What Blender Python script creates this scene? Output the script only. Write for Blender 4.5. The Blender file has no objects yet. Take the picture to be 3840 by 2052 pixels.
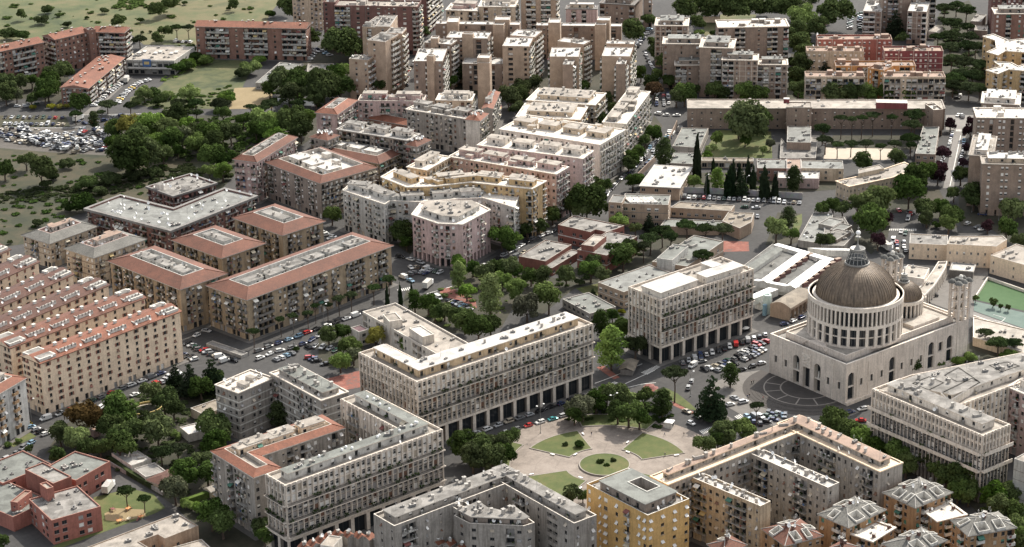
# Aerial view over a city district with a domed church, apartment blocks, a round piazza and fields behind.
import bpy, bmesh, math, random
import numpy as np
from mathutils import Vector, Matrix
random.seed(7)
S = bpy.context.scene
# ---------------------------------------------------------------- camera (solved from the photograph's vanishing points)
FOC = 8600.0; PITCH = math.radians(21.09); ROLL = math.radians(1.03); YAW = math.radians(38.449); HCAM = 385.0
_fw = np.array([0, math.cos(PITCH), -math.sin(PITCH)]); _rt = np.array([1.0, 0, 0]); _dn = np.cross(_fw, _rt)
_r2 = _rt*math.cos(ROLL) + _dn*math.sin(ROLL); _d2 = -_rt*math.sin(ROLL) + _dn*math.cos(ROLL)
_c, _s = math.cos(-YAW), math.sin(-YAW); _RZ = np.array([[_c, -_s, 0], [_s, _c, 0], [0, 0, 1]])
FW, RT, DN = _RZ @ _fw, _RZ @ _r2, _RZ @ _d2
def _ray(x, y): return FW*FOC + RT*(x-1920) + DN*(y-1026)
_o = _ray(2267, 1747); _o = _o*(-HCAM/_o[2])
CAM = np.array([-_o[0], -_o[1], HCAM])          # origin of the world: centre of the round lawn
cam_data = bpy.data.cameras.new('camera'); cam = bpy.data.objects.new('camera', cam_data); S.collection.objects.link(cam)
cam_data.sensor_fit = 'HORIZONTAL'; cam_data.angle = 2*math.atan(1920/FOC); cam_data.clip_start = 5; cam_data.clip_end = 20000
_m = Matrix.Identity(4)
for i in range(3):
    _m[i][0] = RT[i]; _m[i][1] = -DN[i]; _m[i][2] = -FW[i]; _m[i][3] = CAM[i]
cam.matrix_world = _m
S.camera = cam
# ---------------------------------------------------------------- light: sun from the far right, clear sky
SUN_EL, SUN_AZ = math.radians(43.4), math.radians(20.0)      # azimuth of the sun measured from +X
world = bpy.data.worlds.new('World'); S.world = world; world.use_nodes = True
_nt = world.node_tree; _nt.nodes.clear()
_out = _nt.nodes.new('ShaderNodeOutputWorld'); _bg = _nt.nodes.new('ShaderNodeBackground'); _sky = _nt.nodes.new('ShaderNodeTexSky')
_sky.sky_type = 'NISHITA'; _sky.sun_disc = False; _sky.sun_elevation = SUN_EL; _sky.sun_rotation = math.pi/2 - SUN_AZ
_sky.air_density = 1.0; _sky.dust_density = 2.5; _sky.ozone_density = 1.0
_bg.inputs['Strength'].default_value = 0.15
_hs = _nt.nodes.new('ShaderNodeHueSaturation'); _hs.inputs['Saturation'].default_value = 0.22      # hazy summer sky
_nt.links.new(_sky.outputs[0], _hs.inputs['Color']); _nt.links.new(_hs.outputs[0], _bg.inputs[0]); _nt.links.new(_bg.outputs[0], _out.inputs[0])
sun_data = bpy.data.lights.new('sun', 'SUN'); sun_data.energy = 3.3; sun_data.angle = math.radians(0.5); sun_data.color = (1.0, 0.92, 0.80)
sun = bpy.data.objects.new('sun', sun_data); S.collection.objects.link(sun)
_sd = Vector((math.cos(SUN_EL)*math.cos(SUN_AZ), math.cos(SUN_EL)*math.sin(SUN_AZ), math.sin(SUN_EL)))
sun.rotation_euler = _sd.to_track_quat('Z', 'Y').to_euler(); sun.location = (0, 0, 300)
S.view_settings.view_transform = 'Standard'; S.view_settings.look = 'None'; S.view_settings.gamma = 1.0
S.view_settings.exposure = 1.0
S.cycles.max_bounces = 5; S.cycles.diffuse_bounces = 3; S.cycles.glossy_bounces = 2; S.cycles.transmission_bounces = 2; S.cycles.caustics_reflective = False; S.cycles.caustics_refractive = False

# ---------------------------------------------------------------- photo-plan coordinates -> world
TILES = {'a': (0, 0, 1.967), 'b': (950, 0, 1.967), 'c': (1900, 0, 1.967), 'd': (2840, 0, 1.967),
 'e': (0, 680, 1.967), 'f': (950, 680, 1.967), 'g': (1900, 680, 1.967), 'h': (2840, 680, 1.967),
 'i': (0, 1352, 1.967), 'j': (950, 1352, 1.967), 'k': (1900, 1352, 1.967), 'l': (2840, 1352, 1.967),
 'm': (1180, 0, 3.934), 'n': (1780, 0, 3.934), 'o': (2400, 0, 3.443), 'q': (2990, 0, 2.993),
 'r': (1150, 320, 3.435), 's': (1780, 310, 3.435), 'u': (2780, 880, 4.05), 'v': (3280, 880, 1.836), 'w': (2260, 440, 2.016),
 'x': (780, 1300, 2.02), 'y': (1250, 1700, 1.512), 'z': (2800, 1750, 1.454), 'A': (2560, 1300, 1.756), 'B': (0, 340, 2.126),
 'C': (1330, 1140, 2.5505), 'D': (970, 1440, 2.249), 'E': (2340, 930, 2.93), 'F': (2860, 1120, 3.0667), 'G': (3240, 1300, 2.458),
 'K': (0, 1080, 2.754), 'P': (0, 0, 1.0)}
def px(t, x, y):
    o = TILES[t]; return (o[0] + x/o[2], o[1] + y/o[2])
def un(p, z=0.0):
    d = _ray(*p); k = (z-HCAM)/d[2]; return (CAM[0]+d[0]*k, CAM[1]+d[1]*k)
def at(t, x, y, z=0.0): return un(px(t, x, y), z)
def pts(t, s, z=0.0):
    n = [float(v) for v in s.replace(',', ' ').split()]
    return [at(t, n[i], n[i+1], z) for i in range(0, len(n), 2)]
def height(top, base):            # height of a vertical edge from its upper and lower end
    g = un(base); v = np.array([g[0]-CAM[0], g[1]-CAM[1], -HCAM]); yt = top[1]-1026
    return (yt*(v@FW) - FOC*(v@DN)) / (FOC*DN[2] - yt*FW[2])
# ---------------------------------------------------------------- materials
MATS = {}
def _new(name):
    m = bpy.data.materials.new(name); m.use_nodes = True; nt = m.node_tree; nt.nodes.clear()
    o = nt.nodes.new('ShaderNodeOutputMaterial'); b = nt.nodes.new('ShaderNodeBsdfPrincipled'); nt.links.new(b.outputs[0], o.inputs[0])
    return m, nt, b
def _node(nt, t, **kw):
    n = nt.nodes.new(t)
    for k, v in kw.items():
        if k in n.inputs: n.inputs[k].default_value = v
        else: setattr(n, k, v)
    return n
def _coords(nt, scale=(1, 1, 1), rnd=True):
    tc = nt.nodes.new('ShaderNodeTexCoord'); mp = nt.nodes.new('ShaderNodeMapping'); mp.inputs['Scale'].default_value = scale
    nt.links.new(tc.outputs['Object'], mp.inputs['Vector'])
    if rnd:
        oi = nt.nodes.new('ShaderNodeObjectInfo'); cb = nt.nodes.new('ShaderNodeCombineXYZ'); ml = _node(nt, 'ShaderNodeMath', operation='MULTIPLY'); ml.inputs[1].default_value = 300
        nt.links.new(oi.outputs['Random'], ml.inputs[0])
        for i in range(3): nt.links.new(ml.outputs[0], cb.inputs[i])
        nt.links.new(cb.outputs[0], mp.inputs['Location'])
    return mp.outputs[0]
def _noise(nt, vec, scale, detail=3, rough=0.6):
    n = _node(nt, 'ShaderNodeTexNoise'); n.inputs['Scale'].default_value = scale; n.inputs['Detail'].default_value = detail; n.inputs['Roughness'].default_value = rough
    nt.links.new(vec, n.inputs['Vector']); return n.outputs['Fac']
def _ramp(nt, fac, stops):
    r = nt.nodes.new('ShaderNodeValToRGB'); e = r.color_ramp.elements
    while len(e) < len(stops): e.new(0.5)
    for el, (p, c) in zip(e, stops):
        el.position = p; el.color = (c[0], c[1], c[2], 1) if not isinstance(c, (int, float)) else (c, c, c, 1)
    nt.links.new(fac, r.inputs[0]); return r.outputs[0]
def _mix(nt, a, b, fac=None, mode='MIX', f=1.0):
    n = nt.nodes.new('ShaderNodeMix'); n.data_type = 'RGBA'; n.blend_type = mode; n.inputs[0].default_value = f
    if fac is not None: nt.links.new(fac, n.inputs[0])
    for sock, v in ((n.inputs[6], a), (n.inputs[7], b)):
        if isinstance(v, (tuple, list)): sock.default_value = (v[0], v[1], v[2], 1)
        else: nt.links.new(v, sock)
    return n.outputs[2]
def mul(c, k): return (c[0]*k, c[1]*k, c[2]*k)
def stucco(name, c, stain=0.45, streak=0.5, rough=0.9):
    if name in MATS: return MATS[name]
    m, nt, b = _new(name)
    v = _coords(nt); n1 = _noise(nt, v, 0.16, 4); n2 = _noise(nt, v, 1.3, 3, 0.7)
    v2 = _coords(nt, (1, 1, 0.09)); n3 = _noise(nt, v2, 0.9, 3, 0.7)
    col = _mix(nt, _ramp(nt, n1, [(0.3, mul(c, 1-stain*0.55)), (0.62, mul(c, 1.08))]), _ramp(nt, n2, [(0.3, 0.70), (0.62, 1.0)]), None, 'MULTIPLY', 0.8)
    col = _mix(nt, col, _ramp(nt, n3, [(0.34, (0.42, 0.40, 0.38)), (0.56, 1.0)]), None, 'MULTIPLY', streak)
    nt.links.new(col, b.inputs['Base Color']); b.inputs['Roughness'].default_value = rough
    MATS[name] = m; return m
def brick(name, c, streak=0.35):
    if name in MATS: return MATS[name]
    m, nt, b = _new(name)
    v = _coords(nt); n1 = _noise(nt, v, 0.25, 4); n2 = _noise(nt, v, 3.0, 2, 0.8)
    col = _mix(nt, _ramp(nt, n1, [(0.3, mul(c, 0.78)), (0.65, mul(c, 1.12))]), _ramp(nt, n2, [(0.25, 0.6), (0.7, 1.1)]), None, 'MULTIPLY', 0.8)
    w = _node(nt, 'ShaderNodeTexWave', wave_type='BANDS', bands_direction='Z'); w.inputs['Scale'].default_value = 1.1; w.inputs['Distortion'].default_value = 1.5
    nt.links.new(v, w.inputs['Vector'])
    col = _mix(nt, col, _ramp(nt, w.outputs['Fac'], [(0.0, 0.82), (0.5, 1.0)]), None, 'MULTIPLY', 0.6)
    v2 = _coords(nt, (1, 1, 0.1)); n3 = _noise(nt, v2, 0.8, 3, 0.7)
    col = _mix(nt, col, _ramp(nt, n3, [(0.34, 0.5), (0.58, 1.0)]), None, 'MULTIPLY', streak)
    nt.links.new(col, b.inputs['Base Color']); b.inputs['Roughness'].default_value = 0.92
    MATS[name] = m; return m
def roofing(name, c, patch=0.3, rough=0.85, dirt=0.5):
    if name in MATS: return MATS[name]
    m, nt, b = _new(name)
    v = _coords(nt); n1 = _noise(nt, v, 0.22, 5, 0.65); n2 = _noise(nt, v, 2.2, 3, 0.7)
    vo = _node(nt, 'ShaderNodeTexVoronoi'); vo.inputs['Scale'].default_value = 0.22; nt.links.new(v, vo.inputs['Vector'])
    sp = nt.nodes.new('ShaderNodeSeparateColor'); nt.links.new(vo.outputs['Color'], sp.inputs[0])
    col = _ramp(nt, sp.outputs[0], [(0.0, mul(c, 1-patch)), (1.0, mul(c, 1.05))])
    col = _mix(nt, col, _ramp(nt, n1, [(0.36, (0.36, 0.35, 0.33)), (0.56, 1.0)]), None, 'MULTIPLY', dirt)
    col = _mix(nt, col, _ramp(nt, n2, [(0.28, 0.66), (0.6, 1.0)]), None, 'MULTIPLY', 0.55)
    br = _node(nt, 'ShaderNodeTexBrick'); br.inputs['Scale'].default_value = 0.35; br.inputs['Mortar Size'].default_value = 0.018
    br.inputs['Color1'].default_value = (1, 1, 1, 1); br.inputs['Color2'].default_value = (0.9, 0.9, 0.9, 1); br.inputs['Mortar'].default_value = (0.62, 0.62, 0.62, 1); nt.links.new(v, br.inputs['Vector'])
    col = _mix(nt, col, br.outputs['Color'], None, 'MULTIPLY', 0.55)
    nt.links.new(col, b.inputs['Base Color']); b.inputs['Roughness'].default_value = rough
    MATS[name] = m; return m
def tiles(name, c):
    if name in MATS: return MATS[name]
    m, nt, b = _new(name)
    v = _coords(nt); n1 = _noise(nt, v, 0.12, 4); n2 = _noise(nt, v, 2.6, 3, 0.8)
    vo = _node(nt, 'ShaderNodeTexVoronoi'); vo.inputs['Scale'].default_value = 2.2; nt.links.new(v, vo.inputs['Vector'])
    sp = nt.nodes.new('ShaderNodeSeparateColor'); nt.links.new(vo.outputs['Color'], sp.inputs[0])
    col = _ramp(nt, n1, [(0.3, mul(c, 0.72)), (0.65, mul(c, 1.15))])
    col = _mix(nt, col, _ramp(nt, sp.outputs[0], [(0.0, 0.62), (1.0, 1.12)]), None, 'MULTIPLY', 0.8)
    col = _mix(nt, col, _ramp(nt, n2, [(0.3, 0.6), (0.62, 1.0)]), None, 'MULTIPLY', 0.6)
    nt.links.new(col, b.inputs['Base Color']); b.inputs['Roughness'].default_value = 0.85
    MATS[name] = m; return m
def plain(name, c, rough=0.6, metal=0.0, noise=0.2):
    if name in MATS: return MATS[name]
    m, nt, b = _new(name)
    if noise:
        v = _coords(nt); n1 = _noise(nt, v, 1.7, 3, 0.7)
        nt.links.new(_ramp(nt, n1, [(0.3, mul(c, 1-noise)), (0.65, mul(c, 1+noise*0.4))]), b.inputs['Base Color'])
    else: b.inputs['Base Color'].default_value = (*c, 1)
    b.inputs['Roughness'].default_value = rough; b.inputs['Metallic'].default_value = metal
    MATS[name] = m; return m
def ground(name, stops, scales=(0.02, 0.15, 1.6), fine=0.5, cracks=0.0, rough=0.95, squash=(1, 1, 1)):
    if name in MATS: return MATS[name]
    m, nt, b = _new(name)
    v = _coords(nt, squash, False); n1 = _noise(nt, v, scales[0], 4, 0.6); n2 = _noise(nt, v, scales[1], 4, 0.65); n3 = _noise(nt, v, scales[2], 3, 0.75)
    ad = _node(nt, 'ShaderNodeMath', operation='ADD'); nt.links.new(n1, ad.inputs[0]); nt.links.new(n2, ad.inputs[1])
    hf = _node(nt, 'ShaderNodeMath', operation='MULTIPLY'); hf.inputs[1].default_value = 0.5; nt.links.new(ad.outputs[0], hf.inputs[0])
    k = len(stops); col = _ramp(nt, hf.outputs[0], [(0.34 + 0.32*i/max(1, k-1), s) for i, s in enumerate(stops)])
    col = _mix(nt, col, _ramp(nt, n3, [(0.28, 0.55), (0.62, 1.08)]), None, 'MULTIPLY', fine)
    if cracks:
        vo = _node(nt, 'ShaderNodeTexVoronoi', feature='DISTANCE_TO_EDGE'); vo.inputs['Scale'].default_value = 0.13
        wp = _node(nt, 'ShaderNodeTexNoise'); wp.inputs['Scale'].default_value = 0.25; wp.inputs['Detail'].default_value = 4; nt.links.new(v, wp.inputs['Vector'])
        vm = _mix(nt, v, wp.outputs['Color'], None, 'ADD', 6.0); nt.links.new(vm, vo.inputs['Vector'])
        col = _mix(nt, col, _ramp(nt, vo.outputs['Distance'], [(0.0, 0.35), (0.035, 1.0)]), None, 'MULTIPLY', cracks)
    nt.links.new(col, b.inputs['Base Color']); b.inputs['Roughness'].default_value = rough
    MATS[name] = m; return m
def glass_mat(name='window_glass', c=(0.018, 0.022, 0.026), rough=0.12):
    if name in MATS: return MATS[name]
    m, nt, b = _new(name); b.inputs['Base Color'].default_value = (*c, 1); b.inputs['Roughness'].default_value = rough; b.inputs['Specular IOR Level'].default_value = 0.45
    MATS[name] = m; return m
def leaf_mat(name, c1, c2):
    if name in MATS: return MATS[name]
    m = bpy.data.materials.new(name); m.use_nodes = True; nt = m.node_tree; nt.nodes.clear()
    o = nt.nodes.new('ShaderNodeOutputMaterial'); d = nt.nodes.new('ShaderNodeBsdfDiffuse'); t = nt.nodes.new('ShaderNodeBsdfTranslucent'); mx = nt.nodes.new('ShaderNodeMixShader'); mx.inputs[0].default_value = 0.22
    oi = nt.nodes.new('ShaderNodeObjectInfo'); v = _coords(nt, (1, 1, 1)); n = _noise(nt, v, 0.55, 3, 0.7)
    col = _ramp(nt, n, [(0.32, c1), (0.66, c2)])
    hs = nt.nodes.new('ShaderNodeHueSaturation'); nt.links.new(col, hs.inputs['Color'])
    for sock, lo, hi in (('Hue', 0.482, 0.512), ('Value', 0.7, 1.3), ('Saturation', 0.8, 1.12)):
        mr = nt.nodes.new('ShaderNodeMapRange'); mr.inputs['To Min'].default_value = lo; mr.inputs['To Max'].default_value = hi
        if sock == 'Value':
            fr = _node(nt, 'ShaderNodeMath', operation='MULTIPLY'); fr.inputs[1].default_value = 7.31; f2 = _node(nt, 'ShaderNodeMath', operation='FRACT')
            nt.links.new(oi.outputs['Random'], fr.inputs[0]); nt.links.new(fr.outputs[0], f2.inputs[0]); nt.links.new(f2.outputs[0], mr.inputs['Value'])
        else: nt.links.new(oi.outputs['Random'], mr.inputs['Value'])
        nt.links.new(mr.outputs[0], hs.inputs[sock])
    nt.links.new(hs.outputs[0], d.inputs['Color']); nt.links.new(hs.outputs[0], t.inputs['Color'])
    nt.links.new(d.outputs[0], mx.inputs[1]); nt.links.new(t.outputs[0], mx.inputs[2]); nt.links.new(mx.outputs[0], o.inputs[0])
    MATS[name] = m; return m
def paint_mat():
    if 'car_paint' in MATS: return MATS['car_paint']
    m, nt, b = _new('car_paint'); oi = nt.nodes.new('ShaderNodeObjectInfo'); nt.links.new(oi.outputs['Color'], b.inputs['Base Color'])
    b.inputs['Roughness'].default_value = 0.22; b.inputs['Metallic'].default_value = 0.15; b.inputs['Coat Weight'].default_value = 0.5
    MATS['car_paint'] = m; return m

# ---------------------------------------------------------------- objects
COL = S.collection
def tag(o, label=None, cat=None, group=None, kind=None):
    if label: o['label'] = label
    if cat: o['category'] = cat
    if group: o['group'] = group
    if kind: o['kind'] = kind
    return o
def thing(name, label, cat, loc=(0, 0, 0), rz=0.0, group=None):
    o = bpy.data.objects.new(name, None); COL.objects.link(o); o.location = loc; o.rotation_euler = (0, 0, rz); o.empty_display_size = 0.5
    return tag(o, label, cat, group)
def inst(name, mesh, parent=None, mw=None, loc=None):
    o = bpy.data.objects.new(name, mesh); COL.objects.link(o)
    if parent is not None: o.parent = parent
    if mw is not None: o.matrix_local = mw
    elif loc is not None: o.location = loc
    return o
class MB:
    def __init__(s): s.v = []; s.f = []; s.m = []; s.mats = []
    def mi(s, mat):
        if mat not in s.mats: s.mats.append(mat)
        return s.mats.index(mat)
    def poly(s, vs, mat):
        i = len(s.v); s.v.extend(vs); s.f.append(tuple(range(i, i+len(vs)))); s.m.append(s.mi(mat))
    def box(s, x0, y0, z0, x1, y1, z1, mat, top=None):
        a = [(x0, y0), (x1, y0), (x1, y1), (x0, y1)]; s.prism(a, z0, z1, mat, top)
    def prism(s, p, z0, z1, mat, top=None, bottom=False, cap=True):
        n = len(p)
        for i in range(n):
            a, b = p[i], p[(i+1) % n]; s.poly([(a[0], a[1], z0), (b[0], b[1], z0), (b[0], b[1], z1), (a[0], a[1], z1)], mat)
        if cap: s.poly([(q[0], q[1], z1) for q in p], top or mat)
        if bottom: s.poly([(q[0], q[1], z0) for q in reversed(p)], mat)
    def obox(s, c, u, hw, hd, z0, z1, mat, top=None):
        n = (-u[1], u[0]); p = [(c[0]+u[0]*a*hw+n[0]*b*hd, c[1]+u[1]*a*hw+n[1]*b*hd) for a, b in ((-1, -1), (1, -1), (1, 1), (-1, 1))]
        s.prism(p, z0, z1, mat, top)
    def tube(s, a, b, r0, r1, n, mat, caps=True):
        a, b = Vector(a), Vector(b); d = (b-a).normalized(); u = d.orthogonal().normalized(); w = d.cross(u)
        A = [a + (u*math.cos(t)+w*math.sin(t))*r0 for t in [2*math.pi*i/n for i in range(n)]]
        B = [b + (u*math.cos(t)+w*math.sin(t))*r1 for t in [2*math.pi*i/n for i in range(n)]]
        for i in range(n): s.poly([tuple(A[i]), tuple(A[(i+1) % n]), tuple(B[(i+1) % n]), tuple(B[i])], mat)
        if caps: s.poly([tuple(q) for q in B], mat); s.poly([tuple(q) for q in reversed(A)], mat)
    def lathe(s, prof, n, mat, c=(0, 0, 0), a0=0.0, a1=2*math.pi):
        full = abs(a1-a0-2*math.pi) < 1e-6; k = n if full else n+1
        rows = [[(c[0]+r*math.cos(a0+(a1-a0)*i/n), c[1]+r*math.sin(a0+(a1-a0)*i/n), c[2]+z) for i in range(k)] for r, z in prof]
        for a, b in zip(rows, rows[1:]):
            for i in range(n): j = (i+1) % k; s.poly([a[i], a[j], b[j], b[i]], mat)
    def add(s, me_v, me_f, me_m, M):
        i = len(s.v); s.v.extend([tuple(M @ Vector(q)) for q in me_v])
        for f, mt in zip(me_f, me_m): s.f.append(tuple(i+k for k in f)); s.m.append(s.mi(mt))
    def mesh(s, name, o=(0, 0, 0), smooth=False):
        me = bpy.data.meshes.new(name); me.from_pydata([(a-o[0], b-o[1], c-o[2]) for a, b, c in s.v] if any(o) else s.v, [], s.f)
        for mt in s.mats: me.materials.append(mt)
        me.polygons.foreach_set('material_index', s.m)
        if smooth: me.polygons.foreach_set('use_smooth', [True]*len(s.f))
        me.update(); return me
    def build(s, name, parent=None, smooth=False, loc=None):
        if not s.f: return None
        if parent is not None: return inst(name, s.mesh(name, tuple(parent.location), smooth), parent)
        return inst(name, s.mesh(name, tuple(loc) if loc else (0, 0, 0), smooth), None, None, loc)

# ---------------------------------------------------------------- plan geometry
def area(p): return 0.5*sum(p[i][0]*p[(i+1) % len(p)][1]-p[(i+1) % len(p)][0]*p[i][1] for i in range(len(p)))
def ccw(p): return list(p) if area(p) > 0 else list(reversed(p))
def inset(p, d):
    n = len(p); out = []
    for i in range(n):
        a, b, c = p[i-1], p[i], p[(i+1) % n]
        e1 = np.array([b[0]-a[0], b[1]-a[1]]); e2 = np.array([c[0]-b[0], c[1]-b[1]]); e1 /= max(1e-9, np.hypot(*e1)); e2 /= max(1e-9, np.hypot(*e2))
        n1 = np.array([-e1[1], e1[0]]); n2 = np.array([-e2[1], e2[0]]); k = 1 + n1@n2
        if abs(k) < 0.05: out.append((b[0]+n1[0]*d, b[1]+n1[1]*d)); continue
        q = (n1+n2)/k*d; h_ = np.hypot(*q)
        if h_ > 2.2*abs(d): q = q*2.2*abs(d)/h_
        out.append((b[0]+q[0], b[1]+q[1]))
    return out
def inside(p, q):
    r = False; n = len(p)
    for i in range(n):
        a, b = p[i], p[(i+1) % n]
        if (a[1] > q[1]) != (b[1] > q[1]) and q[0] < (b[0]-a[0])*(q[1]-a[1])/(b[1]-a[1])+a[0]: r = not r
    return r
def rpoint(p, rng):
    xs = [q[0] for q in p]; ys = [q[1] for q in p]
    for _ in range(200):
        q = (rng.uniform(min(xs), max(xs)), rng.uniform(min(ys), max(ys)))
        if inside(p, q): return q
    return p[0]
def rect3(L, F, R, sq=True):
    L, F, R = map(np.array, (L, F, R)); a = L-F; b = R-F
    if sq:
        if np.hypot(*a) > np.hypot(*b): u = a/np.hypot(*a); w = np.array([u[1], -u[0]]); w = w if w@b > 0 else -w; b = w*(b@w)
        else: u = b/np.hypot(*b); w = np.array([u[1], -u[0]]); w = w if w@a > 0 else -w; a = w*(a@w)
    return [tuple(F+a), tuple(F), tuple(F+b), tuple(F+a+b)]
def rectify(p, ang=None):
    p = [np.array(q) for q in p]; n = len(p)
    if ang is None:
        k = max(range(n), key=lambda i: np.hypot(*(p[(i+1) % n]-p[i]))); d = p[(k+1) % n]-p[k]; ang = math.atan2(d[1], d[0])
    c, s = math.cos(-ang), math.sin(-ang); q = [np.array([c*v[0]-s*v[1], s*v[0]+c*v[1]]) for v in p]
    for _ in range(2):
        for i in range(n):
            j = (i+1) % n; d = q[j]-q[i]; t = math.degrees(math.atan2(abs(d[1]), abs(d[0])))
            if t < 22: m = (q[i][1]+q[j][1])/2; q[i][1] = q[j][1] = m
            elif t > 68: m = (q[i][0]+q[j][0])/2; q[i][0] = q[j][0] = m
    return [(c*v[0]+s*v[1], -s*v[0]+c*v[1]) for v in q]
# ---------------------------------------------------------------- shared materials
GLASS = glass_mat(); FRAME_W = plain('white_frame', (0.62, 0.60, 0.56), 0.6); FRAME_D = plain('dark_frame', (0.10, 0.085, 0.075), 0.6)
BLIND = {'w': plain('white_blind', (0.72, 0.70, 0.66), 0.6), 'b': plain('brown_blind', (0.16, 0.085, 0.055), 0.7), 'g': plain('green_blind', (0.07, 0.20, 0.15), 0.7),
         'e': plain('beige_blind', (0.46, 0.40, 0.32), 0.7), 'k': plain('grey_blind', (0.28, 0.27, 0.26), 0.7), 'r': plain('red_brown_blind', (0.24, 0.10, 0.07), 0.7)}
METAL = plain('grey_metal', (0.22, 0.22, 0.22), 0.5, 0.4); RAIL_D = plain('dark_rail', (0.05, 0.05, 0.05), 0.5); CONC = stucco('concrete', (0.40, 0.38, 0.35)); CONC_D = stucco('dark_concrete', (0.20, 0.19, 0.18))
DISH = plain('dish_white', (0.82, 0.82, 0.80), 0.4, 0, 0.0); HUTW = stucco('hut_plaster', (0.50, 0.46, 0.41)); RECESS_SHADE = plain('recess_shade', (0.03, 0.028, 0.027), 0.9)  # near-black back walls: shade inside deep openings, painted as colour
PLANT = leaf_mat('pot_plants', (0.02, 0.035, 0.012), (0.06, 0.09, 0.03))
AWN = {'g': plain('green_awning', (0.05, 0.15, 0.11), 0.8), 'w': plain('white_awning', (0.74, 0.72, 0.66), 0.8), 'y': plain('yellow_awning', (0.45, 0.34, 0.16), 0.8), 'r': plain('red_awning', (0.18, 0.06, 0.05), 0.8), 'o': plain('orange_awning', (0.6, 0.25, 0.09), 0.8), 'b': plain('blue_awning', (0.06, 0.12, 0.26), 0.8), 'e': plain('beige_awning', (0.5, 0.44, 0.33), 0.8)}
_PROTO = {}
PAVE_M = ground('block_pavement', [(0.085, 0.080, 0.074), (0.13, 0.122, 0.113)], (0.04, 0.3, 2.0), 0.4, 0.2)
def win_mesh(w, h, var, bl, fr):
    k = ('w', round(w, 1), round(h, 1), var, bl, fr)
    if k in _PROTO: return _PROTO[k]
    mb = MB(); F = FRAME_W if fr == 'w' else FRAME_D; B = BLIND[bl]; x = w/2; t = 0.07
    def q(x0, z0, x1, z1, y, m): mb.poly([(x1, y, z0), (x0, y, z0), (x0, y, z1), (x1, y, z1)], m)
    q(-x, 0, x, h, 0.0, GLASS)
    for a in ((-x, 0, -x+t, h), (x-t, 0, x, h), (-x+t, 0, x-t, t), (-x+t, h-t, x-t, h), (-t*0.6, t, t*0.6, h-t)): q(*a, 0.03, F)
    mb.box(-x-0.1, 0.02, -0.09, x+0.1, 0.32, -0.01, CONC)              # sill
    if var == 1: q(-x+0.02, h*0.42, x-0.02, h-0.01, 0.06, B)
    elif var == 2: q(-x+0.02, 0.02, x-0.02, h-0.01, 0.06, B)
    elif var == 3:
        q(-x+0.02, h*0.62, x-0.02, h-0.01, 0.06, B); mb.poly([(x, 0.10, h*0.66), (-x, 0.10, h*0.66), (-x, 0.85, h*0.18), (x, 0.85, h*0.18)][::-1], B)
    elif var == 4:
        for sx in (-1, 1):
            a, b = sorted((sx*(x+0.02), sx*(x+w*0.46))); mb.box(a, 0.22, 0, b, 0.28, h, B)
    elif var == 5:   # two-row fin window with spandrel
        q(-x, h*0.0, x, h*0.30, 0.05, B); q(-x+t, h*0.66, x-t, h*0.71, 0.05, F)
    elif var == 6: q(-x+0.02, h*0.3, x-0.02, h-0.01, 0.06, B); q(-x, 0, x, h*0.12, 0.05, B)
    _PROTO[k] = mb; mb.me = mb.mesh('window'); return mb
def bal_mesh(w, d, kind, var, mat):
    k = ('b', round(w, 1), round(d, 1), kind, var, mat.name)
    if k in _PROTO: return _PROTO[k]
    mb = MB(); x = w/2; rg = random.Random(hash((round(w, 1), var, kind)) & 0xffff)
    mb.prism([(-x, 0.0), (x, 0.0), (x, d), (-x, d)], -0.2, 0.0, mat, None, True)
    if kind in ('solid', 'panel'):
        z0 = 0.0 if kind == 'solid' else 0.12
        mb.box(-x, d-0.12, z0, x, d, 1.0, mat)
        for sx in (-1, 1): a, b = sorted((sx*x, sx*(x-0.1))); mb.box(a, 0, z0, b, d-0.13, 1.0, mat)
    else:
        R = RAIL_D if kind == 'dark' else METAL
        mb.box(-x, d-0.06, 0.94, x, d, 1.02, R)
        n = max(3, int(w/0.42))
        for i in range(n+1): xx = -x+0.03+(w-0.06)*i/n; mb.box(xx-0.025, d-0.05, 0, xx+0.025, d-0.01, 0.95, R)
        for sx in (-1, 1):
            a, b = sorted((sx*x, sx*(x-0.05))); mb.box(a, 0, 0.94, b, d-0.07, 1.02, R)
            for i in range(3): mb.box(a, 0.1+i*0.35, 0, b, 0.15+i*0.35, 0.95, R)
    for i in range(int(w*(0.5 if var % 2 else 1.1))):                             # things kept on the balcony: pots, boxes, drying cloth
        c = rg.uniform(-x+0.3, x-0.3); t = rg.random()
        if t < 0.45:
            for _ in range(7):
                p = Vector((c+rg.uniform(-.35, .35), d-0.3+rg.uniform(-.2, .35), 0.55+rg.uniform(0, .8))); a = Vector((rg.uniform(-1, 1), rg.uniform(-1, 1), rg.uniform(-1, 1))).normalized()*0.24; b = a.orthogonal().normalized()*0.22
                mb.poly([tuple(p-a-b), tuple(p+a-b), tuple(p+a+b), tuple(p-a+b)], PLANT)
        elif t < 0.7: mb.box(c-0.4, 0.15, 0, c+0.4, 0.6, 1.5, rg.choice([FRAME_W, BLIND['e'], BLIND['k']]))
        else: mb.box(c-0.45, d+0.03, 0.15, c+0.45, d+0.05, 0.95, rg.choice([FRAME_W, FRAME_W, AWN['b'], AWN['e'], BLIND['k'], AWN['r']]))
    _PROTO[k] = mb; mb.me = mb.mesh('balcony'); return mb
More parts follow.
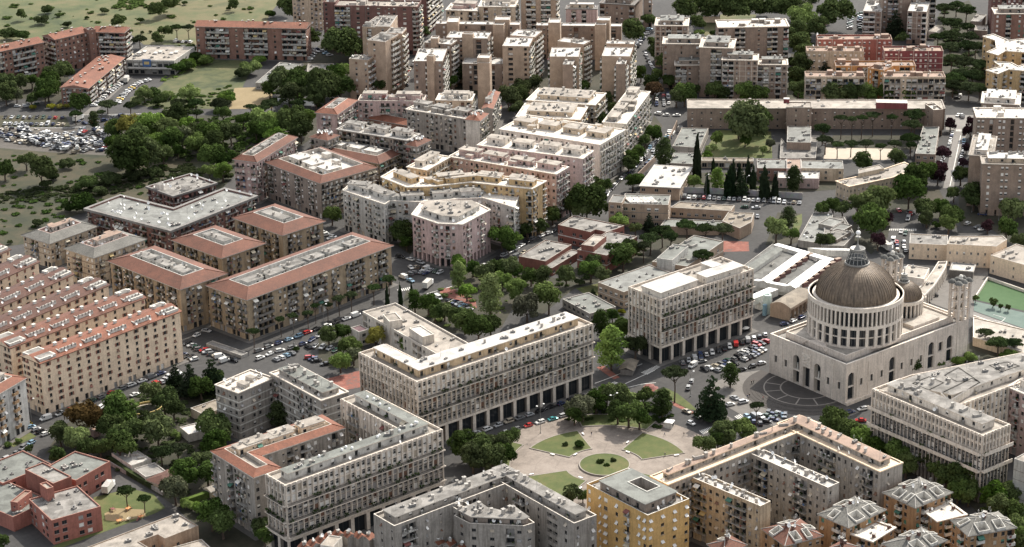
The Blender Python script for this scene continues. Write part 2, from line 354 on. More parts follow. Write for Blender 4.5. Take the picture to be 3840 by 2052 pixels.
def awn_mesh(w, c):
    k = ('a', round(w, 1), c)
    if k in _PROTO: return _PROTO[k]
    mb = MB(); x = w/2; m = AWN[c]
    mb.poly([(-x, 0.02, 2.45), (x, 0.02, 2.45), (x, 1.45, 1.75), (-x, 1.45, 1.75)][::-1], m); mb.poly([(-x, 1.45, 1.75), (x, 1.45, 1.75), (x, 1.46, 1.45), (-x, 1.46, 1.45)][::-1], m)
    _PROTO[k] = mb; mb.me = mb.mesh('awning'); return mb
def _dish():
    mb = MB(); mb.tube((0, 0, 0), (0, 0, 1.3), 0.04, 0.04, 5, METAL)
    n = 10; c = Vector((0, -0.1, 1.45)); ax = Vector((0.25, -0.9, 0.45)).normalized(); u = ax.orthogonal().normalized(); w = ax.cross(u)
    ring = [c + ax*0.18 + (u*math.cos(t)+w*math.sin(t))*0.58 for t in [2*math.pi*i/n for i in range(n)]]
    for i in range(n): mb.poly([tuple(c), tuple(ring[i]), tuple(ring[(i+1) % n])], DISH); mb.poly([tuple(c-ax*0.03), tuple(ring[(i+1) % n]-ax*0.03), tuple(ring[i]-ax*0.03)], DISH)
    mb.tube(tuple(c), tuple(c+ax*0.55), 0.02, 0.02, 4, METAL); return mb.mesh('satellite_dish')
def _antenna():
    mb = MB(); mb.tube((0, 0, 0), (0, 0, 3.4), 0.05, 0.035, 5, METAL)
    for i, z in enumerate((2.4, 2.9, 3.3)): mb.box(-0.5, -0.03, z, 0.5, 0.03, z+0.05, METAL)
    return mb.mesh('antenna')
def _chimney(m):
    mb = MB(); mb.box(-0.45, -0.45, 0, 0.45, 0.45, 1.5, m); mb.box(-0.6, -0.6, 1.5, 0.6, 0.6, 1.66, CONC); return mb.mesh('chimney')
def _vent():
    mb = MB(); mb.lathe([(0.42, 0), (0.42, 0.5), (0.52, 0.55), (0.3, 0.85), (0.01, 0.9)], 8, DISH); return mb.mesh('roof_vent')
def _unit(k):
    mb = MB()
    if k == 0: mb.box(-.9, -.5, 0, .9, .5, .8, BAL_G if False else METAL, CONC); mb.box(-.3, -.2, .8, .3, .2, 1.0, FRAME_D)
    elif k == 1: mb.box(-.6, -.6, 0, .6, .6, .45, CONC_D); mb.tube((0, 0, .45), (0, 0, 1.1), .25, .25, 8, METAL)
    else: mb.box(-1.6, -.12, 0, 1.6, .12, .9, CONC); mb.box(-1.6, .13, 0, -1.3, 1.2, .9, CONC)
    return mb.mesh('roof_unit')
UNIT_ME = [_unit(k) for k in range(3)]
DISH_ME, ANT_ME, CHIM_ME, CHIMB_ME, VENT_ME = _dish(), _antenna(), _chimney(HUTW), _chimney(brick('chimney_brick', (0.17, 0.09, 0.07))), _vent()

# ---------------------------------------------------------------- facades
OPEN = {'w': (1.3, 1.5, 0.95, 0.2), 'W': (1.9, 1.5, 0.95, 0.2), 'n': (0.9, 1.3, 1.0, 0.2), 's': (0.7, 0.6, 1.4, 0.2), 'd': (1.4, 2.35, 0.05, 0.25), 'b': (1.9, 2.4, 0.05, 0.9), 't': (0.9, 1.7, 0.8, 0.3), 'x': (1.5, 1.2, 1.0, 0.2)}
class Ctx: pass
def facade(ctx, mb, p0, p1, z0, z1, st, pat, gpat):
    u = np.array([p1[0]-p0[0], p1[1]-p0[1]]); L = np.hypot(*u)
    if L < 0.05: return
    u /= L; n = np.array([u[1], -u[0]]); wall = st['wall']
    def P(x, z, d=0.0): return (p0[0]+u[0]*x-n[0]*d, p0[1]+u[1]*x-n[1]*d, z)
    def Q(x0, za, x1, zb, d=0.0, m=None):
        if x1-x0 > 1e-4 and zb-za > 1e-4: mb.poly([P(x0, za, d), P(x1, za, d), P(x1, zb, d), P(x0, zb, d)], m or wall)
    mid = (p0[0]+p1[0])/2-CAM[0], (p0[1]+p1[1])/2-CAM[1]; facing = -(n[0]*mid[0]+n[1]*mid[1])/math.hypot(*mid)
    fh, gh, top = st['fh'], st.get('gh', 0), st.get('top', 0.6)
    if facing < -0.12 or not pat or L < 1.6: Q(0, z0, L, z1); return
    nb = max(1, round(L/st['bay'])); bw = L/nb
    if len(pat) < nb: pat = (pat*(nb//len(pat)+1))[:nb] if not st.get('sym', 1) else ''.join(pat[int(i % len(pat))] for i in range(nb))
    elif len(pat) > nb: o = (len(pat)-nb)//2; pat = pat[o:o+nb]
    rows = []
    zz = z0
    if gh: rows.append((z0, z0+gh, 'G')); zz = z0+gh
    nf = max(1, int((z1-top-zz)/fh+0.4)); fh = (z1-top-zz)/nf
    for i in range(nf): rows.append((zz+i*fh, zz+(i+1)*fh, i))
    Q(0, z1-top, L, z1)
    rg = ctx.rg
    for za, zb, lev in rows:
        run = []
        for b in range(nb):
            ch = pat[b] if lev != 'G' else (gpat[b % len(gpat)] if gpat else '.'); xa, xb = b*bw, (b+1)*bw; xc = (xa+xb)/2; H = zb-za
            if ch == '.': Q(xa, za, xb, zb); continue
            if ch in 'lLB': w, h, sill, dep = bw-0.25, H-0.35, 0.02, (1.3 if ch != 'B' else 1.0)
            elif ch == 'p': w, h, sill, dep = bw-0.3, H-1.35, 1.0, 1.2
            elif ch == 'f': w, h, sill, dep = bw-st.get('fin', 0.55), H-st.get('sp', 0.5), st.get('sp', 0.5)-0.02, 0.55
            elif ch == 'g': w, h, sill, dep = bw-0.8, H-0.8, 0.1, 0.5
            elif ch == 'a': w, h, sill, dep = bw-st.get('col', 1.1), H-0.3, 0.0, 1.3
            else: w, h, sill, dep = OPEN[ch]
            w = min(w, bw-0.1); h = min(h, H-0.1); x0, x1, s0, s1 = xc-w/2, xc+w/2, za+sill, min(zb-0.05, za+sill+h); h = s1-s0
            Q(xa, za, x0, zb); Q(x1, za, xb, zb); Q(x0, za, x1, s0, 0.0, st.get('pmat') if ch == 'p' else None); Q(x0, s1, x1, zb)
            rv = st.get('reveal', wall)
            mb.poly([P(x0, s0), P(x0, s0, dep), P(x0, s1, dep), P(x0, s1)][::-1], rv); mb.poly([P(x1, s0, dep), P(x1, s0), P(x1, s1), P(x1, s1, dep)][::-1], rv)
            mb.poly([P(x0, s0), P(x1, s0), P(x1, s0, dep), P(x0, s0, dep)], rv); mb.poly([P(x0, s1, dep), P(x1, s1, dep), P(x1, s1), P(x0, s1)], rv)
            def M(x, z, d): 
                m = Matrix.Identity(4); q = P(x, z, d)
                m[0][0], m[1][0] = -u[0], -u[1]; m[0][1], m[1][1] = n[0], n[1]; m[0][3], m[1][3], m[2][3] = q; return m
            bl = rg.choice(st.get('bl', 'wbk')); r = rg.random(); fr = st.get('fr', 'd')
            if ch == 'a':
                Q(x0, s0, x1, s1, dep, st.get('shop', RECESS_SHADE)); ctx.win.append((win_mesh(w-0.3, h-0.7, 0, 'k', 'd'), M(xc, s0+0.12, dep-0.05))); continue
            if ch == 'g':
                Q(x0, s0, x1, s1, dep); ctx.win.append((win_mesh(w-0.1, h-0.1, 2 if r < .4 else 0, rg.choice('kwek'), 'd'), M(xc, s0+0.05, dep-0.04))); continue
            if ch in 'lLBp':
                Q(x0, s0, x1, s1, dep, st.get('logg', wall)); ww = min(w-0.3, 2.6); ctx.win.append((win_mesh(ww, min(2.3, h-0.15), 1 if r < .35 else (2 if r < .5 else 0), bl, fr), M(xc, s0+0.03, dep-0.04)))
            elif ch == 'f': ctx.win.append((win_mesh(w, h, 5 if r < .62 else (2 if r < 0.72 else 6), st.get('finbl', 'w') if r < .5 else bl, fr), M(xc, s0, dep-0.02)))
            else:
                pv = st.get('vars', (0, 1, 2, 3, 0, 1)); ctx.win.append((win_mesh(w, h, rg.choice(pv), bl, fr), M(xc, s0, dep-0.02)))
            if ch in 'LBdb' and lev != 'G':
                if ch == 'd': ctx.bal.append((bal_mesh(min(bw*0.85, 2.6), 0.9, st.get('bal', 'bars'), rg.randint(0, 3), st.get('balm', CONC)), M(xc, za+0.02, 0)))
                else: run.append((xa, xb, za))
                if rg.random() < st.get('awn', 0.12)*.55: ctx.awn.append((awn_mesh(bw*0.8, rg.choice(st.get('awc', 'geewyr'))), M(xc, za, 0)))
        i = 0
        while i < len(run):                                                  # neighbouring bays share one long balcony
            j = i
            while j+1 < len(run) and abs(run[j+1][0]-run[j][1]) < 0.01 and run[j+1][1]-run[i][0] < st.get('balmax', 14): j += 1
            a, b = run[i][0]+0.05, run[j][1]-0.05; q = P((a+b)/2, run[i][2]+0.02); m = Matrix.Identity(4); m[0][0], m[1][0] = -u[0], -u[1]; m[0][1], m[1][1] = n[0], n[1]; m[0][3], m[1][3], m[2][3] = q
            ctx.bal.append((bal_mesh(b-a, st.get('bald', 1.1), st.get('bal', 'bars'), rg.randint(0, 3), st.get('balm', CONC)), m)); i = j+1
        if st.get('bands') and lev != 0 and lev != 'G' :
            bm = st['bands']; bh = st.get('bandh', 0.22)
            q = [P(-0.05, 0, 0.02), P(L+0.05, 0, 0.02), P(L+0.05, 0, -0.07), P(-0.05, 0, -0.07)]; mb.prism([(v[0], v[1]) for v in q][::-1], za-bh/2, za+bh/2, bm, None, True)
    if st.get('pil'):
        k = st.get('pilk', 1)
        for b in range(0, nb+1, k):
            x = min(max(b*bw, 0.12), L-0.12); k2, dd = st.get('pilw', 0.13), -st.get('pild', 0.09); q = [P(x-k2, 0, 0.02), P(x+k2, 0, 0.02), P(x+k2, 0, dd), P(x-k2, 0, dd)]; mb.prism([(v[0], v[1]) for v in q][::-1], z0+gh, z1-0.1, st['pil'], None)
STY = {}
def sty(base=None, **kw):
    d = dict(STY[base]) if isinstance(base, str) else {}
    d.update(kw); return d
def V(form, t, s, h=None, st='sand', base=None, z0=0.0, d=None, ang=None, sq=True, **kw):
    """one block of a building: its roof outline in the plan of the photograph, its height and its facade style"""
    n = [float(v) for v in s.replace(',', ' ').split()]; q = [(n[i], n[i+1]) for i in range(0, len(n), 2)]
    if h is None:
        k = 1 if form == 'R' and len(q) > 1 else 0
        h = height(px(t, *q[k]), px(t, *base))
    w = [at(t, a, b, h) for a, b in q]
    if form == 'R': p = rect3(*w, sq=sq)
    elif form == 'D':
        a, b = np.array(w[0]), np.array(w[1]); e = (b-a)/np.hypot(*(b-a)); nn = np.array([-e[1], e[0]]); p = [tuple(a), tuple(b), tuple(b+nn*d), tuple(a+nn*d)]
    else: p = ccw(rectify(w, ang) if sq else w)
    o = sty(st, **kw); o['poly'] = p; o['z0'] = z0; o['z1'] = h; return o
def roof_flat(parts, v):
    p, z = v['poly'], v['z1']; pr = v.get('par', 0.9); rm = v['roof']; cm = v.get('cop', v['wall']); t = 0.35
    q = inset(p, t); mb = parts['parapet']; n = len(p)
    for i in range(n):
        j = (i+1) % n; a, b, c, e = p[i], p[j], q[j], q[i]
        mb.poly([(*a, z), (*b, z), (*c, z), (*e, z)], cm); mb.poly([(*e, z), (*c, z), (*c, z-pr), (*e, z-pr)], v.get('parin', v['wall']))
    parts['roof'].poly([(*a, z-pr) for a in q], rm)
    ov = v.get('over', 0)
    if ov:
        o = inset(p, -ov)
        parts['cornice'].prism(o, z-v.get('ovt', 0.45)-0.02, z-0.02-(0 if pr > 0.3 else 0), cm, None, True, cap=False)
        for i in range(n):
            j = (i+1) % n; parts['cornice'].poly([(*o[i], z-0.02), (*o[j], z-0.02), (*p[j], z-0.02), (*p[i], z-0.02)], cm)
    return q, z-pr
def roof_hipring(parts, v):
    p, z = v['poly'], v['z1']; ov, dp, rise = v.get('over', 0.8), v.get('slope', 5.0), v.get('rise', 2.0); tm = v['tile']
    o = inset(p, -ov); i1 = inset(p, dp); n = len(p); mb = parts['roof']; zt = z+rise; zi = zt-v.get('sink', 2.4); wm = v.get('inwall', HUTW)
    parts['cornice'].prism(o, z-0.35, z+0.02, v.get('cop', HUTW), None, True, cap=False)
    i2 = inset(p, dp+0.35)
    for i in range(n):
        j = (i+1) % n
        mb.poly([(*o[i], z+0.02), (*o[j], z+0.02), (*i1[j], zt), (*i1[i], zt)], tm); parts['cornice'].tube((*o[i], z+0.05), (*i1[i], zt+0.03), 0.16, 0.16, 5, v.get('ridge', tm))
        parts['parapet'].poly([(*i1[i], zt), (*i1[j], zt), (*i2[j], zt), (*i2[i], zt)], wm); parts['parapet'].poly([(*i2[i], zt), (*i2[j], zt), (*i2[j], zi), (*i2[i], zi)], wm)
    parts['terrace'].poly([(*a, zi) for a in i2], v.get('roofm', v['roof'])); return i2, zi
def roof_pitched(parts, v, hip):
    p, z = v['poly'], v['z1']; ov, rise, tm = v.get('over', 0.6), v.get('rise', 2.2), v['tile']; o = inset(p, -ov)
    e0 = math.dist(p[0], p[1]); e1 = math.dist(p[1], p[2])
    if e0 < e1: o = o[1:]+o[:1]; p = p[1:]+p[:1]
    mid = lambda a, b: np.array([(a[0]+b[0])/2, (a[1]+b[1])/2]); A, B = mid(o[3], o[0]), mid(o[1], o[2]); d = (B-A)/np.hypot(*(B-A)); k = math.dist(o[1], o[2])/2 if hip else 0.0
    A = A+d*k; B = B-d*k; z = z+0.02; mb = parts['roof']; A3, B3 = (*A, z+rise), (*B, z+rise)
    mb.poly([(*o[0], z), (*o[1], z), B3, A3], tm); mb.poly([(*o[2], z), (*o[3], z), A3, B3], tm)
    for a, b, c in ((o[1], o[2], B3), (o[3], o[0], A3)): mb.poly([(*a, z), (*b, z), c], tm if hip else v['wall'])
    parts['cornice'].prism(o, z-0.3, z-0.005, v.get('cop', CONC), None, True, cap=False)
    return inset(p, 1.5), z+rise*0.55
def roof_notched(parts, v):
    """hip roof whose eaves are cut by sunken roof terraces"""
    p, z = v['poly'], v['z1']; ov = v.get('over', .6); k = v.get('pitch', .42); o = inset(p, -ov); tm = v['tile']; mb = parts['roof']; n = 4; d = v.get('nd', 4.2)
    Ls = [math.dist(o[i], o[(i+1) % 4]) for i in range(4)]; T = min(Ls)/2
    for i in range(4):
        a, b = np.array(o[i]), np.array(o[(i+1) % 4]); L = Ls[i]; u = (b-a)/L; nn = np.array([-u[1], u[0]])
        P = lambda s, t, e=0.0: (*(a+u*s+nn*t), z+.02+k*t+e)
        ns = sorted((f0*L, f1*L) for e, f0, f1 in v.get('notch', ()) if e == i)
        ns = [(max(s0, d+.3), min(s1, L-d-.3)) for s0, s1 in ns if min(s1, L-d-.3)-max(s0, d+.3) > 1.5]
        mb.poly([P(d, d), P(L-d, d), P(L-T, T), P(T, T)] if L-2*T > .05 else [P(d, d), P(L-d, d), P(L/2, T)], tm)
        xs = [(0, d)]+[(s1, s1) for _, s1 in ns]; xe = [(s0, s0) for s0, _ in ns]+[(L, L-d)]
        for (e0, t0), (e1, t1) in zip(xs, xe): mb.poly([P(e0, 0), P(e1, 0), P(t1, d), P(t0, d)], tm)
        zf = z-.9
        for s0, s1 in ns:
            tr = MB(); F = lambda s, t, zz: (*(a+u*s+nn*t), zz)
            tr.poly([F(s0, ov+.1, zf), F(s1, ov+.1, zf), F(s1, d, zf), F(s0, d, zf)], R_DARKT); w = .22; t0 = ov-.25
            for sa, sb in ((s0-w, s0), (s1, s1+w)):                                # pale parapets climbing with the slope
                tr.poly([F(sa, t0, z+.9), F(sb, t0, z+.9), F(sb, d, z+k*d+.5), F(sa, d, z+k*d+.5)], BAL_W)
                for sx, r in ((sa, 1), (sb, 0)): q = [F(sx, t0, zf), F(sx, d, zf), F(sx, d, z+k*d+.5), F(sx, t0, z+.9)]; tr.poly(q[::-1] if r else q, BAL_W)
            for ta, zt in ((t0, z+.9), (d, z+k*d+.5)): c = a+u*(s0+s1)/2+nn*(ta+.1); tr.obox(tuple(c), u, (s1-s0)/2+w, .11, zf if ta > 1 else z-.3, zt, BAL_W)
            v.setdefault('extra_parts', []).append(('roof_terrace', tr))
    for i in range(4): a, t = o[i], inset(o, T)[i]; parts['cornice'].tube((*a, z+.05), (*t, z+k*T+.05), .14, .14, 5, CONC)
    parts['cornice'].prism(o, z-.3, z+.0, CONC, None, True, cap=False)
    return inset(p, 4.4), z+k*5.0
R_DARKT = CONC_D
def finish(root, ctx):
    loc = root.location
    for name, lst, lim in (('window', ctx.win, 100), ('balcony', ctx.bal, 100), ('awning', ctx.awn, 40)):
        lst.sort(key=lambda a: math.dist(a[1].translation, CAM)-a[1].translation.z*1.5)
        for mb, m in lst[:lim]:
            m = m.copy(); m.translation = m.translation-loc; inst(name, mb.me, root, m)
        if len(lst) > lim:
            A = MB()
            for mb, m in lst[lim:]: A.add(mb.v, mb.f, [mb.mats[i] for i in mb.m], m)
            o = A.build(name, root); o['kind'] = 'stuff'
NB = [0]
def building(name, label, cat, vols, group=None, extra=None, pave=True):
    NB[0] += 1; ctx = Ctx(); ctx.rg = random.Random(1000+NB[0]); ctx.win = []; ctx.bal = []; ctx.awn = []; rg = ctx.rg
    c = np.mean([np.mean(v['poly'], axis=0) for v in vols[:1]], axis=0)
    root = thing(name, label, cat, (float(c[0]), float(c[1]), 0), 0, group)
    for vi, v in enumerate(vols):
        parts = {k: MB() for k in ('wall', 'roof', 'parapet', 'cornice', 'terrace', 'attic', 'attic_roof')}
        p, z0, z1 = v['poly'], v['z0'], v['z1']; n = len(p); wm = parts['wall']
        if v.get('pave') and z0 == 0 and pave:
            mb = MB(); mb.poly([(*q, .05+.0011*NB[0]+.0002*vi) for q in inset(p, -2.4)], PAVE_M); o = mb.build('pavement'); o['kind'] = 'structure'
        for i in range(n):
            a, b = p[i], p[(i+1) % n]; L = math.dist(a, b)
            pat = v.get('E', {}).get(i) or (v.get('A') if (n != 4 or i % 2 == 0) else v.get('B', v.get('A')))
            if L < v.get('minw', 4.0): pat = v.get('C', '')
            facade(ctx, wm, a, b, z0, z1, v, pat, v.get('G', ''))
        rk = v.get('rk', 'flat'); units = []
        if rk == 'flat': q, zq = roof_flat(parts, v)
        elif rk == 'hipring': q, zq = roof_hipring(parts, v)
        elif rk == 'notch': q, zq = roof_notched(parts, v)
        elif rk in ('gable', 'hip'): q, zq = roof_pitched(parts, v, rk == 'hip')
        else:
            wm.build('wall', root); continue
        at_ = v.get('att'); topz, tp = zq, q
        if at_:
            ins, ah, am, ar = at_[:4]; ap = inset(p, ins)
            sv = dict(wall=am, fh=ah-0.35, bay=2.6, top=0.35, bl='wk', vars=(0, 0, 1), fr='d')
            for i in range(len(ap)): facade(ctx, parts['attic'], ap[i], ap[(i+1) % len(ap)], zq+0.01, zq+ah, sv, at_[5] if len(at_) > 5 else 's.w.d.', '')
            sl = inset(ap, -0.35); parts['attic_roof'].prism(sl, zq+ah, zq+ah+0.28, v.get('cop', v['wall']), ar, True)
            topz = zq+ah+0.28; tp = ap
        if v.get('pent') and not at_ and rk in ('flat', 'hipring') and abs(area(q)) > 90:        # row of set-back rooftop rooms along each wing
            seg, hp, fr_ = v['pent']; wmt = v.get('hutm', HUTW); sv = dict(wall=wmt, fh=hp-0.4, bay=2.4, top=0.3, bl='wk', vars=(0, 0, 1), fr='d'); m_ = len(q)
            for i in range(m_):
                a, b = np.array(q[i]), np.array(q[(i+1) % m_]); L = np.hypot(*(b-a)); u = (b-a)/max(L, .01); nn = np.array([-u[1], u[0]])
                if L < 14 or (m_ == 4 and L < max(math.dist(q[0], q[1]), math.dist(q[1], q[2]))-.1) or (m_ == 4 and i > 1): continue
                Wd = (math.dist(q[1], q[2]) if i % 2 == 0 else math.dist(q[0], q[1])) if m_ == 4 else 11.0
                k_ = max(1, int(L/(seg+3.0))); st_ = L/k_; dpt = min(Wd*fr_, 7.5); off = Wd*0.36 if rk == 'flat' else Wd*0.16
                for j in range(k_):
                    s0 = a+u*(j*st_+st_*.14+rg.uniform(-.6, .6))+nn*(off+rg.uniform(0, .8)); l1 = st_*.72; hh = hp+rg.uniform(-.25, .3)
                    w4 = [tuple(s0), tuple(s0+u*l1), tuple(s0+u*l1+nn*dpt), tuple(s0+nn*dpt)]
                    if not all(inside(q, p4) for p4 in w4): continue
                    A1, A2 = MB(), MB(); pt = rg.choice(('s.w', 'sd.', '.ws', 'd.s'))
                    for e4 in range(4): facade(ctx, A1, w4[e4], w4[(e4+1) % 4], zq+.01, zq+hh, sv, pt, '')
                    A2.prism(inset(w4, -.3), zq+hh, zq+hh+.24, v.get('cop', v['wall']), v.get('pentr', v['roof']), True); units.append((A1, A2, w4, zq+hh+.2))
        RO = None
        for k, mb in parts.items():
            if mb.f:
                o = mb.build(k, root)
                if k == 'roof' or (k == 'terrace' and RO is None): RO = o
        for nm, mb in v.get('extra_parts', ()): mb.build(nm, root)
        RO = RO or root
        for A1, A2, w4, zc in units:
            o = A1.build('attic', root); s_ = A2.mesh('attic_roof', tuple(root.location)); inst('attic_roof', s_, o)
            for _ in range(2): g = rpoint(w4, rg); inst('chimney', CHIM_ME, o, Matrix.Translation((g[0]-c[0], g[1]-c[1], zc)) @ Matrix.Scale(rg.uniform(.55, .9), 4))
        def put(nm, me, nn, poly, z, sc=(1, 1)):
            for _ in range(nn):
                g = rpoint(poly, rg); m = Matrix.Translation((g[0]-c[0], g[1]-c[1], z)) @ Matrix.Rotation(rg.uniform(-0.6, 0.6), 4, 'Z') @ Matrix.Scale(rg.uniform(*sc), 4); inst(nm, me, RO, m)
        ti = inset(tp, 0.9) if abs(area(tp)) > 60 else tp
        for _ in range(v.get('huts', 0)):
            g = rpoint(inset(tp, 2.0), rg); e = np.array(p[1])-np.array(p[0]); e /= np.hypot(*e); mb = MB(); mb.obox(g, e, rg.uniform(1.3, 2.4), rg.uniform(1.2, 2.0), topz-0.01, topz+rg.uniform(2.0, 2.9), v.get('hutm', HUTW), v.get('hutr', v['roof'])); mb.build('stair_hut', root)
        pt_ = rk in ('gable', 'hip')
        put('chimney', CHIMB_ME if v.get('chb') else CHIM_ME, v.get('chim', 0), ti, topz-(0.6 if pt_ else 0.01), (0.8, 1.2))
        put('satellite_dish', DISH_ME, v.get('dish', 0), q if not pt_ else ti, zq-(0.4 if pt_ else 0.01), (0.9, 1.3)); put('antenna', ANT_ME, v.get('ant', 0), ti, topz-(0.4 if pt_ else 0.01)); put('roof_vent', VENT_ME, v.get('vent', 0), ti, topz)
        if rk == 'flat' and abs(area(tp)) > 80: put('roof_unit', UNIT_ME[rg.randint(0, 2)], int(min(14, abs(area(tp))/45)), ti, topz-.01, (.7, 1.3))
    if extra: extra(root, ctx, None, vols)
    finish(root, ctx); return root
# ---------------------------------------------------------------- styles
TILE_R = tiles('red_roof_tiles', (0.135, 0.050, 0.029)); TILE_B = tiles('bright_roof_tiles', (0.205, 0.076, 0.043)); TILE_D = tiles('dull_roof_tiles', (0.095, 0.040, 0.027)); SLATE = tiles('grey_slates', (0.15, 0.145, 0.13))
R_WHITE = roofing('white_roof_felt', (0.50, 0.48, 0.45), 0.2, 0.7, 0.45); R_CREAM = roofing('cream_roof_paving', (0.36, 0.32, 0.275), 0.3, 0.8, 0.6); R_PINK = roofing('pink_roof_paving', (0.33, 0.225, 0.17), 0.25, 0.8, 0.4)
R_GREY = roofing('grey_roof_felt', (0.22, 0.225, 0.21), 0.35, 0.8, 0.6); R_DARK = roofing('dark_roof_felt', (0.16, 0.16, 0.15), 0.4, 0.85, 0.6); R_GREEN = roofing('green_grey_roof', (0.175, 0.185, 0.168), 0.3, 0.8, 0.55)
R_TAN = roofing('tan_roof', (0.25, 0.212, 0.165), 0.25, 0.85, 0.5); R_MID = roofing('stained_roof', (0.27, 0.255, 0.235), 0.4, 0.85, 0.75)
W_CREAM = stucco('cream_plaster', (0.76, 0.60, 0.44), 0.15, 0.25); W_TRAV = stucco('travertine', (0.70, 0.625, 0.54), 0.25, 0.45); W_WHITE = stucco('white_plaster', (0.70, 0.645, 0.57), 0.3, 0.5)
W_GREY = stucco('grey_plaster', (0.355, 0.325, 0.29), 0.45, 0.65); W_BEIGE = stucco('beige_plaster', (0.58, 0.475, 0.355), 0.35, 0.5); W_PINK = stucco('pink_plaster', (0.50, 0.37, 0.34), 0.35, 0.5); W_OCHRE = stucco('ochre_plaster', (0.58, 0.41, 0.22), 0.35, 0.5)
W_YEL = stucco('yellow_plaster', (0.62, 0.39, 0.15), 0.25, 0.35); W_LGREY = stucco('light_grey_plaster', (0.50, 0.49, 0.46), 0.3, 0.5); W_ORANGE = stucco('orange_plaster', (0.50, 0.25, 0.10), 0.3, 0.4); W_SCHOOL = stucco('salmon_plaster', (0.36, 0.145, 0.11), 0.3, 0.35)
W_TAUPE = stucco('taupe_plaster', (0.30, 0.25, 0.21), 0.4, 0.5); W_RED = stucco('dark_red_plaster', (0.22, 0.06, 0.065), 0.3, 0.4); W_REDB = stucco('brick_red_plaster', (0.36, 0.13, 0.10), 0.3, 0.4)
B_RED = brick('red_brown_brick', (0.27, 0.15, 0.115)); B_BROWN = brick('brown_brick', (0.31, 0.235, 0.185)); B_SAND = brick('sand_brick', (0.46, 0.345, 0.255), 0.2); B_DARK = brick('dark_red_brick', (0.20, 0.105, 0.09)); B_SCH = brick('school_red_brick', (0.25, 0.10, 0.075)); B_TAN = brick('tan_brick', (0.40, 0.30, 0.22))
BAL_G = stucco('balcony_grey', (0.42, 0.40, 0.37), 0.3, 0.4); BAL_W = stucco('balcony_white', (0.62, 0.60, 0.55), 0.25, 0.4); BAL_D = stucco('balcony_dark', (0.18, 0.165, 0.15), 0.3, 0.4); LINE = stucco('pale_concrete_line', (0.58, 0.52, 0.45), 0.2, 0.3)
STY['brickred'] = dict(pave=1, wall=B_RED, fh=3.1, gh=3.2, bay=3.1, top=0.5, A='wLLLLLwwLLLLLw', B='w.w', G='a.', bal='solid', balm=BAL_G, bl='webk', rk='gable', tile=TILE_B, roof=R_PINK, rise=2.2, chim=14, chb=1, awn=0.3, logg=W_TAUPE)
STY['sand'] = dict(wall=B_SAND, fh=3.15, gh=3.3, bay=3.3, top=0.7, A='.w.B.w.', B='.LL..LL.', G='.a', bal='solid', balm=BAL_W, bl='bkw', vars=(2, 2, 0, 1), rk='flat', roof=R_WHITE, cop=R_WHITE, par=0.35, chim=3, ant=1, minw=4, awn=0.1)
STY['dark'] = dict(wall=B_DARK, fh=3.1, gh=3.4, bay=3.2, top=0.6, A='.wLLL.W.w.W.ww.W.LLLL', B='LLL', G='a.', bal='solid', balm=BAL_G, bl='wee', rk='flat', roof=R_CREAM, par=0.9, chim=3, huts=3, dish=3, ant=2, awn=0.25, logg=W_TAUPE, pil=BAL_D, pilk=3)
STY['brown'] = dict(wall=B_BROWN, fh=3.15, gh=3.3, bay=3.2, top=0.7, A='wLLw.ww.LLw', B='.w.', G='.a', bal='solid', balm=BAL_G, bl='kbew', rk='flat', roof=R_WHITE, cop=LINE, over=0.5, par=0.9, att=(3.0, 3.0, W_TAUPE, R_GREY), chim=2, ant=2, dish=3, awn=0.15)
STY['block'] = dict(pave=1, wall=W_BEIGE, fh=3.15, gh=3.8, bay=3.0, top=0.6, A='wdw.wdwt', B='bdb', G='gg.', bal='bars', balm=BAL_W, bl='wekb', rk='flat', roof=R_CREAM, cop=W_WHITE, over=0.5, par=0.8, pent=(9.5, 3.2, 0.46), huts=2, hutm=W_WHITE, chim=4, dish=8, ant=5, awn=0.15)
STY['tiled'] = dict(pave=1, wall=W_TAUPE, fh=3.15, gh=3.6, bay=2.9, top=0.7, A='wbbw.bdwb', B='dbbd', G='g.g', bal='dark', balm=BAL_G, bl='wwek', rk='hipring', tile=TILE_R, roof=R_MID, slope=5.5, rise=2.0, sink=2.3, pent=(8.5, 3.0, 0.42), huts=2, dish=10, ant=4, chim=5, awn=0.2, cop=BAL_G)
STY['trav'] = dict(wall=W_TRAV, pil=W_TRAV, pild=0.38, pilw=0.2, fh=3.3, gh=0, bay=2.35, top=1.1, A='f', B='f', rk='flat', roof=R_CREAM, par=1.0, cop=W_TRAV, fr='w', bl='wwwke', finbl='w', fin=0.5, sp=0.55, minw=3, chim=4, ant=4, dish=5, reveal=W_TRAV)
STY['arcade'] = dict(pave=1, wall=W_TRAV, fh=8.2, gh=8.0, bay=6.9, top=0.05, A='.', B='.', G='a', rk='none', roof=R_CREAM, col=1.5, shop=stucco('arcade_shop_shade', (0.045, 0.042, 0.042)), reveal=stucco('arcade_inner', (0.30, 0.27, 0.24)), bl='k', fr='d')  # shop wall behind the arcade coloured dark to stand for its shade
STY['cream'] = dict(pave=1, wall=W_CREAM, fh=2.78, gh=3.3, bay=2.5, top=0.5, A='wwwpwww.wwwpwww.wwwpwww.wwwpwww.', B='.w.w', G='g.g', bl='rrrb', vars=(4, 4, 0, 3, 2, 0, 4), fr='d', rk='gable', tile=TILE_B, roof=R_CREAM, rise=2.0, over=0.7, cop=TILE_D, awn=0, logg=RECESS_SHADE, pmat=BAL_W)  # stair loggia backs painted dark in place of recess shade
STY['low'] = dict(wall=B_TAN, fh=3.4, gh=0, bay=3.6, top=0.8, A='W', B='W.', rk='flat', roof=R_GREY, cop=CONC, par=0.35, bl='wkk', vars=(0, 0, 0, 1), fr='w')
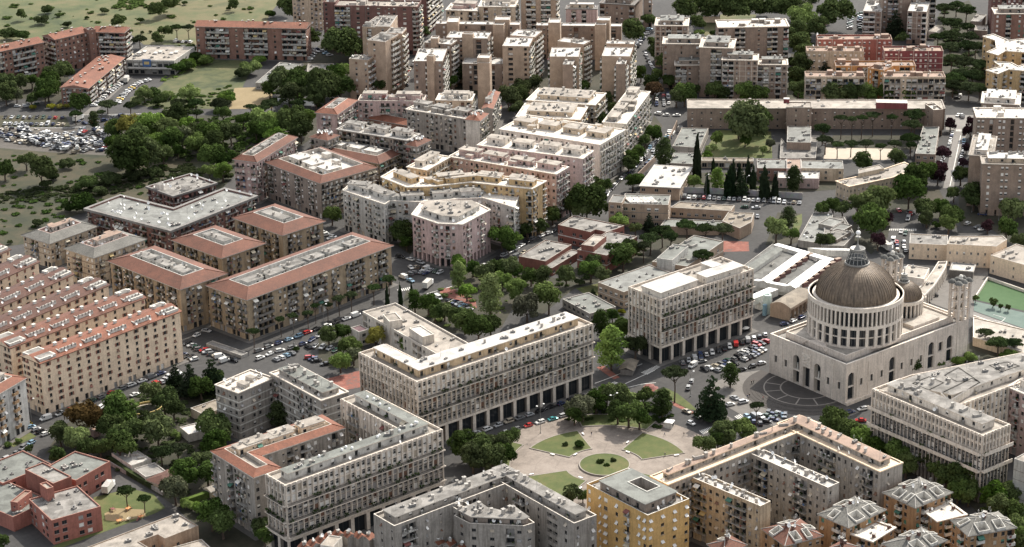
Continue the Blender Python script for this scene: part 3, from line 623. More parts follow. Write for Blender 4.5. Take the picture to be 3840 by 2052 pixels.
STY['greyU'] = dict(pave=1, wall=W_GREY, fh=3.2, gh=3.6, bay=3.1, top=1.0, A='w.wbw.dw', B='w.w', G='g.', bal='bars', balm=BAL_G, bl='wekkb', vars=(0, 0, 1, 2, 3, 0), logg=CONC_D, rk='flat', roof=R_CREAM, cop=W_WHITE, par=0.9, chim=9, dish=6, ant=3, awn=0.2)
LIST = []
# ---------------------------------------------------------------- far left: brick blocks with tiled roofs, supermarket
building('brick_apartment_block', 'red-roofed brick block cut by the left edge, balconies in long strips', 'apartment block', [V('D', 'a', '-180 418,318 312', 21, 'brickred', d=13)])
building('brick_apartment_block', 'red-roofed brick block of two wings bent round a dark stair tower', 'apartment block', [
    V('R', 'a', '350 256,405 292,645 236', 21.5, 'brickred', A='wLLLLLLw', B='ww', chim=7), V('R', 'a', '688 236,915 241,962 205', 21.5, 'brickred', A='wLLLLLw', B='LLL', chim=8),
    V('R', 'a', '618 205,655 224,694 210', 23.5, 'brickred', rk='flat', par=0.6, A='s', B='s', C='s', chim=1, cop=B_RED, roof=R_DARK)])
building('brick_apartment_block', 'low four-storey brick block with a long tiled roof full of chimneys, beside parked cars', 'apartment block', [V('R', 'a', '455 640,650 652,915 427', 10.5, 'brickred', gh=0, rise=1.8, A='wBw', B='LLLLw', fh=2.7, chim=26)])
building('brick_apartment_block', 'widest red-roofed brick slab, facing the overgrown field, white sunblinds on its balconies', 'apartment block', [V('D', 'a', '1440 194,2254 211', 20.5, 'brickred', d=13, A='w.LLLLL.w.LLLLL.', chim=16)])
def market_front(root, ctx, parts, vols):
    p = vols[0]['poly']; a, b = np.array(p[0]), np.array(p[1]); u = (b-a)/np.hypot(*(b-a)); n = np.array([u[1], -u[0]]); L = np.hypot(*(b-a))
    mb = MB(); mb.obox(tuple(a+u*L*.5+n*1.6), u, L*.46, 1.5, 4.2, 4.7, BAL_G); mb.build('canopy', root)
    mb = MB(); c = a+u*L*.43+n*0.6; mb.obox(tuple(c), u, 2.6, 0.2, 5.0, 9.6, AWN['b']); mb.obox(tuple(c+n*0.26), u, 1.6, 0.05, 6.4, 8.2, AWN['y']); mb.build('sign_panel', root)
    for i in range(6):
        mb = MB(); c = a*0.5+np.array(p[2])*0.5+u*(i*5-13)+np.array([0, (i % 2)*4]); mb.obox(tuple(c), u, 1.3, 2.2, 8.0, 9.4, R_WHITE); mb.build('skylight', root)
building('supermarket', 'flat white-roofed supermarket with dark glass front and a blue and yellow panel', 'supermarket', [V('P', 'a', '930 440,1285 447,1435 345,1080 340', 9.0, 'low', wall=BAL_G, fh=4.3, bay=4, top=0.8, A='l', roof=R_CREAM, cop=BAL_W, fr='d', sq=False)], extra=market_front)
building('school_building', 'low grey-roofed school with a white skylight strip beside the dry field', 'school', [V('P', 'b', '15 610,140 616,355 472,195 458', 4.2, 'low', wall=BAL_G, roof=R_GREY, sq=False, vent=5), V('P', 'b', '395 530,520 537,602 500,592 468,402 470', 4.0, 'low', wall=W_BEIGE, roof=R_MID, sq=False)])
# ---------------------------------------------------------------- far middle: brick towers
building('apartment_block', 'beige block behind the dark brick slab, half hidden by trees', 'apartment block', [V('D', 'b', '285 -30,505 -22', 22, 'block', d=14, gh=0)])
building('apartment_block', 'dark red brick slab at the top edge, the widest of the far blocks', 'apartment block', [V('R', 'm', '290 80,1515 98,1590 8', 31, 'dark'), V('D', 'm', '118 28,300 34', 31, 'dark', d=13, A='.w.w')])
building('apartment_block', 'pale block with white balconies receding along the far street', 'apartment block', [V('R', 'm', '1575 -250,1640 -235,1860 -420', 34, 'dark', A='....', B='LLLLLLLL', balm=BAL_W, wall=B_DARK)])
building('tower_block', 'tallest sand brick tower group, stepped along the side street', 'tower block', [
    V('R', 'm', '900 690,1065 715,1140 612', None, 'sand', base=(1080, 1255), A='.w.w.', B='.', roof=R_MID, C='w'), V('R', 'm', '772 594,1042 618,1236 508', 34, 'sand', A='.w..', B='..LLL', roof=R_MID, huts=2, dish=2),
    V('R', 'm', '1046 482,1285 494,1355 414', 34, 'sand', A='....', B='LLL', roof=R_MID), V('R', 'm', '700 388,905 402,1110 255', 34, 'sand', A='.L.', B='.', roof=R_MID, huts=1), V('R', 'm', '905 372,1110 392,1222 226', 35, 'sand', A='.w.', B='.w.', roof=R_MID, huts=1)])
building('tower_block', 'small slender sand brick tower standing alone by the trees', 'tower block', [V('R', 'm', '512 968,700 986,742 930', None, 'sand', base=(722, 1345), A='w.', B='.', C='w', roof=R_MID), V('R', 'm', '505 862,785 886,838 826', 24.5, 'sand', A='.w', B='LL', C='L', roof=R_MID, dish=1)])
def shaft(t, s, h, st='sand'): return V('R', t, s, h, st, A='.', B='.', C='', par=0.6, chim=0, ant=0, huts=0)
building('tower_block', 'sand brick tower with dark centre slot and white roofs, right of the side street', 'tower block', [
    V('R', 'm', '1465 1022,1800 1034,1885 942', None, 'sand', base=(1778, 1440), A='...t..', B='LLL', wall=B_BROWN), V('R', 'm', '1462 893,1885 902,1955 716', 27.5, 'sand', B='LLLL', wall=B_BROWN), shaft('m', '1648 822,1752 828,1760 800', 31)])
building('tower_block', 'white-roofed L-shaped brick block behind the slotted tower', 'tower block', [
    V('R', 'm', '1618 625,2012 656,2050 585', 28, 'sand', wall=B_BROWN, B='LL'), V('R', 'm', '1940 552,2545 568,2590 474', 28, 'sand', wall=B_BROWN, A='.l.w..l.wl'), shaft('m', '1712 560,1822 566,1840 530', 31), shaft('m', '2172 500,2332 505,2345 478', 30.5)])
building('tower_block', 'broad white-roofed brick block with twin balcony columns, nearest the trees', 'tower block', [
    V('R', 'n', '-185 937,460 946,550 860', None, 'sand', base=(478, 1345), A='.wl.wl.w', B='.w.', wall=B_BROWN, chim=2), shaft('n', '44 926,220 931,250 888', 28.2), shaft('n', '35 850,215 856,248 800', 30.5)])
building('tower_block', 'long white-roofed brick slab, left one of the two behind the towers', 'tower block', [V('R', 'n', '-580 349,660 366,705 322', 29, 'sand', wall=B_BROWN, A='.wl..w..l.wl.w'), shaft('n', '266 360,426 366,436 330', 30.5), shaft('n', '300 288,515 292,530 236', 32), shaft('n', '-412 318,-240 324,-220 250', 32)])
TW = 'narrow white-roofed brick tower, %s of the three stepped ones in a row'
building('tower_block', TW % 'leftmost', 'tower block', [V('R', 'n', '412 792,715 802,752 744', None, 'sand', base=(728, 1300), A='....', B='L.', wall=B_BROWN), V('R', 'n', '395 702,800 684,862 556', 28.5, 'sand', A='.p.', B='LLL', chim=3), V('R', 'n', '520 520,885 546,930 452', 28, 'sand', A='..', B='LL')])
building('tower_block', TW % 'middle', 'tower block', [V('R', 'n', '1120 907,1260 908,1290 850', None, 'sand', base=(1265, 1345), A='..', B='.', wall=B_BROWN), V('R', 'n', '1300 946,1448 952,1475 890', 25.5, 'sand', A='..', B='L', wall=B_BROWN), V('R', 'n', '1110 818,1535 836,1560 700', 27.5, 'sand', A='...', B='LLL'), V('R', 'n', '1220 604,1608 654,1636 592', 28, 'sand', A='...', B='LL')])
building('tower_block', TW % 'rightmost', 'tower block', [V('R', 'n', '1890 907,2035 910,2060 850', None, 'sand', base=(2045, 1375), A='..', B='.', wall=B_BROWN), V('R', 'n', '2085 942,2225 946,2248 890', 25.5, 'sand', A='..', B='L', wall=B_BROWN), V('R', 'n', '1880 808,2290 832,2335 700', 27.5, 'sand', A='...', B='LLL'), V('R', 'n', '1940 640,2345 650,2368 604', 28, 'sand', A='...', B='LL')])
building('tower_block', 'long white-roofed brick slab, right one of the two behind the towers', 'tower block', [V('R', 'n', '905 373,2165 387,2198 346', None, 'sand', base=(2170, 885), wall=B_BROWN, A='.wwl...wl..w...l.w'), shaft('n', '1772 362,1932 366,1945 330', 28.5), shaft('n', '1085 330,1260 335,1275 270', 30), shaft('n', '1805 296,1990 300,2010 246', 30)])
building('apartment_block', 'pink plaster block with a dark roof rim behind the white-roofed slab', 'apartment block', [V('R', 'n', '1345 127,1802 132,1822 82', 25, 'brown', wall=W_PINK, cop=CONC_D, att=(2.5, 3, W_BEIGE, R_WHITE), A='.L.L.'), V('R', 'n', '1818 68,2350 72,2480 -60', None, 'brown', base=(2352, 405), wall=B_BROWN, cop=CONC_D, B='.....')])
building('apartment_block', 'tall sand brick block cut by the top edge, rows of balconies up its middle', 'apartment block', [V('R', 'n', '680 -95,1195 -85,1252 -150', 33, 'sand', A='w.LL.LL.w', B='LL')])
building('apartment_block', 'beige block with round corner balconies behind the left white-roofed slab', 'apartment block', [V('R', 'n', '62 92,600 97,668 10', 26, 'block', A='.L.w.LL.w', B='LL', bal='solid', huts=4)])
building('apartment_block', 'beige block with terrace gardens on its roof at the end of the side street', 'apartment block', [V('R', 'm', '1938 142,2390 157,2440 60', 24, 'block', A='wL.w.Lw', huts=6, hutm=W_PINK)])
building('apartment_block', 'brown brick block at the top edge above the crossroads', 'apartment block', [V('D', 'o', '45 -75,155 -75', 22, 'brown', d=14)])
# ---------------------------------------------------------------- far right brown brick blocks
building('apartment_block', 'brown brick block with pale floor lines beside the far end of the avenue', 'apartment block', [V('R', 'o', '195 326,618 331,656 234', 26, 'brown', pil=LINE, bands=LINE, A='wwL.Lww')])
building('apartment_block', 'brown brick block with cream roof in two staggered halves, middle of its cluster', 'apartment block', [V('R', 'o', '296 561,845 566,885 482', 27, 'brown', A='w..t..w'), V('R', 'o', '765 622,1202 619,1237 502', 30, 'brown', A='L..LL..w')])
building('apartment_block', 'short brown brick block with two balcony columns at the busy avenue', 'apartment block', [V('R', 'o', '402 752,455 838,908 836', None, 'brown', base=(458, 1195), A='..', B='LLw.L.w', att=(2.5, 2.6, W_TAUPE, R_GREY))])
building('apartment_block', 'brown brick block with a pale concrete grid, behind the long institute', 'apartment block', [V('R', 'o', '1062 768,1520 776,1540 700', 25, 'brown', pil=LINE, bands=LINE, A='wLLt.www'), V('R', 'o', '1512 830,1905 832,1922 765', None, 'brown', base=(1905, 1288), pil=LINE, bands=LINE, A='LLwLww')])
building('apartment_block', 'wide brown brick slab with white roof beside the tall trees', 'apartment block', [V('R', 'o', '1013 353,1922 336,1950 240', 28, 'brown', A='w.Lw.LL..w.LL.LLL', att=None, huts=5, hutm=W_TAUPE)])
building('tower_block', 'brown tower with white square-notched roof, left one of the pair at the top', 'tower block', [V('R', 'q', '735 134,945 132,986 10', None, 'sand', base=(941, 425), wall=B_BROWN, pil=LINE, bands=LINE, A='LLw', B='.', huts=1)])
building('tower_block', 'brown tower with white square-notched roof, right one of the pair at the top', 'tower block', [V('R', 'q', '1235 137,1452 132,1492 12', None, 'sand', base=(1448, 505), wall=B_BROWN, pil=LINE, bands=LINE, A='L.w', B='.', huts=1)])
building('apartment_block', 'dark brown slab behind the twin notched towers', 'apartment block', [V('D', 'q', '960 -75,1560 -85', 27, 'brown', d=14, att=None)])
RW = dict(d=11, bay=3.0, A='wwwt.ww', gh=0, att=None, over=0, huts=3, hutm=R_PINK, hutr=R_PINK, roof=R_PINK, cop=R_PINK, pil=LINE, pilk=3, vars=(1, 2, 2, 1), bl='w', chim=2)
building('terraced_block', 'brick red housing row with pink roof terrace, hindmost of the rows', 'apartment block', [V('D', 'q', '225 442,1065 442', 17, 'brown', wall=W_REDB, **RW)])
building('terraced_block', 'beige housing row with a pink roof terrace, left behind the cedar', 'apartment block', [V('D', 'q', '104 573,748 576', 15, 'brown', wall=W_BEIGE, **RW)])
building('terraced_block', 'dark wine red housing row with white window frames', 'apartment block', [V('D', 'q', '975 572,1640 572', 18, 'brown', wall=W_RED, **dict(RW, bands=LINE))])
building('terraced_block', 'orange housing row with cream roof between the beige rows', 'apartment block', [V('D', 'q', '430 740,1330 737', 15.5, 'brown', wall=W_ORANGE, **dict(RW, A='LLt.'))])
building('terraced_block', 'front beige housing row in two halves with dark balconies and an orange core', 'apartment block', [V('D', 'q', '92 858,755 861', 18, 'brown', wall=W_BEIGE, **dict(RW, A='LLLtLLLL', bal='bars')), V('D', 'q', '975 862,1665 862', 18, 'brown', wall=W_BEIGE, **dict(RW, A='LLLtLLLL', bal='bars')), V('D', 'q', '790 760,975 790', 19, 'brown', wall=W_ORANGE, **dict(RW, A='tL'))])
OC = dict(att=None, over=0.3, cop=W_WHITE, roof=R_PINK, A='..w.L.w.', bl='we', parin=CONC_D, gh=0)
building('apartment_block', 'ochre star-shaped block with white roof rim, the nearer of two at the right edge', 'apartment block', [V('P', 'q', '2122 785,2250 825,2370 775,2640 800,2640 690,2480 742,2400 700,2215 692,2290 745', 19, 'brown', wall=W_OCHRE, sq=False, **OC)])
building('apartment_block', 'ochre star-shaped block with white roof rim, the farther of two at the right edge', 'apartment block', [V('P', 'q', '2128 580,2250 615,2335 568,2640 590,2640 420,2370 450,2200 380,2085 405,2225 450,2235 535', 21, 'brown', wall=W_OCHRE, sq=False, **OC)])
building('apartment_block', 'red brick block with green shutters and white roof at the right edge', 'apartment block', [V('D', 'q', '2220 152,2720 152', 22, 'brown', d=14, wall=B_RED, A='w.L.ww.L', bl='gw', vars=(1, 2, 2))])
building('apartment_block', 'dark red brick block cut by the upper right corner', 'apartment block', [V('D', 'q', '2185 -80,2760 -80', 24, 'brown', d=14, wall=B_DARK, A='wwLw', vars=(1, 1, 2), bl='we')])
building('apartment_block', 'small block with layered white roof terraces at the right edge', 'apartment block', [V('R', 'd', '1652 768,1935 770,1942 690', 21, 'brown', wall=W_TAUPE, cop=W_WHITE, att=(2.5, 3, W_WHITE, R_WHITE), A='W.WW.W', bl='w')])
building('apartment_block', 'grey-brown slab with columns of white windows beside the grey road', 'apartment block', [V('R', 'd', '1620 864,2120 870,2150 800', 27, 'brown', wall=B_BROWN, cop=W_WHITE, att=None, bay=2.2, A='ww.l.ww.l.ww', vars=(1, 1, 2), bl='w', huts=4, hutm=W_WHITE)])
building('apartment_block', 'nearest grey-brown slab at the right edge, above the parked cars and trees', 'apartment block', [V('R', 'd', '1562 1146,1735 1152,1765 1006', 27, 'brown', wall=B_BROWN, cop=R_CREAM, att=(3, 2.6, W_WHITE, R_WHITE), A='...'), V('R', 'd', '1662 1206,2160 1216,2190 1150', 27, 'brown', wall=B_BROWN, cop=R_CREAM, att=(3, 2.6, W_BEIGE, R_WHITE), bay=2.2, A='.w..ww..w', vars=(1, 1, 2), bl='w')])
# ---------------------------------------------------------------- the long institute and its low buildings
def institute(root, ctx, parts, vols):
    mb = MB(); q = at('d', 990, 780, 16); mb.obox(q, np.array([0.69, -0.72]), 8.5, 3, 15, 18.5, W_RED, R_WHITE); mb.build('roof_room', root)
    mb = MB(); q = at('d', 215, 745, 16); mb.obox(q, np.array([0.69, -0.72]), 1.6, 1.6, 15, 17.5, W_RED, R_WHITE); mb.build('roof_room', root)
building('institute', 'very long brown brick institute with few windows and pale roof', 'institute', [V('D', 'c', '1335 797,3234 800', None, 'brown', base=(1342, 950), d=17, wall=B_BROWN, att=None, over=0.3, bay=5.2, A='n', B='n', gh=0, fh=4.2, cop=R_CREAM, roof=R_CREAM, chim=3, dish=0, huts=0, bl='we', vars=(0, 1, 1), awn=0),
    V('D', 'd', '217 790,402 792', 15.5, 'brown', d=10, wall=B_BROWN, att=None, A='.n', over=0.2, huts=0, cop=R_CREAM, roof=R_CREAM, dish=0), V('D', 'd', '1300 812,1372 806', 15.2, 'brown', d=12, wall=B_BROWN, att=None, A='.', over=0, huts=0, dish=0)], extra=institute)
LOWB = dict(chim=0)
building('hall', 'square brick hall with stained grey roof before the institute', 'hall', [V('P', 'd', '218 1050,395 1050,397 925,222 935', 7, 'low', wall=B_BROWN, A='.', roof=R_GREY), V('P', 'd', '165 1165,430 1165,445 1020,400 1010,395 1060,215 1060,175 1020', 3, 'low', wall=W_GREY, A='.', roof=R_MID, sq=False)])
building('side_wing', 'low green-grey roofed wing along the grey road', 'wing', [V('P', 'd', '1165 1132,1312 1138,1342 935,1222 930', 7, 'low', wall=B_BROWN, roof=R_GREEN, chim=3, sq=False)])
building('workshop', 'green flat-roofed workshop beside the tallest cypress, near the street wall', 'workshop', [V('P', 'w', '528 216,598 78,800 82,735 232', 5, 'low', wall=W_GREY, roof=R_GREEN, sq=False, cop=R_CREAM), V('P', 'w', '500 345,540 262,700 268,690 352', 4, 'low', wall=W_GREY, roof=R_GREEN, sq=False)])
building('gymnasium', 'bright white flat-roofed sports hall at the street bend', 'sports hall', [V('P', 'w', '283 516,397 360,670 378,580 531', 7, 'low', wall=B_TAN, A='..W', roof=R_WHITE, cop=R_WHITE, par=0.1, over=0.6, sq=False)])
building('cloister_wing', 'long low pale wing with a row of openings behind the cypresses', 'wing', [V('P', 'w', '748 328,1140 332,1140 306,745 302', 4, 'low', wall=W_BEIGE, A='l', bay=3, roof=R_TAN, sq=False)])
building('convent_wing', 'two-storey pink-brown wing with patched grey roof behind the cypresses', 'wing', [V('D', 'd', '0 1240,218 1242', 7, 'low', d=15, wall=B_RED, roof=R_GREY), V('D', 'd', '215 1242,325 1244', 8, 'low', d=16, wall=W_PINK, roof=R_PINK), V('D', 'd', '325 1240,636 1245', 7, 'low', d=13, wall=W_BEIGE, roof=R_GREY, A='w.w'), V('P', 'd', '150 1312,455 1318,460 1252,155 1254', 5.5, 'low', wall=W_PINK, A='w.w.', roof=R_WHITE, sq=False)])
building('villa', 'cream villa with a bent flat roof and cornice below the white courtyard', 'villa', [V('P', 'd', '582 1334,678 1374,1000 1306,1030 1290,1198 1252,1085 1196,905 1256,880 1272', 8.5, 'low', wall=W_BEIGE, A='n', B='n', bay=2.6, roof=R_CREAM, cop=W_CREAM, over=0.4, sq=False), V('P', 'd', '745 1280,935 1240,900 1212,745 1250', 10.5, 'low', wall=W_BEIGE, A='.', roof=R_CREAM, sq=False)])
# ---------------------------------------------------------------- middle: terracotta and plaster blocks
building('apartment_block', 'terracotta L-shaped block with hipped corner beside the grove, upper row', 'apartment block', [V('R', 'r', '120 350,388 373,640 196', 20.5, 'tiled', wall=W_PINK, tile=TILE_B, A='w.dd.w', slope=3.5, huts=4), V('D', 'r', '655 196,1505 204', 20.5, 'block', d=12, wall=W_PINK, gh=0, A='wdw.bbw', huts=8, hutm=W_PINK, over=0)])
building('apartment_block', 'beige block with a red-tiled wing end and cluttered right side, upper row', 'apartment block', [V('D', 'r', '1670 184,2120 192', 20.5, 'block', d=12, A='wdw.bbw', huts=6), V('R', 'r', '2285 260,2390 302,2482 92', None, 'tiled', base=(2395, 668), wall=W_GREY, tile=TILE_B, B='bbb', A='', rk='gable', rise=1.0, bal='bars', balm=BAL_W)])
building('apartment_block', 'grey plaster block with rooftop huts and a small hipped red end', 'apartment block', [V('R', 'r', '1285 302,2060 428,2170 350', 20.5, 'block', wall=W_GREY, huts=10, hutm=W_GREY, roof=R_MID, dish=12), V('R', 'r', '2058 430,2228 456,2335 366', 20.5, 'tiled', wall=W_WHITE, tile=TILE_B, rk='hip', rise=2, A='..', B='bb', huts=0)])
building('apartment_block', 'long red-roofed block with rows of white shutters, longest of the tiled ones', 'apartment block', [V('R', 'r', '540 382,1975 630,2118 532', None, 'tiled', base=(1992, 868), wall=stucco('brick_plaster', (0.30, 0.17, 0.125)), tile=TILE_B, A='www.dd.www.bb.', slope=4.5, huts=9, dish=14, vars=(1, 2, 2, 1), bl='w', roof=R_MID)])
building('apartment_block', 'brown block with flat centre between two hipped red end roofs', 'apartment block', [V('D', 'r', '392 560,1300 705', 21, 'block', d=12, wall=W_TAUPE, A='LLLt', over=0.5, cop=BAL_G, bal='solid', balm=BAL_D, huts=3, roof=R_MID), V('R', 'r', '45 664,266 708,402 642', 20, 'tiled', wall=W_GREY, rk='hip', rise=2.2, huts=0), V('R', 'r', '1275 770,1415 790,1592 707', 20, 'tiled', wall=W_GREY, rk='hip', rise=2.2, A='bd.', huts=0)])
building('apartment_block', 'red-roofed block with white roof terraces between the flat-centred and corner blocks', 'apartment block', [V('R', 'r', '45 834,930 1005,1250 854', None, 'tiled', base=(945, 1310), wall=stucco('olive_plaster', (0.34, 0.27, 0.18)), slope=4.5, huts=7, dish=14, roof=R_WHITE, hutm=W_WHITE)])
building('apartment_block', 'red-roofed corner block with an L of white terrace huts, at the field edge', 'apartment block', [V('R', 'b', '95 1197,495 1350,862 1220', None, 'tiled', base=(505, 1620), slope=4.5, huts=7, dish=14, roof=R_WHITE, hutm=W_WHITE, A='wbw.wdw.', vars=(1, 2, 1, 0), bl='w')])
building('apartment_block', 'pinkish tall block with tiled rim at the edge of the field', 'apartment block', [V('R', 'a', '1765 1152,1890 1194,2184 1014', None, 'tiled', base=(1898, 1495), wall=W_PINK, slope=3.0, huts=4, A='ddw', B='bwd')])
building('apartment_block', 'beige block with penthouse terrace, upper one of the pair by the avenue', 'apartment block', [V('R', 's', '672 220,1545 284,1670 132', 18, 'block', A='w.LLw', B='bbb', att=(4.6, 2.8, W_BEIGE, R_CREAM), huts=0)])
building('apartment_block', 'beige block with penthouse terrace and an orange end, lower one of the pair', 'apartment block', [V('R', 's', '537 434,1352 472,1490 302', 17, 'block', wall=stucco('tan_orange_plaster', (0.52, 0.36, 0.23)), A='wLwdL', B='bbb', att=(5, 2.8, W_BEIGE, R_CREAM), huts=0)])
building('apartment_block', 'white slab running up the avenue, its sunny side crowded with balconies', 'apartment block', [V('R', 's', '1655 502,1945 524,2255 114', None, 'block', base=(1932, 1010), wall=W_WHITE, A='...t', B='bdbb', huts=6, hutm=W_GREY)])
building('apartment_block', 'white block with stepped roof huts and a balcony-covered right end', 'apartment block', [V('R', 's', '325 594,1612 794,1860 592', None, 'block', base=(1606, 1315), wall=W_WHITE, A='wdw.bw.t', B='bbbb', huts=9, hutm=W_BEIGE)])
building('apartment_block', 'pale pink block with four white penthouses in a row', 'apartment block', [V('R', 's', '40 799,1388 974,1508 874', 26, 'block', wall=stucco('pale_pink_plaster', (0.58, 0.47, 0.44), 0.3, 0.45), A='wdwn.wd', B='bb', huts=0)])
building('apartment_block', 'dusky pink block with its left wing folded towards the ochre one', 'apartment block', [V('R', 's', '-330 946,1050 1174,1192 1080', 25, 'block', wall=W_PINK, A='wdwt', huts=8, hutm=W_PINK), V('R', 'r', '1315 1037,1545 1087,1850 917', 25, 'block', wall=W_BEIGE, A='w', huts=1)])
building('apartment_block', 'ochre yellow block with a gently waving front', 'apartment block', [V('P', 'P', '1432 662,1528 700,1632 696,1765 681,1995 706,2045 678,1795 650,1640 664,1565 665,1478 635', 26, 'block', wall=W_OCHRE, A='wdw.bn', huts=6, hutm=W_OCHRE, sq=False, minw=3, over=0.6)])
building('apartment_block', 'light grey block with zigzag front wrapped round the pink corner tower', 'apartment block', [V('P', 'f', '660 64,968 167,1010 140,1240 150,1420 135,1690 118,1925 190,1962 100,1790 65,1690 55,1280 78,1060 92,930 28,720 8', None, 'block', base=(674, 365), wall=W_LGREY, A='wdwb.wd', roof=R_MID, huts=7, hutm=W_LGREY, sq=False, minw=3, over=0.2)])
building('apartment_block', 'pink corner block with cut front corner above a white shop arcade', 'apartment block', [V('P', 'f', '1172 242,1366 307,1540 314,1744 207,1640 155,1235 160', None, 'block', base=(1184, 560), wall=stucco('rose_plaster', (0.54, 0.40, 0.38), 0.3, 0.45), A='wbw.', G='a', gh=4.5, roof=R_MID, sq=False, att=(4, 3, W_LGREY, R_CREAM), huts=0, dish=6, C='b')])
# ---------------------------------------------------------------- left middle: dark flat block, slate hips, ringed tile roofs
building('apartment_block', 'dark V-shaped block with broad flat grey roof lined with white dishes', 'apartment block', [V('P', 'e', '645 197,1242 352,1570 222,1910 112,1640 52,1290 207,890 102', 18, 'block', wall=B_DARK, A='bwdb', bal='dark', balm=BAL_G, pent=None, roof=R_GREY, over=1.4, ovt=1.2, cop=CONC_D, huts=0, hutm=W_GREY, dish=34, vent=6, chim=0, awn=0.25, awc='ggww')])
building('apartment_block', 'small dark block with stained grey roof beside the meadow', 'apartment block', [V('R', 'e', '1045 50,1278 105,1590 10', 15, 'block', wall=B_DARK, A='bwb', bal='dark', balm=BAL_G, pent=None, roof=R_MID, over=0.8, ovt=1.0, cop=CONC_D, huts=2, dish=10)])
HS = dict(wall=W_BEIGE, bands=stucco('brown_line', (0.16, 0.09, 0.07)), tile=SLATE, A='w.bb.w', B='wb.bw', bal='dark', slope=5, rise=2.3, sink=1.2, huts=1, dish=12, inwall=W_PINK, roof=R_PINK)
building('apartment_block', 'cream block with grey slate hips, left one of the pair, crowded with dishes', 'apartment block', [V('R', 'e', '180 392,365 457,712 332', None, 'tiled', base=(368, 645), **HS)])
building('apartment_block', 'cream block with grey slate hips, right one of the pair', 'apartment block', [V('R', 'e', '487 492,690 562,1066 427', 16, 'tiled', **HS)])
RING = dict(wall=stucco('dark_beige', (0.36, 0.28, 0.19), 0.4, 0.6), A='.LLwLL.LbwL', B='.Lwd.wLL', logg=CONC_D, bal='solid', balm=BAL_D, cop=BAL_G, roof=R_DARK, slope=6.5, rise=2.4, sink=2.8, over=1.0, hutm=W_LGREY, awc='gwwe', inwall=W_LGREY, pentr=R_MID, dish=9)  # darker beige, the same on every wall of the ringed blocks
building('apartment_block', 'red ring-roofed block with dark balconies, between the slate-roofed pair and the long one', 'apartment block', [V('R', 'e', '812 587,1330 792,1652 677', None, 'tiled', base=(1348, 1115), **dict(RING, tile=TILE_R))])
building('apartment_block', 'red ring-roofed block with a small court, right behind the dark flat-roofed one', 'apartment block', [V('R', 'e', '1280 432,1635 562,1957 462', 18, 'tiled', **dict(RING, huts=2))])
building('apartment_block', 'red ring-roofed block nearest the parked cars by the light grey block', 'apartment block', [V('R', 'f', '-140 267,215 394,507 292', 18, 'tiled', **dict(RING, huts=2))])
building('apartment_block', 'longest red ring-roofed block, lining the tree-planted street', 'apartment block', [V('R', 'f', '-308 757,-48 870,1015 474', None, 'tiled', base=(-36, 1178), **dict(RING, huts=8, A='.bd.db', B='.dLLL.wwLL.dwLLL.dw', tile=tiles('worn_roof_tiles', (0.135, 0.050, 0.029))))])
# ---------------------------------------------------------------- cream rows
def cream_row(i, L, F, R, lab):
    def ex(root, ctx, parts, vols):
        p = vols[0]['poly']; z = vols[0]['z1']; F_, R_ = np.array(p[1]), np.array(p[2]); u = (R_-F_)/np.hypot(*(R_-F_)); n = np.array([-u[1], u[0]]); LL = np.hypot(*(R_-F_)); W = math.dist(p[0], p[1])
        for k in range(5):                                   # roof loggias with white stepped parapets along the street slope
            a = 0.155*LL + k*0.178*LL; mb = MB(); c = F_+u*(a+0.055*LL)+n*1.7; hl = 0.057*LL
            mb.obox(tuple(c), u, hl, 0.15, z-0.1, z+2.3, BAL_W); mb.obox(tuple(c+n*1.3), u, hl, 1.1, z+0.1, z+0.75, R_MID)
            mb.obox(tuple(c+u*hl+n*1.2), u, 0.15, 1.3, z, z+1.6, BAL_W); mb.obox(tuple(c-u*hl+n*1.2), u, 0.15, 1.3, z, z+1.6, BAL_W)
            for q in range(5): mb.obox(tuple(c+u*(-hl+0.6+q*(2*hl-1.2)/4)-n*0.17), u, 0.22, 0.05, z+1.5, z+2.5, BAL_D)
            mb.build('roof_loggia', root)
            for q in (-0.6, 0.6):
                mb = MB(); c2 = F_+u*(a+0.055*LL+q*hl)+n*(W*0.56); mb.obox(tuple(c2), u, 0.55, 0.55, z+1.2, z+3.0, BAL_W); mb.obox(tuple(c2), u, 0.75, 0.75, z+3.0, z+3.2, BAL_W); mb.build('chimney', root)
        for e in (0, 1):
            mb = MB(); c = (F_+u*4.2 if e == 0 else R_-u*3.6)+n*W*0.5; s = 4.0 if e == 0 else 3.2
            mb.obox(tuple(c), u, s, W*0.47, z-0.1, z+1.5, BAL_W, BAL_W); mb.obox(tuple(c), u, s-0.6, W*0.47-0.6, z+1.5, z+1.52, R_MID, R_MID); mb.build('roof_terrace', root)
        for k in range(9): inst('satellite_dish', DISH_ME, root, Matrix.Translation((*(F_+u*(6+k*LL/10)+n*0.4), z)) @ Matrix.Translation(-root.location))
    building('cream_apartment_row', lab, 'apartment block', [V('R', 'K', '%s,%s,%s' % (L, F, R), 23.0, 'cream', dish=0, chim=0, tile=TILE_B if i == 0 else TILE_D if i > 1 else TILES_M)], extra=ex, group='parallel cream apartment rows')
TILES_M = tiles('mid_roof_tiles', (0.150, 0.058, 0.035))
cream_row(0, '240 692', '415 778', '1858 242', 'cream apartment row nearest the parked cars, all eight floors of windows in view')
cream_row(1, '-65 535', '105 618', '1495 102', 'second cream apartment row, directly behind the fully visible one')
cream_row(2, '-460 485', '-290 568', '1118 -30', 'third cream apartment row counted from the parked cars')
cream_row(3, '-830 410', '-660 493', '752 -142', 'fourth cream apartment row counted from the parked cars')
cream_row(4, '-1180 290', '-1010 373', '395 -268', 'fifth cream apartment row, second from the meadow')
cream_row(5, '-1500 150', '-1330 233', '98 -396', 'sixth cream apartment row, only its end showing at the left edge')
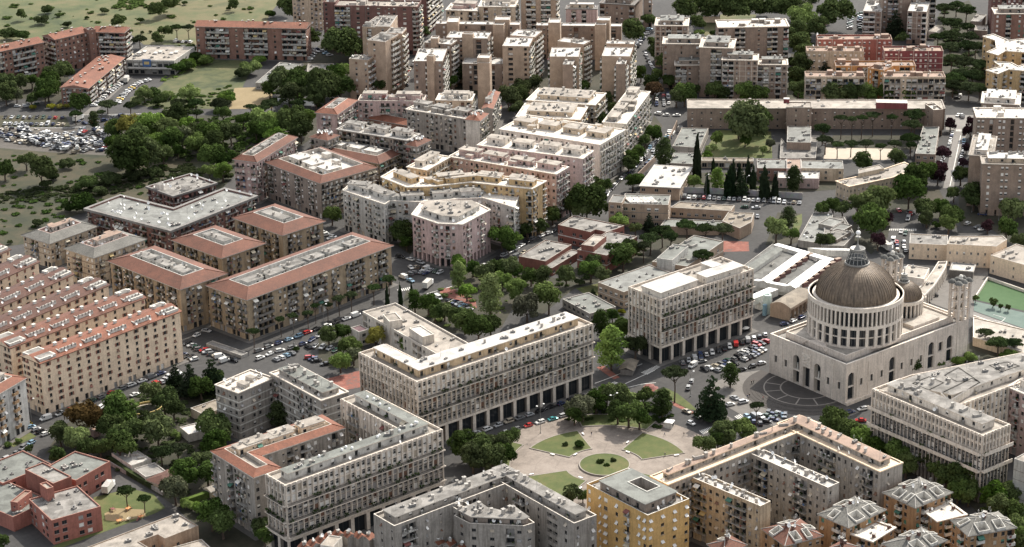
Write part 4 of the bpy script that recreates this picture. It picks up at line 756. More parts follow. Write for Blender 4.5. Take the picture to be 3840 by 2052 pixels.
building('apartment_block', 'grey weathered block with an orange roof terrace at the lower left edge', 'apartment block', [V('R', 'i', '-420 300,-250 383,187 128', 22, 'block', wall=W_LGREY, A='w', B='bw.bw.', rk='hipring', tile=TILE_B, slope=3.5, rise=1.5, sink=1.5, bal='solid', balm=stucco('tan_balcony', (0.42, 0.27, 0.15)), huts=1)])
# ---------------------------------------------------------------- lower left: salmon school, tan low roof
PK = dict(wall=W_SCHOOL, cop=stucco('salmon_coping', (0.33, 0.17, 0.13)), bay=3.3, fh=3.2, top=0.9, par=0.5, roof=R_GREY, fr='d', vars=(0, 0, 2), A='WW.', B='WW.')
building('school_building', 'salmon pink school of flat-roofed wings beside the playground lawn', 'school', [V('R', 'i', '212 1022,380 1180,708 1044', None, 'low', base=(388, 1360), **dict(PK, roof=R_MID)), V('R', 'i', '390 757,560 884,812 742', 9.0, 'low', **dict(PK, roof=R_GREEN)), V('R', 'i', '-180 800,20 906,378 762', 6.5, 'low', **dict(PK, roof=R_GREEN, A='.')),
    V('R', 'i', '183 802,392 908,502 842', 12.5, 'low', **dict(PK, wall=B_SCH, roof=R_MID, A='.', B='.')), V('R', 'i', '-260 1000,95 1155,235 965', 6.0, 'low', **dict(PK, roof=R_GREEN, A='.', B='.')), V('R', 'i', '85 1032,128 1048,235 962', 9.5, 'low', **dict(PK, A='.', B='s', C='s', roof=R_PINK)), V('R', 'i', '292 908,345 948,390 928', 14.5, 'low', **dict(PK, A='.', B='.', roof=R_CREAM))])
building('nursery_building', 'low tan-roofed building cut by the bottom edge', 'school', [V('P', 'i', '500 1430,1310 1122,1457 1220,1215 1312,1165 1282,1048 1325,1092 1400,800 1510', 6.0, 'low', wall=stucco('tan_wall', (0.50, 0.35, 0.24)), roof=R_CREAM, cop=R_CREAM, A='.w.'), V('R', 'i', '1225 1390,1330 1450,1560 1385', 3.5, 'low', wall=W_BEIGE, roof=R_CREAM, A='.')])
# ---------------------------------------------------------------- lower middle
building('apartment_block', 'grey banded block in two wings behind the orange-roofed one', 'apartment block', [V('R', 'x', '105 264,228 350,495 234', None, 'greyU', base=(241, 712), bands=BAL_W, bandh=0.5, gh=0, A='w', B='w.ww.w', over=0.3, huts=2, cop=LINE), V('R', 'x', '470 195,858 406,1030 322', 22.5, 'greyU', bands=BAL_W, bandh=0.5, gh=0, A='wdw.nwwd', B='w.w', over=0.3, att=(2.6, 2.4, W_GREY, R_GREEN), cop=LINE)])
building('apartment_block', 'grey block with orange hipped ends and a white roof terrace', 'apartment block', [V('P', 'i', '1570 668,1872 865,2058 790,1938 712,2509 489,2384 400', 24, 'tiled', wall=W_GREY, tile=TILE_B, cop=BAL_W, A='bw.nLwb', bal='bars', slope=3.2, rise=1.3, sink=1.6, roof=R_CREAM, hutm=W_CREAM, huts=7, awn=0.2, awc='gwg', over=0.5)])
def long_balconies(zs, edges, depth=1.3, plants=0.5, white=False):
    def ex(root, ctx, parts, vols):
        p = vols[0]['poly']; rg = random.Random(5)
        for e in edges:
            a, b = np.array(p[e]), np.array(p[(e+1) % len(p)]); L = np.hypot(*(b-a)); u = (b-a)/L; n = np.array([u[1], -u[0]])
            for z in zs:
                mb = MB(); c = (a+b)/2+n*depth/2; mb.obox(tuple(c), u, L/2+0.3, depth/2, z-0.34, z, W_TRAV); mb.build('long_balcony', root)
                mb = MB(); c = (a+b)/2+n*(depth-0.05)
                if white: mb.obox(tuple(c), u, L/2+0.3, 0.08, z+0.002, z+1.1, W_TRAV)
                else:
                    mb.obox(tuple(c), u, L/2+0.3, 0.04, z+0.95, z+1.03, RAIL_D)
                    for i in range(int(L/0.5)): q = a+u*(i*0.5+0.2)+n*(depth-0.05); mb.obox(tuple(q), u, 0.13, 0.03, z, z+0.96, RAIL_D)
                mb.build('railing', root)
                mb = MB(); x = 1.0
                while x < L-1:
                    if rg.random() < plants:
                        for _ in range(14):
                            q = a+u*(x+rg.uniform(-1, 1))+n*(depth-0.4+rg.uniform(-.25, .5)); P_ = Vector((q[0], q[1], z+rg.uniform(0.3, 1.5))); d1 = Vector((rg.uniform(-1, 1), rg.uniform(-1, 1), rg.uniform(-1, 1))).normalized()*0.3; d2 = d1.orthogonal().normalized()*0.26
                            mb.poly([tuple(P_-d1-d2), tuple(P_+d1-d2), tuple(P_+d1+d2), tuple(P_-d1+d2)], PLANT)
                    x += rg.uniform(0.8, 4.0)
                o = mb.build('balcony_plants', root)
                if o: o['kind'] = 'stuff'
    return ex
AT = (4.2, 3.0, stucco('penthouse_ochre', (0.55, 0.42, 0.27)), R_WHITE, None, 'd.w.ld..w')
def rbx(f):
    def ex(root, ctx, parts, vols):
        f(root, ctx, parts, vols)
        for q in ('205 410,405 492,805 350', '800 277,908 322,1305 197', '850 165,980 215,1062 180'):
            A1 = MB(); p = pts('E', q, HC+2.4); p = rect3(*p); sv = dict(wall=W_WHITE, fh=2.6, bay=3.2, top=0.3, bl='wk', vars=(0, 1), fr='d')
            for i in range(4): facade(ctx, A1, p[i], p[(i+1) % 4], HC-0.99, HC+2.2, sv, '.s.', '')
            A1.build('attic', root); A2 = MB(); A2.prism(inset(p, -0.4), HC+2.2, HC+2.5, W_WHITE, R_WHITE, True); A2.build('attic_roof', root)
    return ex
def travertine(name, lab, form, t, s, h, arc, ex, belts=(), **kw):
    up = V(form, t, s, h, 'trav', **kw); zs = [arc]+sorted(belts); up['z0'] = zs[-1]; low = []
    for za, zb in zip(zs, zs[1:]):
        lv = V(form, t, s, h, 'trav', **dict(kw, att=None, fin=0.34, sp=0.28, top=0.3, bl='kkbw', finbl='k', wall=TRAV_D, pil=W_TRAV, pild=0.3, pilw=0.13)); lv.update(z0=za, z1=zb, rk='none'); low.append(lv)
    bs = sty('arcade'); bs.update(poly=up['poly'], z0=0.0, z1=arc, gh=arc-0.1, E=kw.get('GE', {})); 
    cs = sty('arcade'); cs.update(poly=inset(up['poly'], -0.35), z0=arc-0.9, z1=arc+0.1, A='', B='', G='', gh=0)
    building(name, lab, 'office block', [up]+low+[bs, cs], extra=ex)
R_BRIGHT = plain('white_sheet_roof', (0.74, 0.73, 0.70), 0.5, 0, 0.25)
TRAV_D = stucco('dark_travertine', (0.27, 0.235, 0.20), 0.4, 0.6)  # darker travertine for the floors below the balcony belts
HC = height(px('C', 2278, 182), px('C', 2286, 812))
travertine('arcaded_block', 'long travertine block with tall street arcade behind the piazza lawn, cream penthouse on top', 'P', 'C', '605 739,2278 184,1990 62,655 545,262 372,60 478', HC, 8.0, long_balconies((HC-8.0, HC-14.5), (0,), plants=0.5), (HC-8.0, HC-14.5), att=AT)
travertine('arcaded_block', 'travertine block with tall street arcade beside the church car park', 'R', 'E', '62 420,405 567,1420 227', HC, 8.0, rbx(long_balconies((HC-8.0, HC-14.5), (1,), plants=0.8)), (HC-8.0, HC-14.5), roof=R_CREAM)
travertine('arcaded_block', 'L-shaped travertine block with grey-green penthouse roof, nearest on the left of the piazza', 'P', 'D', '225 854,1532 387,930 50,697 120,1152 371,65 762', HC, 8.0, long_balconies((HC-8.0, HC-14.5, HC-20.3), (0, 5), plants=0.55), (HC-8.0, HC-14.5, HC-20.3), att=(3.8, 2.8, W_LGREY, R_GREEN, None, '.w.d'), vent=16, E={2: 't.LLL.t.', 3: 't.LLL.t..', 4: 'w.LL.t'})
building('white_villa', 'white two-storey house with stepped parapets behind the long travertine block', 'house', [V('R', 'C', '75 72,775 472,1068 362', 11, 'low', wall=W_WHITE, cop=W_WHITE, roof=R_CREAM, A='lw.p', B='.', par=0.8), V('R', 'C', '268 100,330 168,428 120', 14, 'low', wall=W_WHITE, cop=W_WHITE, roof=R_CREAM, A='.', B='.'), V('R', 'C', '520 228,650 315,735 272', 14, 'low', wall=W_WHITE, cop=W_WHITE, roof=R_WHITE, A='.', B='.'), V('R', 'C', '-40 225,40 268,120 230', 7, 'low', wall=W_WHITE, roof=stucco('plum_roof', (0.14, 0.08, 0.09)), A='.')])
# ---------------------------------------------------------------- lower right
HG = 27.5
def gb(root, ctx, parts, vols):
    long_balconies((HG-7.6, HG-14.4), (0, 1), depth=2.0, plants=0.06, white=True)(root, ctx, parts, vols)
    for s_ in ('440 350,600 415,740 345,600 285', '735 275,850 335,1060 330,870 200', '1145 182,1270 245,1440 190,1320 150', '705 440,790 510,1075 340,990 300'):
        q = ccw(pts('G', s_, HG+1.6)); i2 = inset(q, .5); mb = MB(); mb.prism(q, HG-.9, HG+2.1, W_WHITE, None, cap=False)
        for i in range(len(q)): j = (i+1) % len(q); mb.poly([(*q[i], HG+2.1), (*q[j], HG+2.1), (*i2[j], HG+2.1), (*i2[i], HG+2.1)], CONC_D); mb.poly([(*i2[i], HG+2.1), (*i2[j], HG+2.1), (*i2[j], HG-.8), (*i2[i], HG-.8)], W_WHITE)
        mb.poly([(*w_, HG-.8) for w_ in i2], R_DARK); mb.build('light_well', root)
GBK = dict(wall=CONC_D, reveal=CONC_D, fin=.3, sp=.2, top=.3, bl='kkkw', finbl='k', bay=1.9, pil=W_TRAV, pild=.25, pilw=.09, att=None, rk='none')
_g = [V('R', 'G', '78 387,1095 817,1378 727', HG, 'trav', **GBK) for _ in range(2)]; _g[0].update(z0=HG-14.4, z1=HG-7.6); _g[1].update(z0=0, z1=HG-14.4, gh=4.5, G='a')
_g0 = V('R', 'G', '78 387,1095 817,1378 727', HG, 'trav', att=(4, 2.8, W_WHITE, R_MID, None, '.w..d'), bl='kwk', finbl='k', bay=1.9, fin=.7, sp=.9); _g0['z0'] = HG-7.6
building('office_block', 'pale ribbed block with white balcony belts at the right edge, facing the church', 'office block', [_g0]+_g+[V('P', 'G', '78 387,850 547,1330 367,1900 180,1500 45,430 260', HG+0.02, 'trav', att=(5, 2.8, W_WHITE, R_MID), wall=W_TRAV, sq=False, chim=6),
    V('P', 'G', '1330 367,1620 490,2000 350,1700 130', HG-0.5, 'block', wall=W_PINK, A='nbwn', sq=False, pave=0)], extra=gb)
building('panelled_block', 'pale panelled block with dark floor lines at the lower right edge', 'office block', [V('R', 'l', '1905 716,2000 760,2300 600', 19, 'low', wall=W_LGREY, bands=BAL_D, bandh=0.15, A='.', B='.', roof=R_CREAM)])
HU = 25.0
building('apartment_block', 'grey comb-shaped block with cream and pink roof terraces, biggest at the lower right', 'apartment block', [
    V('R', 'k', '1055 852,1190 914,2310 462', HU, 'greyU', A='w', B='wxdbwxtww', att=(3.2, 2.5, W_GREY, R_PINK), over=0.2, cop=W_CREAM), V('R', 'l', '145 462,905 817,1088 757', HU+0.02, 'greyU', A='twdLwnxbLLwt', B='.n.', att=(3.2, 2.5, W_GREY, R_PINK), over=0.2, cop=W_CREAM),
    V('R', 'l', '-60 680,520 937,612 902', HU-1, 'greyU', A='nLLwtnxLLwn', B='n.n', roof=R_WHITE), V('R', 'k', '1340 850,1872 1074,1968 1045', HU-1, 'greyU', A='tLdwxnbLLw', B='..', roof=R_WHITE, wall=stucco('yellow_lit_plaster', (0.46, 0.37, 0.26), 0.4, 0.6))])  # last wing tinted ochre: yellow light on its face put into the wall colour
def yb(root, ctx, parts, vols):
    z = vols[0]['z1']; o = [at('k', *q, z+2.6) for q in ((690, 888), (1022, 1058), (1242, 962), (905, 792))]; o = rect3(o[0], o[1], o[2]); cx = np.mean(o, axis=0); hs = [tuple(cx+(np.array(q)-cx)*0.40+np.array([2.2, -0.6])) for q in o]
    mb = MB(); sv = dict(wall=W_TAUPE, fh=2.9, bay=2.6, top=0.35, bl='wk', vars=(0, 0, 1), fr='d')
    for i in range(4): facade(ctx, mb, o[i], o[(i+1) % 4], z-0.9, z+2.5, sv, '.w.d', '')
    for i in range(4):
        j = (i+1) % 4; mb.poly([(*hs[j], z-0.9), (*hs[i], z-0.9), (*hs[i], z+2.9), (*hs[j], z+2.9)], W_GREY)
    mb.build('attic', root); mb = MB(); ov = inset(o, -0.4); hi = inset(hs, -0.35)
    for i in range(4):
        j = (i+1) % 4; mb.poly([(*ov[i], z+2.7), (*ov[j], z+2.7), (*hi[j], z+2.7), (*hi[i], z+2.7)], R_GREEN); mb.poly([(*hi[i], z+2.7), (*hi[j], z+2.7), (*hi[j], z+2.95), (*hi[i], z+2.95)], BAL_W); mb.poly([(*hi[i], z+2.95), (*hi[j], z+2.95), (*hs[j], z+2.95), (*hs[i], z+2.95)], BAL_W); mb.poly([(*ov[i], z+2.45), (*ov[j], z+2.45), (*ov[j], z+2.7), (*ov[i], z+2.7)], BAL_G)
    mb.build('attic_roof', root)
building('yellow_apartment_block', 'bright yellow block with a square light well in its grey penthouse', 'apartment block', [V('R', 'k', '590 907,1040 1142,1354 1022', 27, 'greyU', wall=W_YEL, gh=0, bay=2.9, A='w.nW.w.d.w', B='x.x.x.x', vars=(3, 3, 2, 3, 0), bl='w', bal='bars', roof=R_MID, cop=BAL_W, chim=0, par=1.0, dish=9)], extra=yb)
building('apartment_block', 'grey block of bent wings round a many-sided inner house, bottom middle', 'apartment block', [
    V('R', 'y', '218 347,345 412,1095 127', 23, 'greyU', A='.n', B='.LL.n.s.w', att=(2.6, 2.4, W_GREY, R_MID), awc='rr'), V('R', 'y', '850 105,1365 397,1490 347', 23.02, 'greyU', A='.pp.w.LLw.n', B='n.w', att=(2.6, 2.4, W_GREY, R_MID)),
    V('P', 'y', '683 352,770 397,1080 412,1142 392,1030 312,960 342,890 327,828 283,740 322', 20, 'greyU', A='x.x.L', gh=0, sq=False, minw=3, att=(1.6, 2.6, W_TAUPE, R_MID, None, 'd.d')), V('R', 'y', '645 283,700 318,770 290', 22, 'greyU', A='w', B='w')])
RH = []
for k, (a, b) in enumerate(((330, 1372), (395, 1350), (455, 1322), (515, 1300), (580, 1278), (655, 1284), (735, 1292), (815, 1300), (895, 1306), (980, 1312), (1070, 1318), (1155, 1326), (1240, 1332), (1325, 1338), (1410, 1346), (1500, 1372))):
    RH.append(V('R', 'j', '%d %d,%d %d,%d %d' % (a, b, a+40, b+26, a+85, b-2), 10, 'low', wall=W_GREY, A='w', B='w', C='', rk='gable', tile=TILE_B, rise=1.1, over=0.25, bay=2.5, chim=1, dish=1))
RH.append(V('R', 'j', '520 1330,590 1375,655 1300', 11.5, 'low', wall=W_WHITE, roof=R_CREAM, A='.', B='.'))
building('row_house', 'curved row house with a sawtooth of small orange roofs at the bottom edge', 'house', RH)
HN = dict(pent=None, wall=stucco('ochre_brown_plaster', (0.38, 0.235, 0.125), 0.35, 0.5), fh=3.0, gh=0, bay=3.0, top=0.5, A='w.L', B='wL.w', rk='notch', notch=((0, .22, .48), (0, .62, .85), (1, .2, .45), (1, .6, .86), (2, .2, .5), (3, .3, .6)), tile=SLATE, rise=3.4, over=0.6, chim=2, chb=1, dish=3, huts=0, bal='solid', balm=BAL_W, awc='g', bl='gke', roof=R_DARK)
building('hip_roofed_house', 'ochre house under a grey slate hip roof, beside the avenue trees', 'house', [V('R', 'l', '1040 932,1165 1082,1428 972', 18, 'block', **HN), V('R', 'l', '1170 1060,1330 1180,1480 1090', 15, 'block', **dict(HN, rk='flat', par=0.8))])
building('hip_roofed_house', 'ochre house under a grey slate hip roof, nearest the lower right corner', 'house', [V('R', 'l', '1432 1180,1560 1290,1900 1230', 18, 'block', **HN)])
building('hip_roofed_house', 'ochre house under a grey slate hip roof, directly right of the red-roofed houses', 'house', [V('R', 'l', '560 1085,672 1228,935 1100', 18, 'block', **HN), V('R', 'l', '700 1220,850 1330,1010 1230', 15, 'block', **dict(HN, rk='flat', par=0.8))])
building('hip_roofed_house', 'grey slate hip roofed house cut by the bottom edge, between two ochre ones', 'house', [V('R', 'l', '960 1342,1110 1440,1385 1325', 18, 'block', **HN)])
building('hip_roofed_house', 'house with bright red hip roof and sunken terraces below the comb-shaped block', 'house', [V('R', 'l', '50 1242,205 1362,472 1290', 17, 'block', **dict(HN, tile=TILE_R))])
building('hip_roofed_house', 'small red-roofed house tip at the bottom edge', 'house', [V('R', 'l', '545 1378,620 1430,725 1372', 16, 'block', **dict(HN, tile=TILE_R))])
building('hip_roofed_house', 'red-roofed house tip cut by the bottom edge beside the yellow block', 'house', [V('R', 'k', '1470 1365,1600 1420,1760 1360', 16, 'block', **dict(HN, tile=TILE_R))])
# ---------------------------------------------------------------- schools and market right of the middle
SB = dict(wall=B_SCH, bands=BAL_W, bandh=0.5, roof=R_MID, cop=R_CREAM, fh=3.4, A='W.W', B='W.', top=0.9)
building('school_building', 'red brick school with white floor bands and flat tan roofs', 'school', [V('P', 'g', '378 320,492 252,868 327,745 374,655 354,618 374', 9, 'low', sq=False, **SB), V('R', 'g', '528 499,738 547,962 407', 9.02, 'low', **SB), V('R', 'g', '105 542,287 590,480 467', 6, 'low', **dict(SB, A='.', wall=B_SCH)), V('R', 'g', '292 610,335 640,545 515', 4, 'low', **dict(SB, A='.')), V('R', 'g', '580 442,642 480,736 402', 11.5, 'low', **dict(SB, A='.', B='.', roof=R_CREAM, bands=None))])
building('school_building', 'tan brick school with grey roofs stretching behind the church side block', 'school', [V('R', 'g', '680 742,864 817,1242 684', 8, 'low', bands=BAL_W), V('P', 'g', '1072 592,1330 627,1600 442,1382 396', 8.5, 'low', bands=BAL_W, roof=R_GREEN, sq=False), V('R', 'g', '1128 547,1222 582,1340 478', 12, 'low', wall=W_LGREY, A='.', B='s', roof=R_GREEN)])
building('pavilion', 'low green-roofed pavilion behind the round tree', 'pavilion', [V('R', 'g', '412 868,612 976,786 914', 4, 'low', wall=W_GREY, roof=R_GREEN)])
def skyl(root, ctx, parts, vols):
    for i in range(8):
        q = at('g', 900+i*26, 140-(i % 2)*2, 12.2); mb = MB(); mb.obox(q, np.array([0.35, 0.94]), 4.2, 0.8, 11.6, 12.5, BAL_W, R_WHITE); mb.build('skylight', root)
building('school_building', 'three-storey tan brick school with white skylights on a green roof', 'school', [V('D', 'g', '850 163,1192 174', 12, 'low', d=15, wall=B_TAN, bands=BAL_D, A='WW.', roof=R_GREEN), V('D', 'g', '752 152,850 158', 13.5, 'low', d=11, wall=B_TAN, A='WW', roof=R_DARK)], extra=skyl)
building('school_annex', 'low tan-roofed annex in front of the car park wall', 'school', [V('P', 'g', '1205 192,1655 218,1682 176,1275 150', 5, 'low', roof=R_TAN, sq=False), V('P', 'g', '1590 292,1718 346,1806 300,1826 230,1635 225', 6, 'low', roof=R_TAN, sq=False, A='.'), V('P', 'g', '1130 332,1560 335,1602 292,1172 276', 4.5, 'low', roof=R_GREEN, sq=False, A='.')])
building('school_building', 'low grey-green school of many staggered roofs behind the dome', 'school', [V('P', 'h', '300 432,545 470,560 236,412 230', 3.6, 'low', roof=R_GREY, A='.', wall=W_GREY, sq=False, vent=6), V('P', 'h', '470 470,640 475,720 390,640 262,545 268,500 330', 4.4, 'low', roof=R_MID, A='.', wall=W_GREY, sq=False, vent=5), V('R', 'h', '470 300,560 335,640 290', 5.6, 'low', roof=R_GREY, A='.', B='.', wall=W_GREY), V('R', 'h', '500 395,590 430,690 370', 5.8, 'low', roof=R_MID, A='.', B='.', wall=W_TAUPE), V('R', 'h', '560 340,620 372,700 325', 5.6, 'low', roof=R_GREY, A='.', B='.', wall=W_TAUPE)])
building('parish_house', 'cream parish building with a bent front behind the bell towers', 'parish house', [V('R', 'h', '1122 457,1405 470,1425 398', None, 'low', base=(1130, 585), wall=W_CREAM, A='n.n', B='n', cop=BAL_G, roof=R_MID, fh=4), V('P', 'h', '1400 462,1762 480,1842 428,1812 402,1420 404', 11, 'low', wall=W_CREAM, A='n', bay=3, cop=BAL_G, roof=R_CREAM, sq=False, fh=4)])
building('parish_wing', 'low cream wing on a brown base at the right edge, beyond the green pitch', 'parish house', [V('R', 'h', '1720 545,2120 660,2230 550', 9, 'low', wall=W_CREAM, A='n..', B='n', roof=R_CREAM), ])
def mk(root, ctx, parts, vols):
    z = 5.2
    for L, F, R, m in (((60, 480), (182, 512), (622, 212), R_GREEN), ((275, 692), (400, 714), (1012, 264), R_BRIGHT), ((700, 747), (822, 792), (1342, 402), R_BRIGHT)):
        p = rect3(at('u', *L, z+2), at('u', *F, z+2), at('u', *R, z+2)); v = dict(poly=p, z1=z+1.4, tile=m, rise=1.0, over=0.3, wall=BAL_W, cop=BAL_W); pp = {'roof': MB(), 'cornice': MB()}; roof_pitched(pp, v, False); pp['roof'].prism(p, z-1.5, z+1.38, BAL_W, None, cap=False); pp['roof'].build('ridge_roof', root)
    for s in ('490 155,560 130,1420 370,1330 402', '180 692,240 672,890 790,830 812', '1010 200,1650 215,1640 240,1300 235', '150 915,420 800,560 830,190 975'):
        mb = MB(); mb.prism(ccw(pts('u', s, z+1.2)), z-2, z+1.2, BAL_W, R_BRIGHT); mb.build('gallery_roof', root)
    rg = random.Random(3)
    for i in range(7):
        for o in (0, 1):
            q = at('u', 530+i*84+o*430, 690-i*60+o*72, z); mb = MB(); mb.obox(q, np.array([1.0, 0]), 1.6, 1.0, z-0.9, z+1.4, B_DARK, B_BROWN); mb.build('roof_vent_house', root)
building('covered_market', 'covered market with white ridge roofs and rows of brown vents behind the church', 'market', [V('P', 'u', '30 470,470 140,1430 372,880 800,160 700', 5, 'low', wall=BAL_W, roof=R_DARK, A='.', sq=False)], extra=mk)
def barrel(root, ctx, parts, vols):
    p = vols[0]['poly']; z = vols[0]['z1']; a, b, c, d = [np.array(q) for q in p]; mb = MB(); N = 10           # barrel along F->R
    def pt(s, t): q = a*(1-s)+b*s; r = d*(1-s)+c*s; w = q*(1-t)+r*t; return (w[0], w[1], z+0.02+math.sin(math.pi*s)*1.8)
    for i in range(N): mb.poly([pt(i/N, 0), pt((i+1)/N, 0), pt((i+1)/N, 1), pt(i/N, 1)], R_TAN)
    mb.poly([pt(i/N, 0) for i in range(N+1)], B_TAN); mb.poly([pt(i/N, 1) for i in range(N, -1, -1)], B_TAN); mb.build('barrel_roof', root)
building('hall', 'brick hall with a tan barrel roof at the foot of the drum', 'hall', [V('R', 'u', '525 1000,750 1125,1110 905', 6, 'low', wall=B_TAN, A='.', B='l', bay=3.5, rk='none')], extra=barrel)
building('market_shed', 'small white gabled shed between market and travertine block', 'shed', [V('R', 'u', '225 1005,295 1038,475 955', 3.5, 'low', wall=BAL_W, A='.', B='.', rk='gable', rise=0.6, tile=R_WHITE, over=0.2)])
# ---------------------------------------------------------------- the domed church (axis along y = 0, facade at x = 109.6)
TRV = stucco('church_travertine', (0.66, 0.585, 0.51), 0.22, 0.4); TRV_L = stucco('church_pale_stone', (0.71, 0.64, 0.56), 0.15, 0.25); C_ROOF = roofing('church_roof', (0.42, 0.38, 0.33), 0.25, 0.85, 0.45); C_GLASS = glass_mat('church_glass', (0.012, 0.016, 0.022), 0.2)
def dome_mat():
    m, nt, b = _new('dome_copper'); v = _coords(nt, (1, 1, 1), False)
    sp = nt.nodes.new('ShaderNodeSeparateXYZ'); nt.links.new(v, sp.inputs[0]); at2 = _node(nt, 'ShaderNodeMath', operation='ARCTAN2'); nt.links.new(sp.outputs[1], at2.inputs[0]); nt.links.new(sp.outputs[0], at2.inputs[1])
    cb = nt.nodes.new('ShaderNodeCombineXYZ'); k = _node(nt, 'ShaderNodeMath', operation='MULTIPLY'); k.inputs[1].default_value = 9; nt.links.new(at2.outputs[0], k.inputs[0]); nt.links.new(k.outputs[0], cb.inputs[0]); zz = _node(nt, 'ShaderNodeMath', operation='MULTIPLY'); zz.inputs[1].default_value = 0.12; nt.links.new(sp.outputs[2], zz.inputs[0]); nt.links.new(zz.outputs[0], cb.inputs[1])
    n1 = _noise(nt, cb.outputs[0], 1.6, 4, 0.7); n2 = _noise(nt, v, 0.9, 4, 0.7)
    col = _mix(nt, _ramp(nt, n1, [(0.3, (0.075, 0.058, 0.044)), (0.68, (0.25, 0.19, 0.135))]), _ramp(nt, n2, [(0.3, 0.6), (0.65, 1.1)]), None, 'MULTIPLY', 0.7)
    nt.links.new(col, b.inputs['Base Color']); b.inputs['Roughness'].default_value = 0.55; b.inputs['Metallic'].default_value = 0.2; return m
DOME_M = dome_mat()
def church():
    X0, X1, Y, H = 109.6, 183.5, 21.6, 18.05
    root = thing('church', 'travertine church with a big ribbed brown dome, columned drum and two open bell towers', 'church', (137.1, 0, 0))
    def wall(name, p0, p1, ops, z1=H):
        u = np.array([p1[0]-p0[0], p1[1]-p0[1]]); L = np.hypot(*u); u /= L; n = np.array([u[1], -u[0]]); mb = MB(); gl = []
        P = lambda x, z, d=0.0: (p0[0]+u[0]*x-n[0]*d, p0[1]+u[1]*x-n[1]*d, z)
        def Q(x0, za, x1, zb, d=0.0, m=TRV): mb.poly([P(x0, za, d), P(x1, za, d), P(x1, zb, d), P(x0, zb, d)], m)
        x = 0.0
        for (cx, w, za, zb, arch, dep, kind) in sorted(ops):
            a, b = cx*L-w/2, cx*L+w/2; Q(x, 0, a, z1)
            if za > 0: Q(a, 0, b, za)
            N = 12; r = w/2; sp = zb-r if arch else zb
            top = [(a+r-r*math.cos(math.pi*i/N), sp+r*math.sin(math.pi*i/N)) for i in range(N+1)] if arch else [(a, zb), (b, zb)]
            for (xa, q), (xb, s) in zip(top, top[1:]):
                mb.poly([P(xa, q), P(xb, s), P(xb, z1), P(xa, z1)], TRV); mb.poly([P(xa, q, dep), P(xb, s, dep), P(xb, s), P(xa, q)], TRV_L)
            mb.poly([P(a, za, dep), P(a, za), P(a, sp), P(a, sp, dep)][::-1], TRV_L); mb.poly([P(b, za), P(b, za, dep), P(b, sp, dep), P(b, sp)][::-1], TRV_L); mb.poly([P(a, za), P(b, za), P(b, za, dep), P(a, za, dep)], TRV_L)
            gl.append((kind, [P(q, s, dep-0.02) for q, s in reversed(top)]+[P(a, za, dep-0.02), P(b, za, dep-0.02)], P, a, b, za, zb, dep)); x = b
        Q(x, 0, L, z1)
        k = int(L/6.3)                                                  # shallow pilaster joints
        for i in range(1, k):
            xx = i*L/k
            if all(abs(xx-o[0]*L) > o[1]/2+0.5 for o in ops): q = [P(xx-0.28, 0, 0.02), P(xx+0.28, 0, 0.02), P(xx+0.28, 0, -0.16), P(xx-0.28, 0, -0.16)]; mb.prism([(v[0], v[1]) for v in q][::-1], 0.3, z1-2.2, TRV_L)
        mb.build(name, root)
        for kind, poly, P, a, b, za, zb, dep in gl:
            m2 = MB(); m2.poly(poly[::-1] if False else poly, C_GLASS); cx = (a+b)/2
            if kind in ('arch', 'niche'):
                zm = za+(zb-za)*0.46; q = [P(a, 0, dep-0.04), P(b, 0, dep-0.04), P(b, 0, 0.15), P(a, 0, 0.15)]; m2.prism([(v[0], v[1]) for v in q][::-1], zm, zm+0.45, TRV_L, None, True)
                if kind == 'arch':
                    for i in range(1, 4): xx = a+(b-a)*i/4; q = [P(xx-.06, 0, dep-.03), P(xx+.06, 0, dep-.03), P(xx+.06, 0, dep-.14), P(xx-.06, 0, dep-.14)]; m2.prism([(v[0], v[1]) for v in q][::-1], zm+0.46, zb-1.2, METAL)
            else:
                for i in (1,): xx = cx; q = [P(xx-.08, 0, dep-.03), P(xx+.08, 0, dep-.03), P(xx+.08, 0, dep-.12), P(xx-.08, 0, dep-.12)]; m2.prism([(v[0], v[1]) for v in q][::-1], za, zb, METAL)
            o = m2.build({'arch': 'arched_window', 'niche': 'arched_portal', 'door': 'door', 'win': 'window'}[kind], root)
            if kind == 'niche':                                          # statue standing in the upper half
                st = MB(); c = P(cx, zm+0.45, dep*0.45); st.lathe([(0.55, 0), (0.5, 0.3), (0.3, 0.32), (0.42, 1.0), (0.36, 1.9), (0.40, 2.35), (0.15, 2.55), (0.22, 2.8), (0.16, 3.05), (0.01, 3.1)], 10, BAL_W, c); st.build('statue', root)
            if kind == 'win':
                f = MB()
                for xa, xb, zA, zB in ((a-.3, b+.3, za-.35, za-0.02), (a-.3, b+.3, zb+0.02, zb+.3), (a-.3, a-0.01, za-0.02, zb+0.02), (b+0.01, b+.3, za-0.02, zb+0.02)):
                    q = [P(xa, 0, 0.0), P(xb, 0, 0.0), P(xb, 0, -0.12), P(xa, 0, -0.12)]; f.prism([(v[0], v[1]) for v in q][::-1], zA, zB, TRV_L, None, True)
                f.build('window_frame', root)
        return P, L
    w = 1.45
    P, L = wall('facade_wall', (X0, Y), (X0, -Y), [(.087, w, 6.1, 9.3, 0, .5, 'win'), (.221, w, 6.1, 9.3, 0, .5, 'win'), (.358, 3.6, 0.4, 13.2, 1, 2.2, 'niche'), (.4915, 3.9, 0.4, 9.6, 0, 1.8, 'door'), (.634, 3.6, 0.4, 13.2, 1, 2.2, 'niche'), (.775, w, 6.1, 9.3, 0, .5, 'win'), (.916, w, 6.1, 9.3, 0, .5, 'win')])
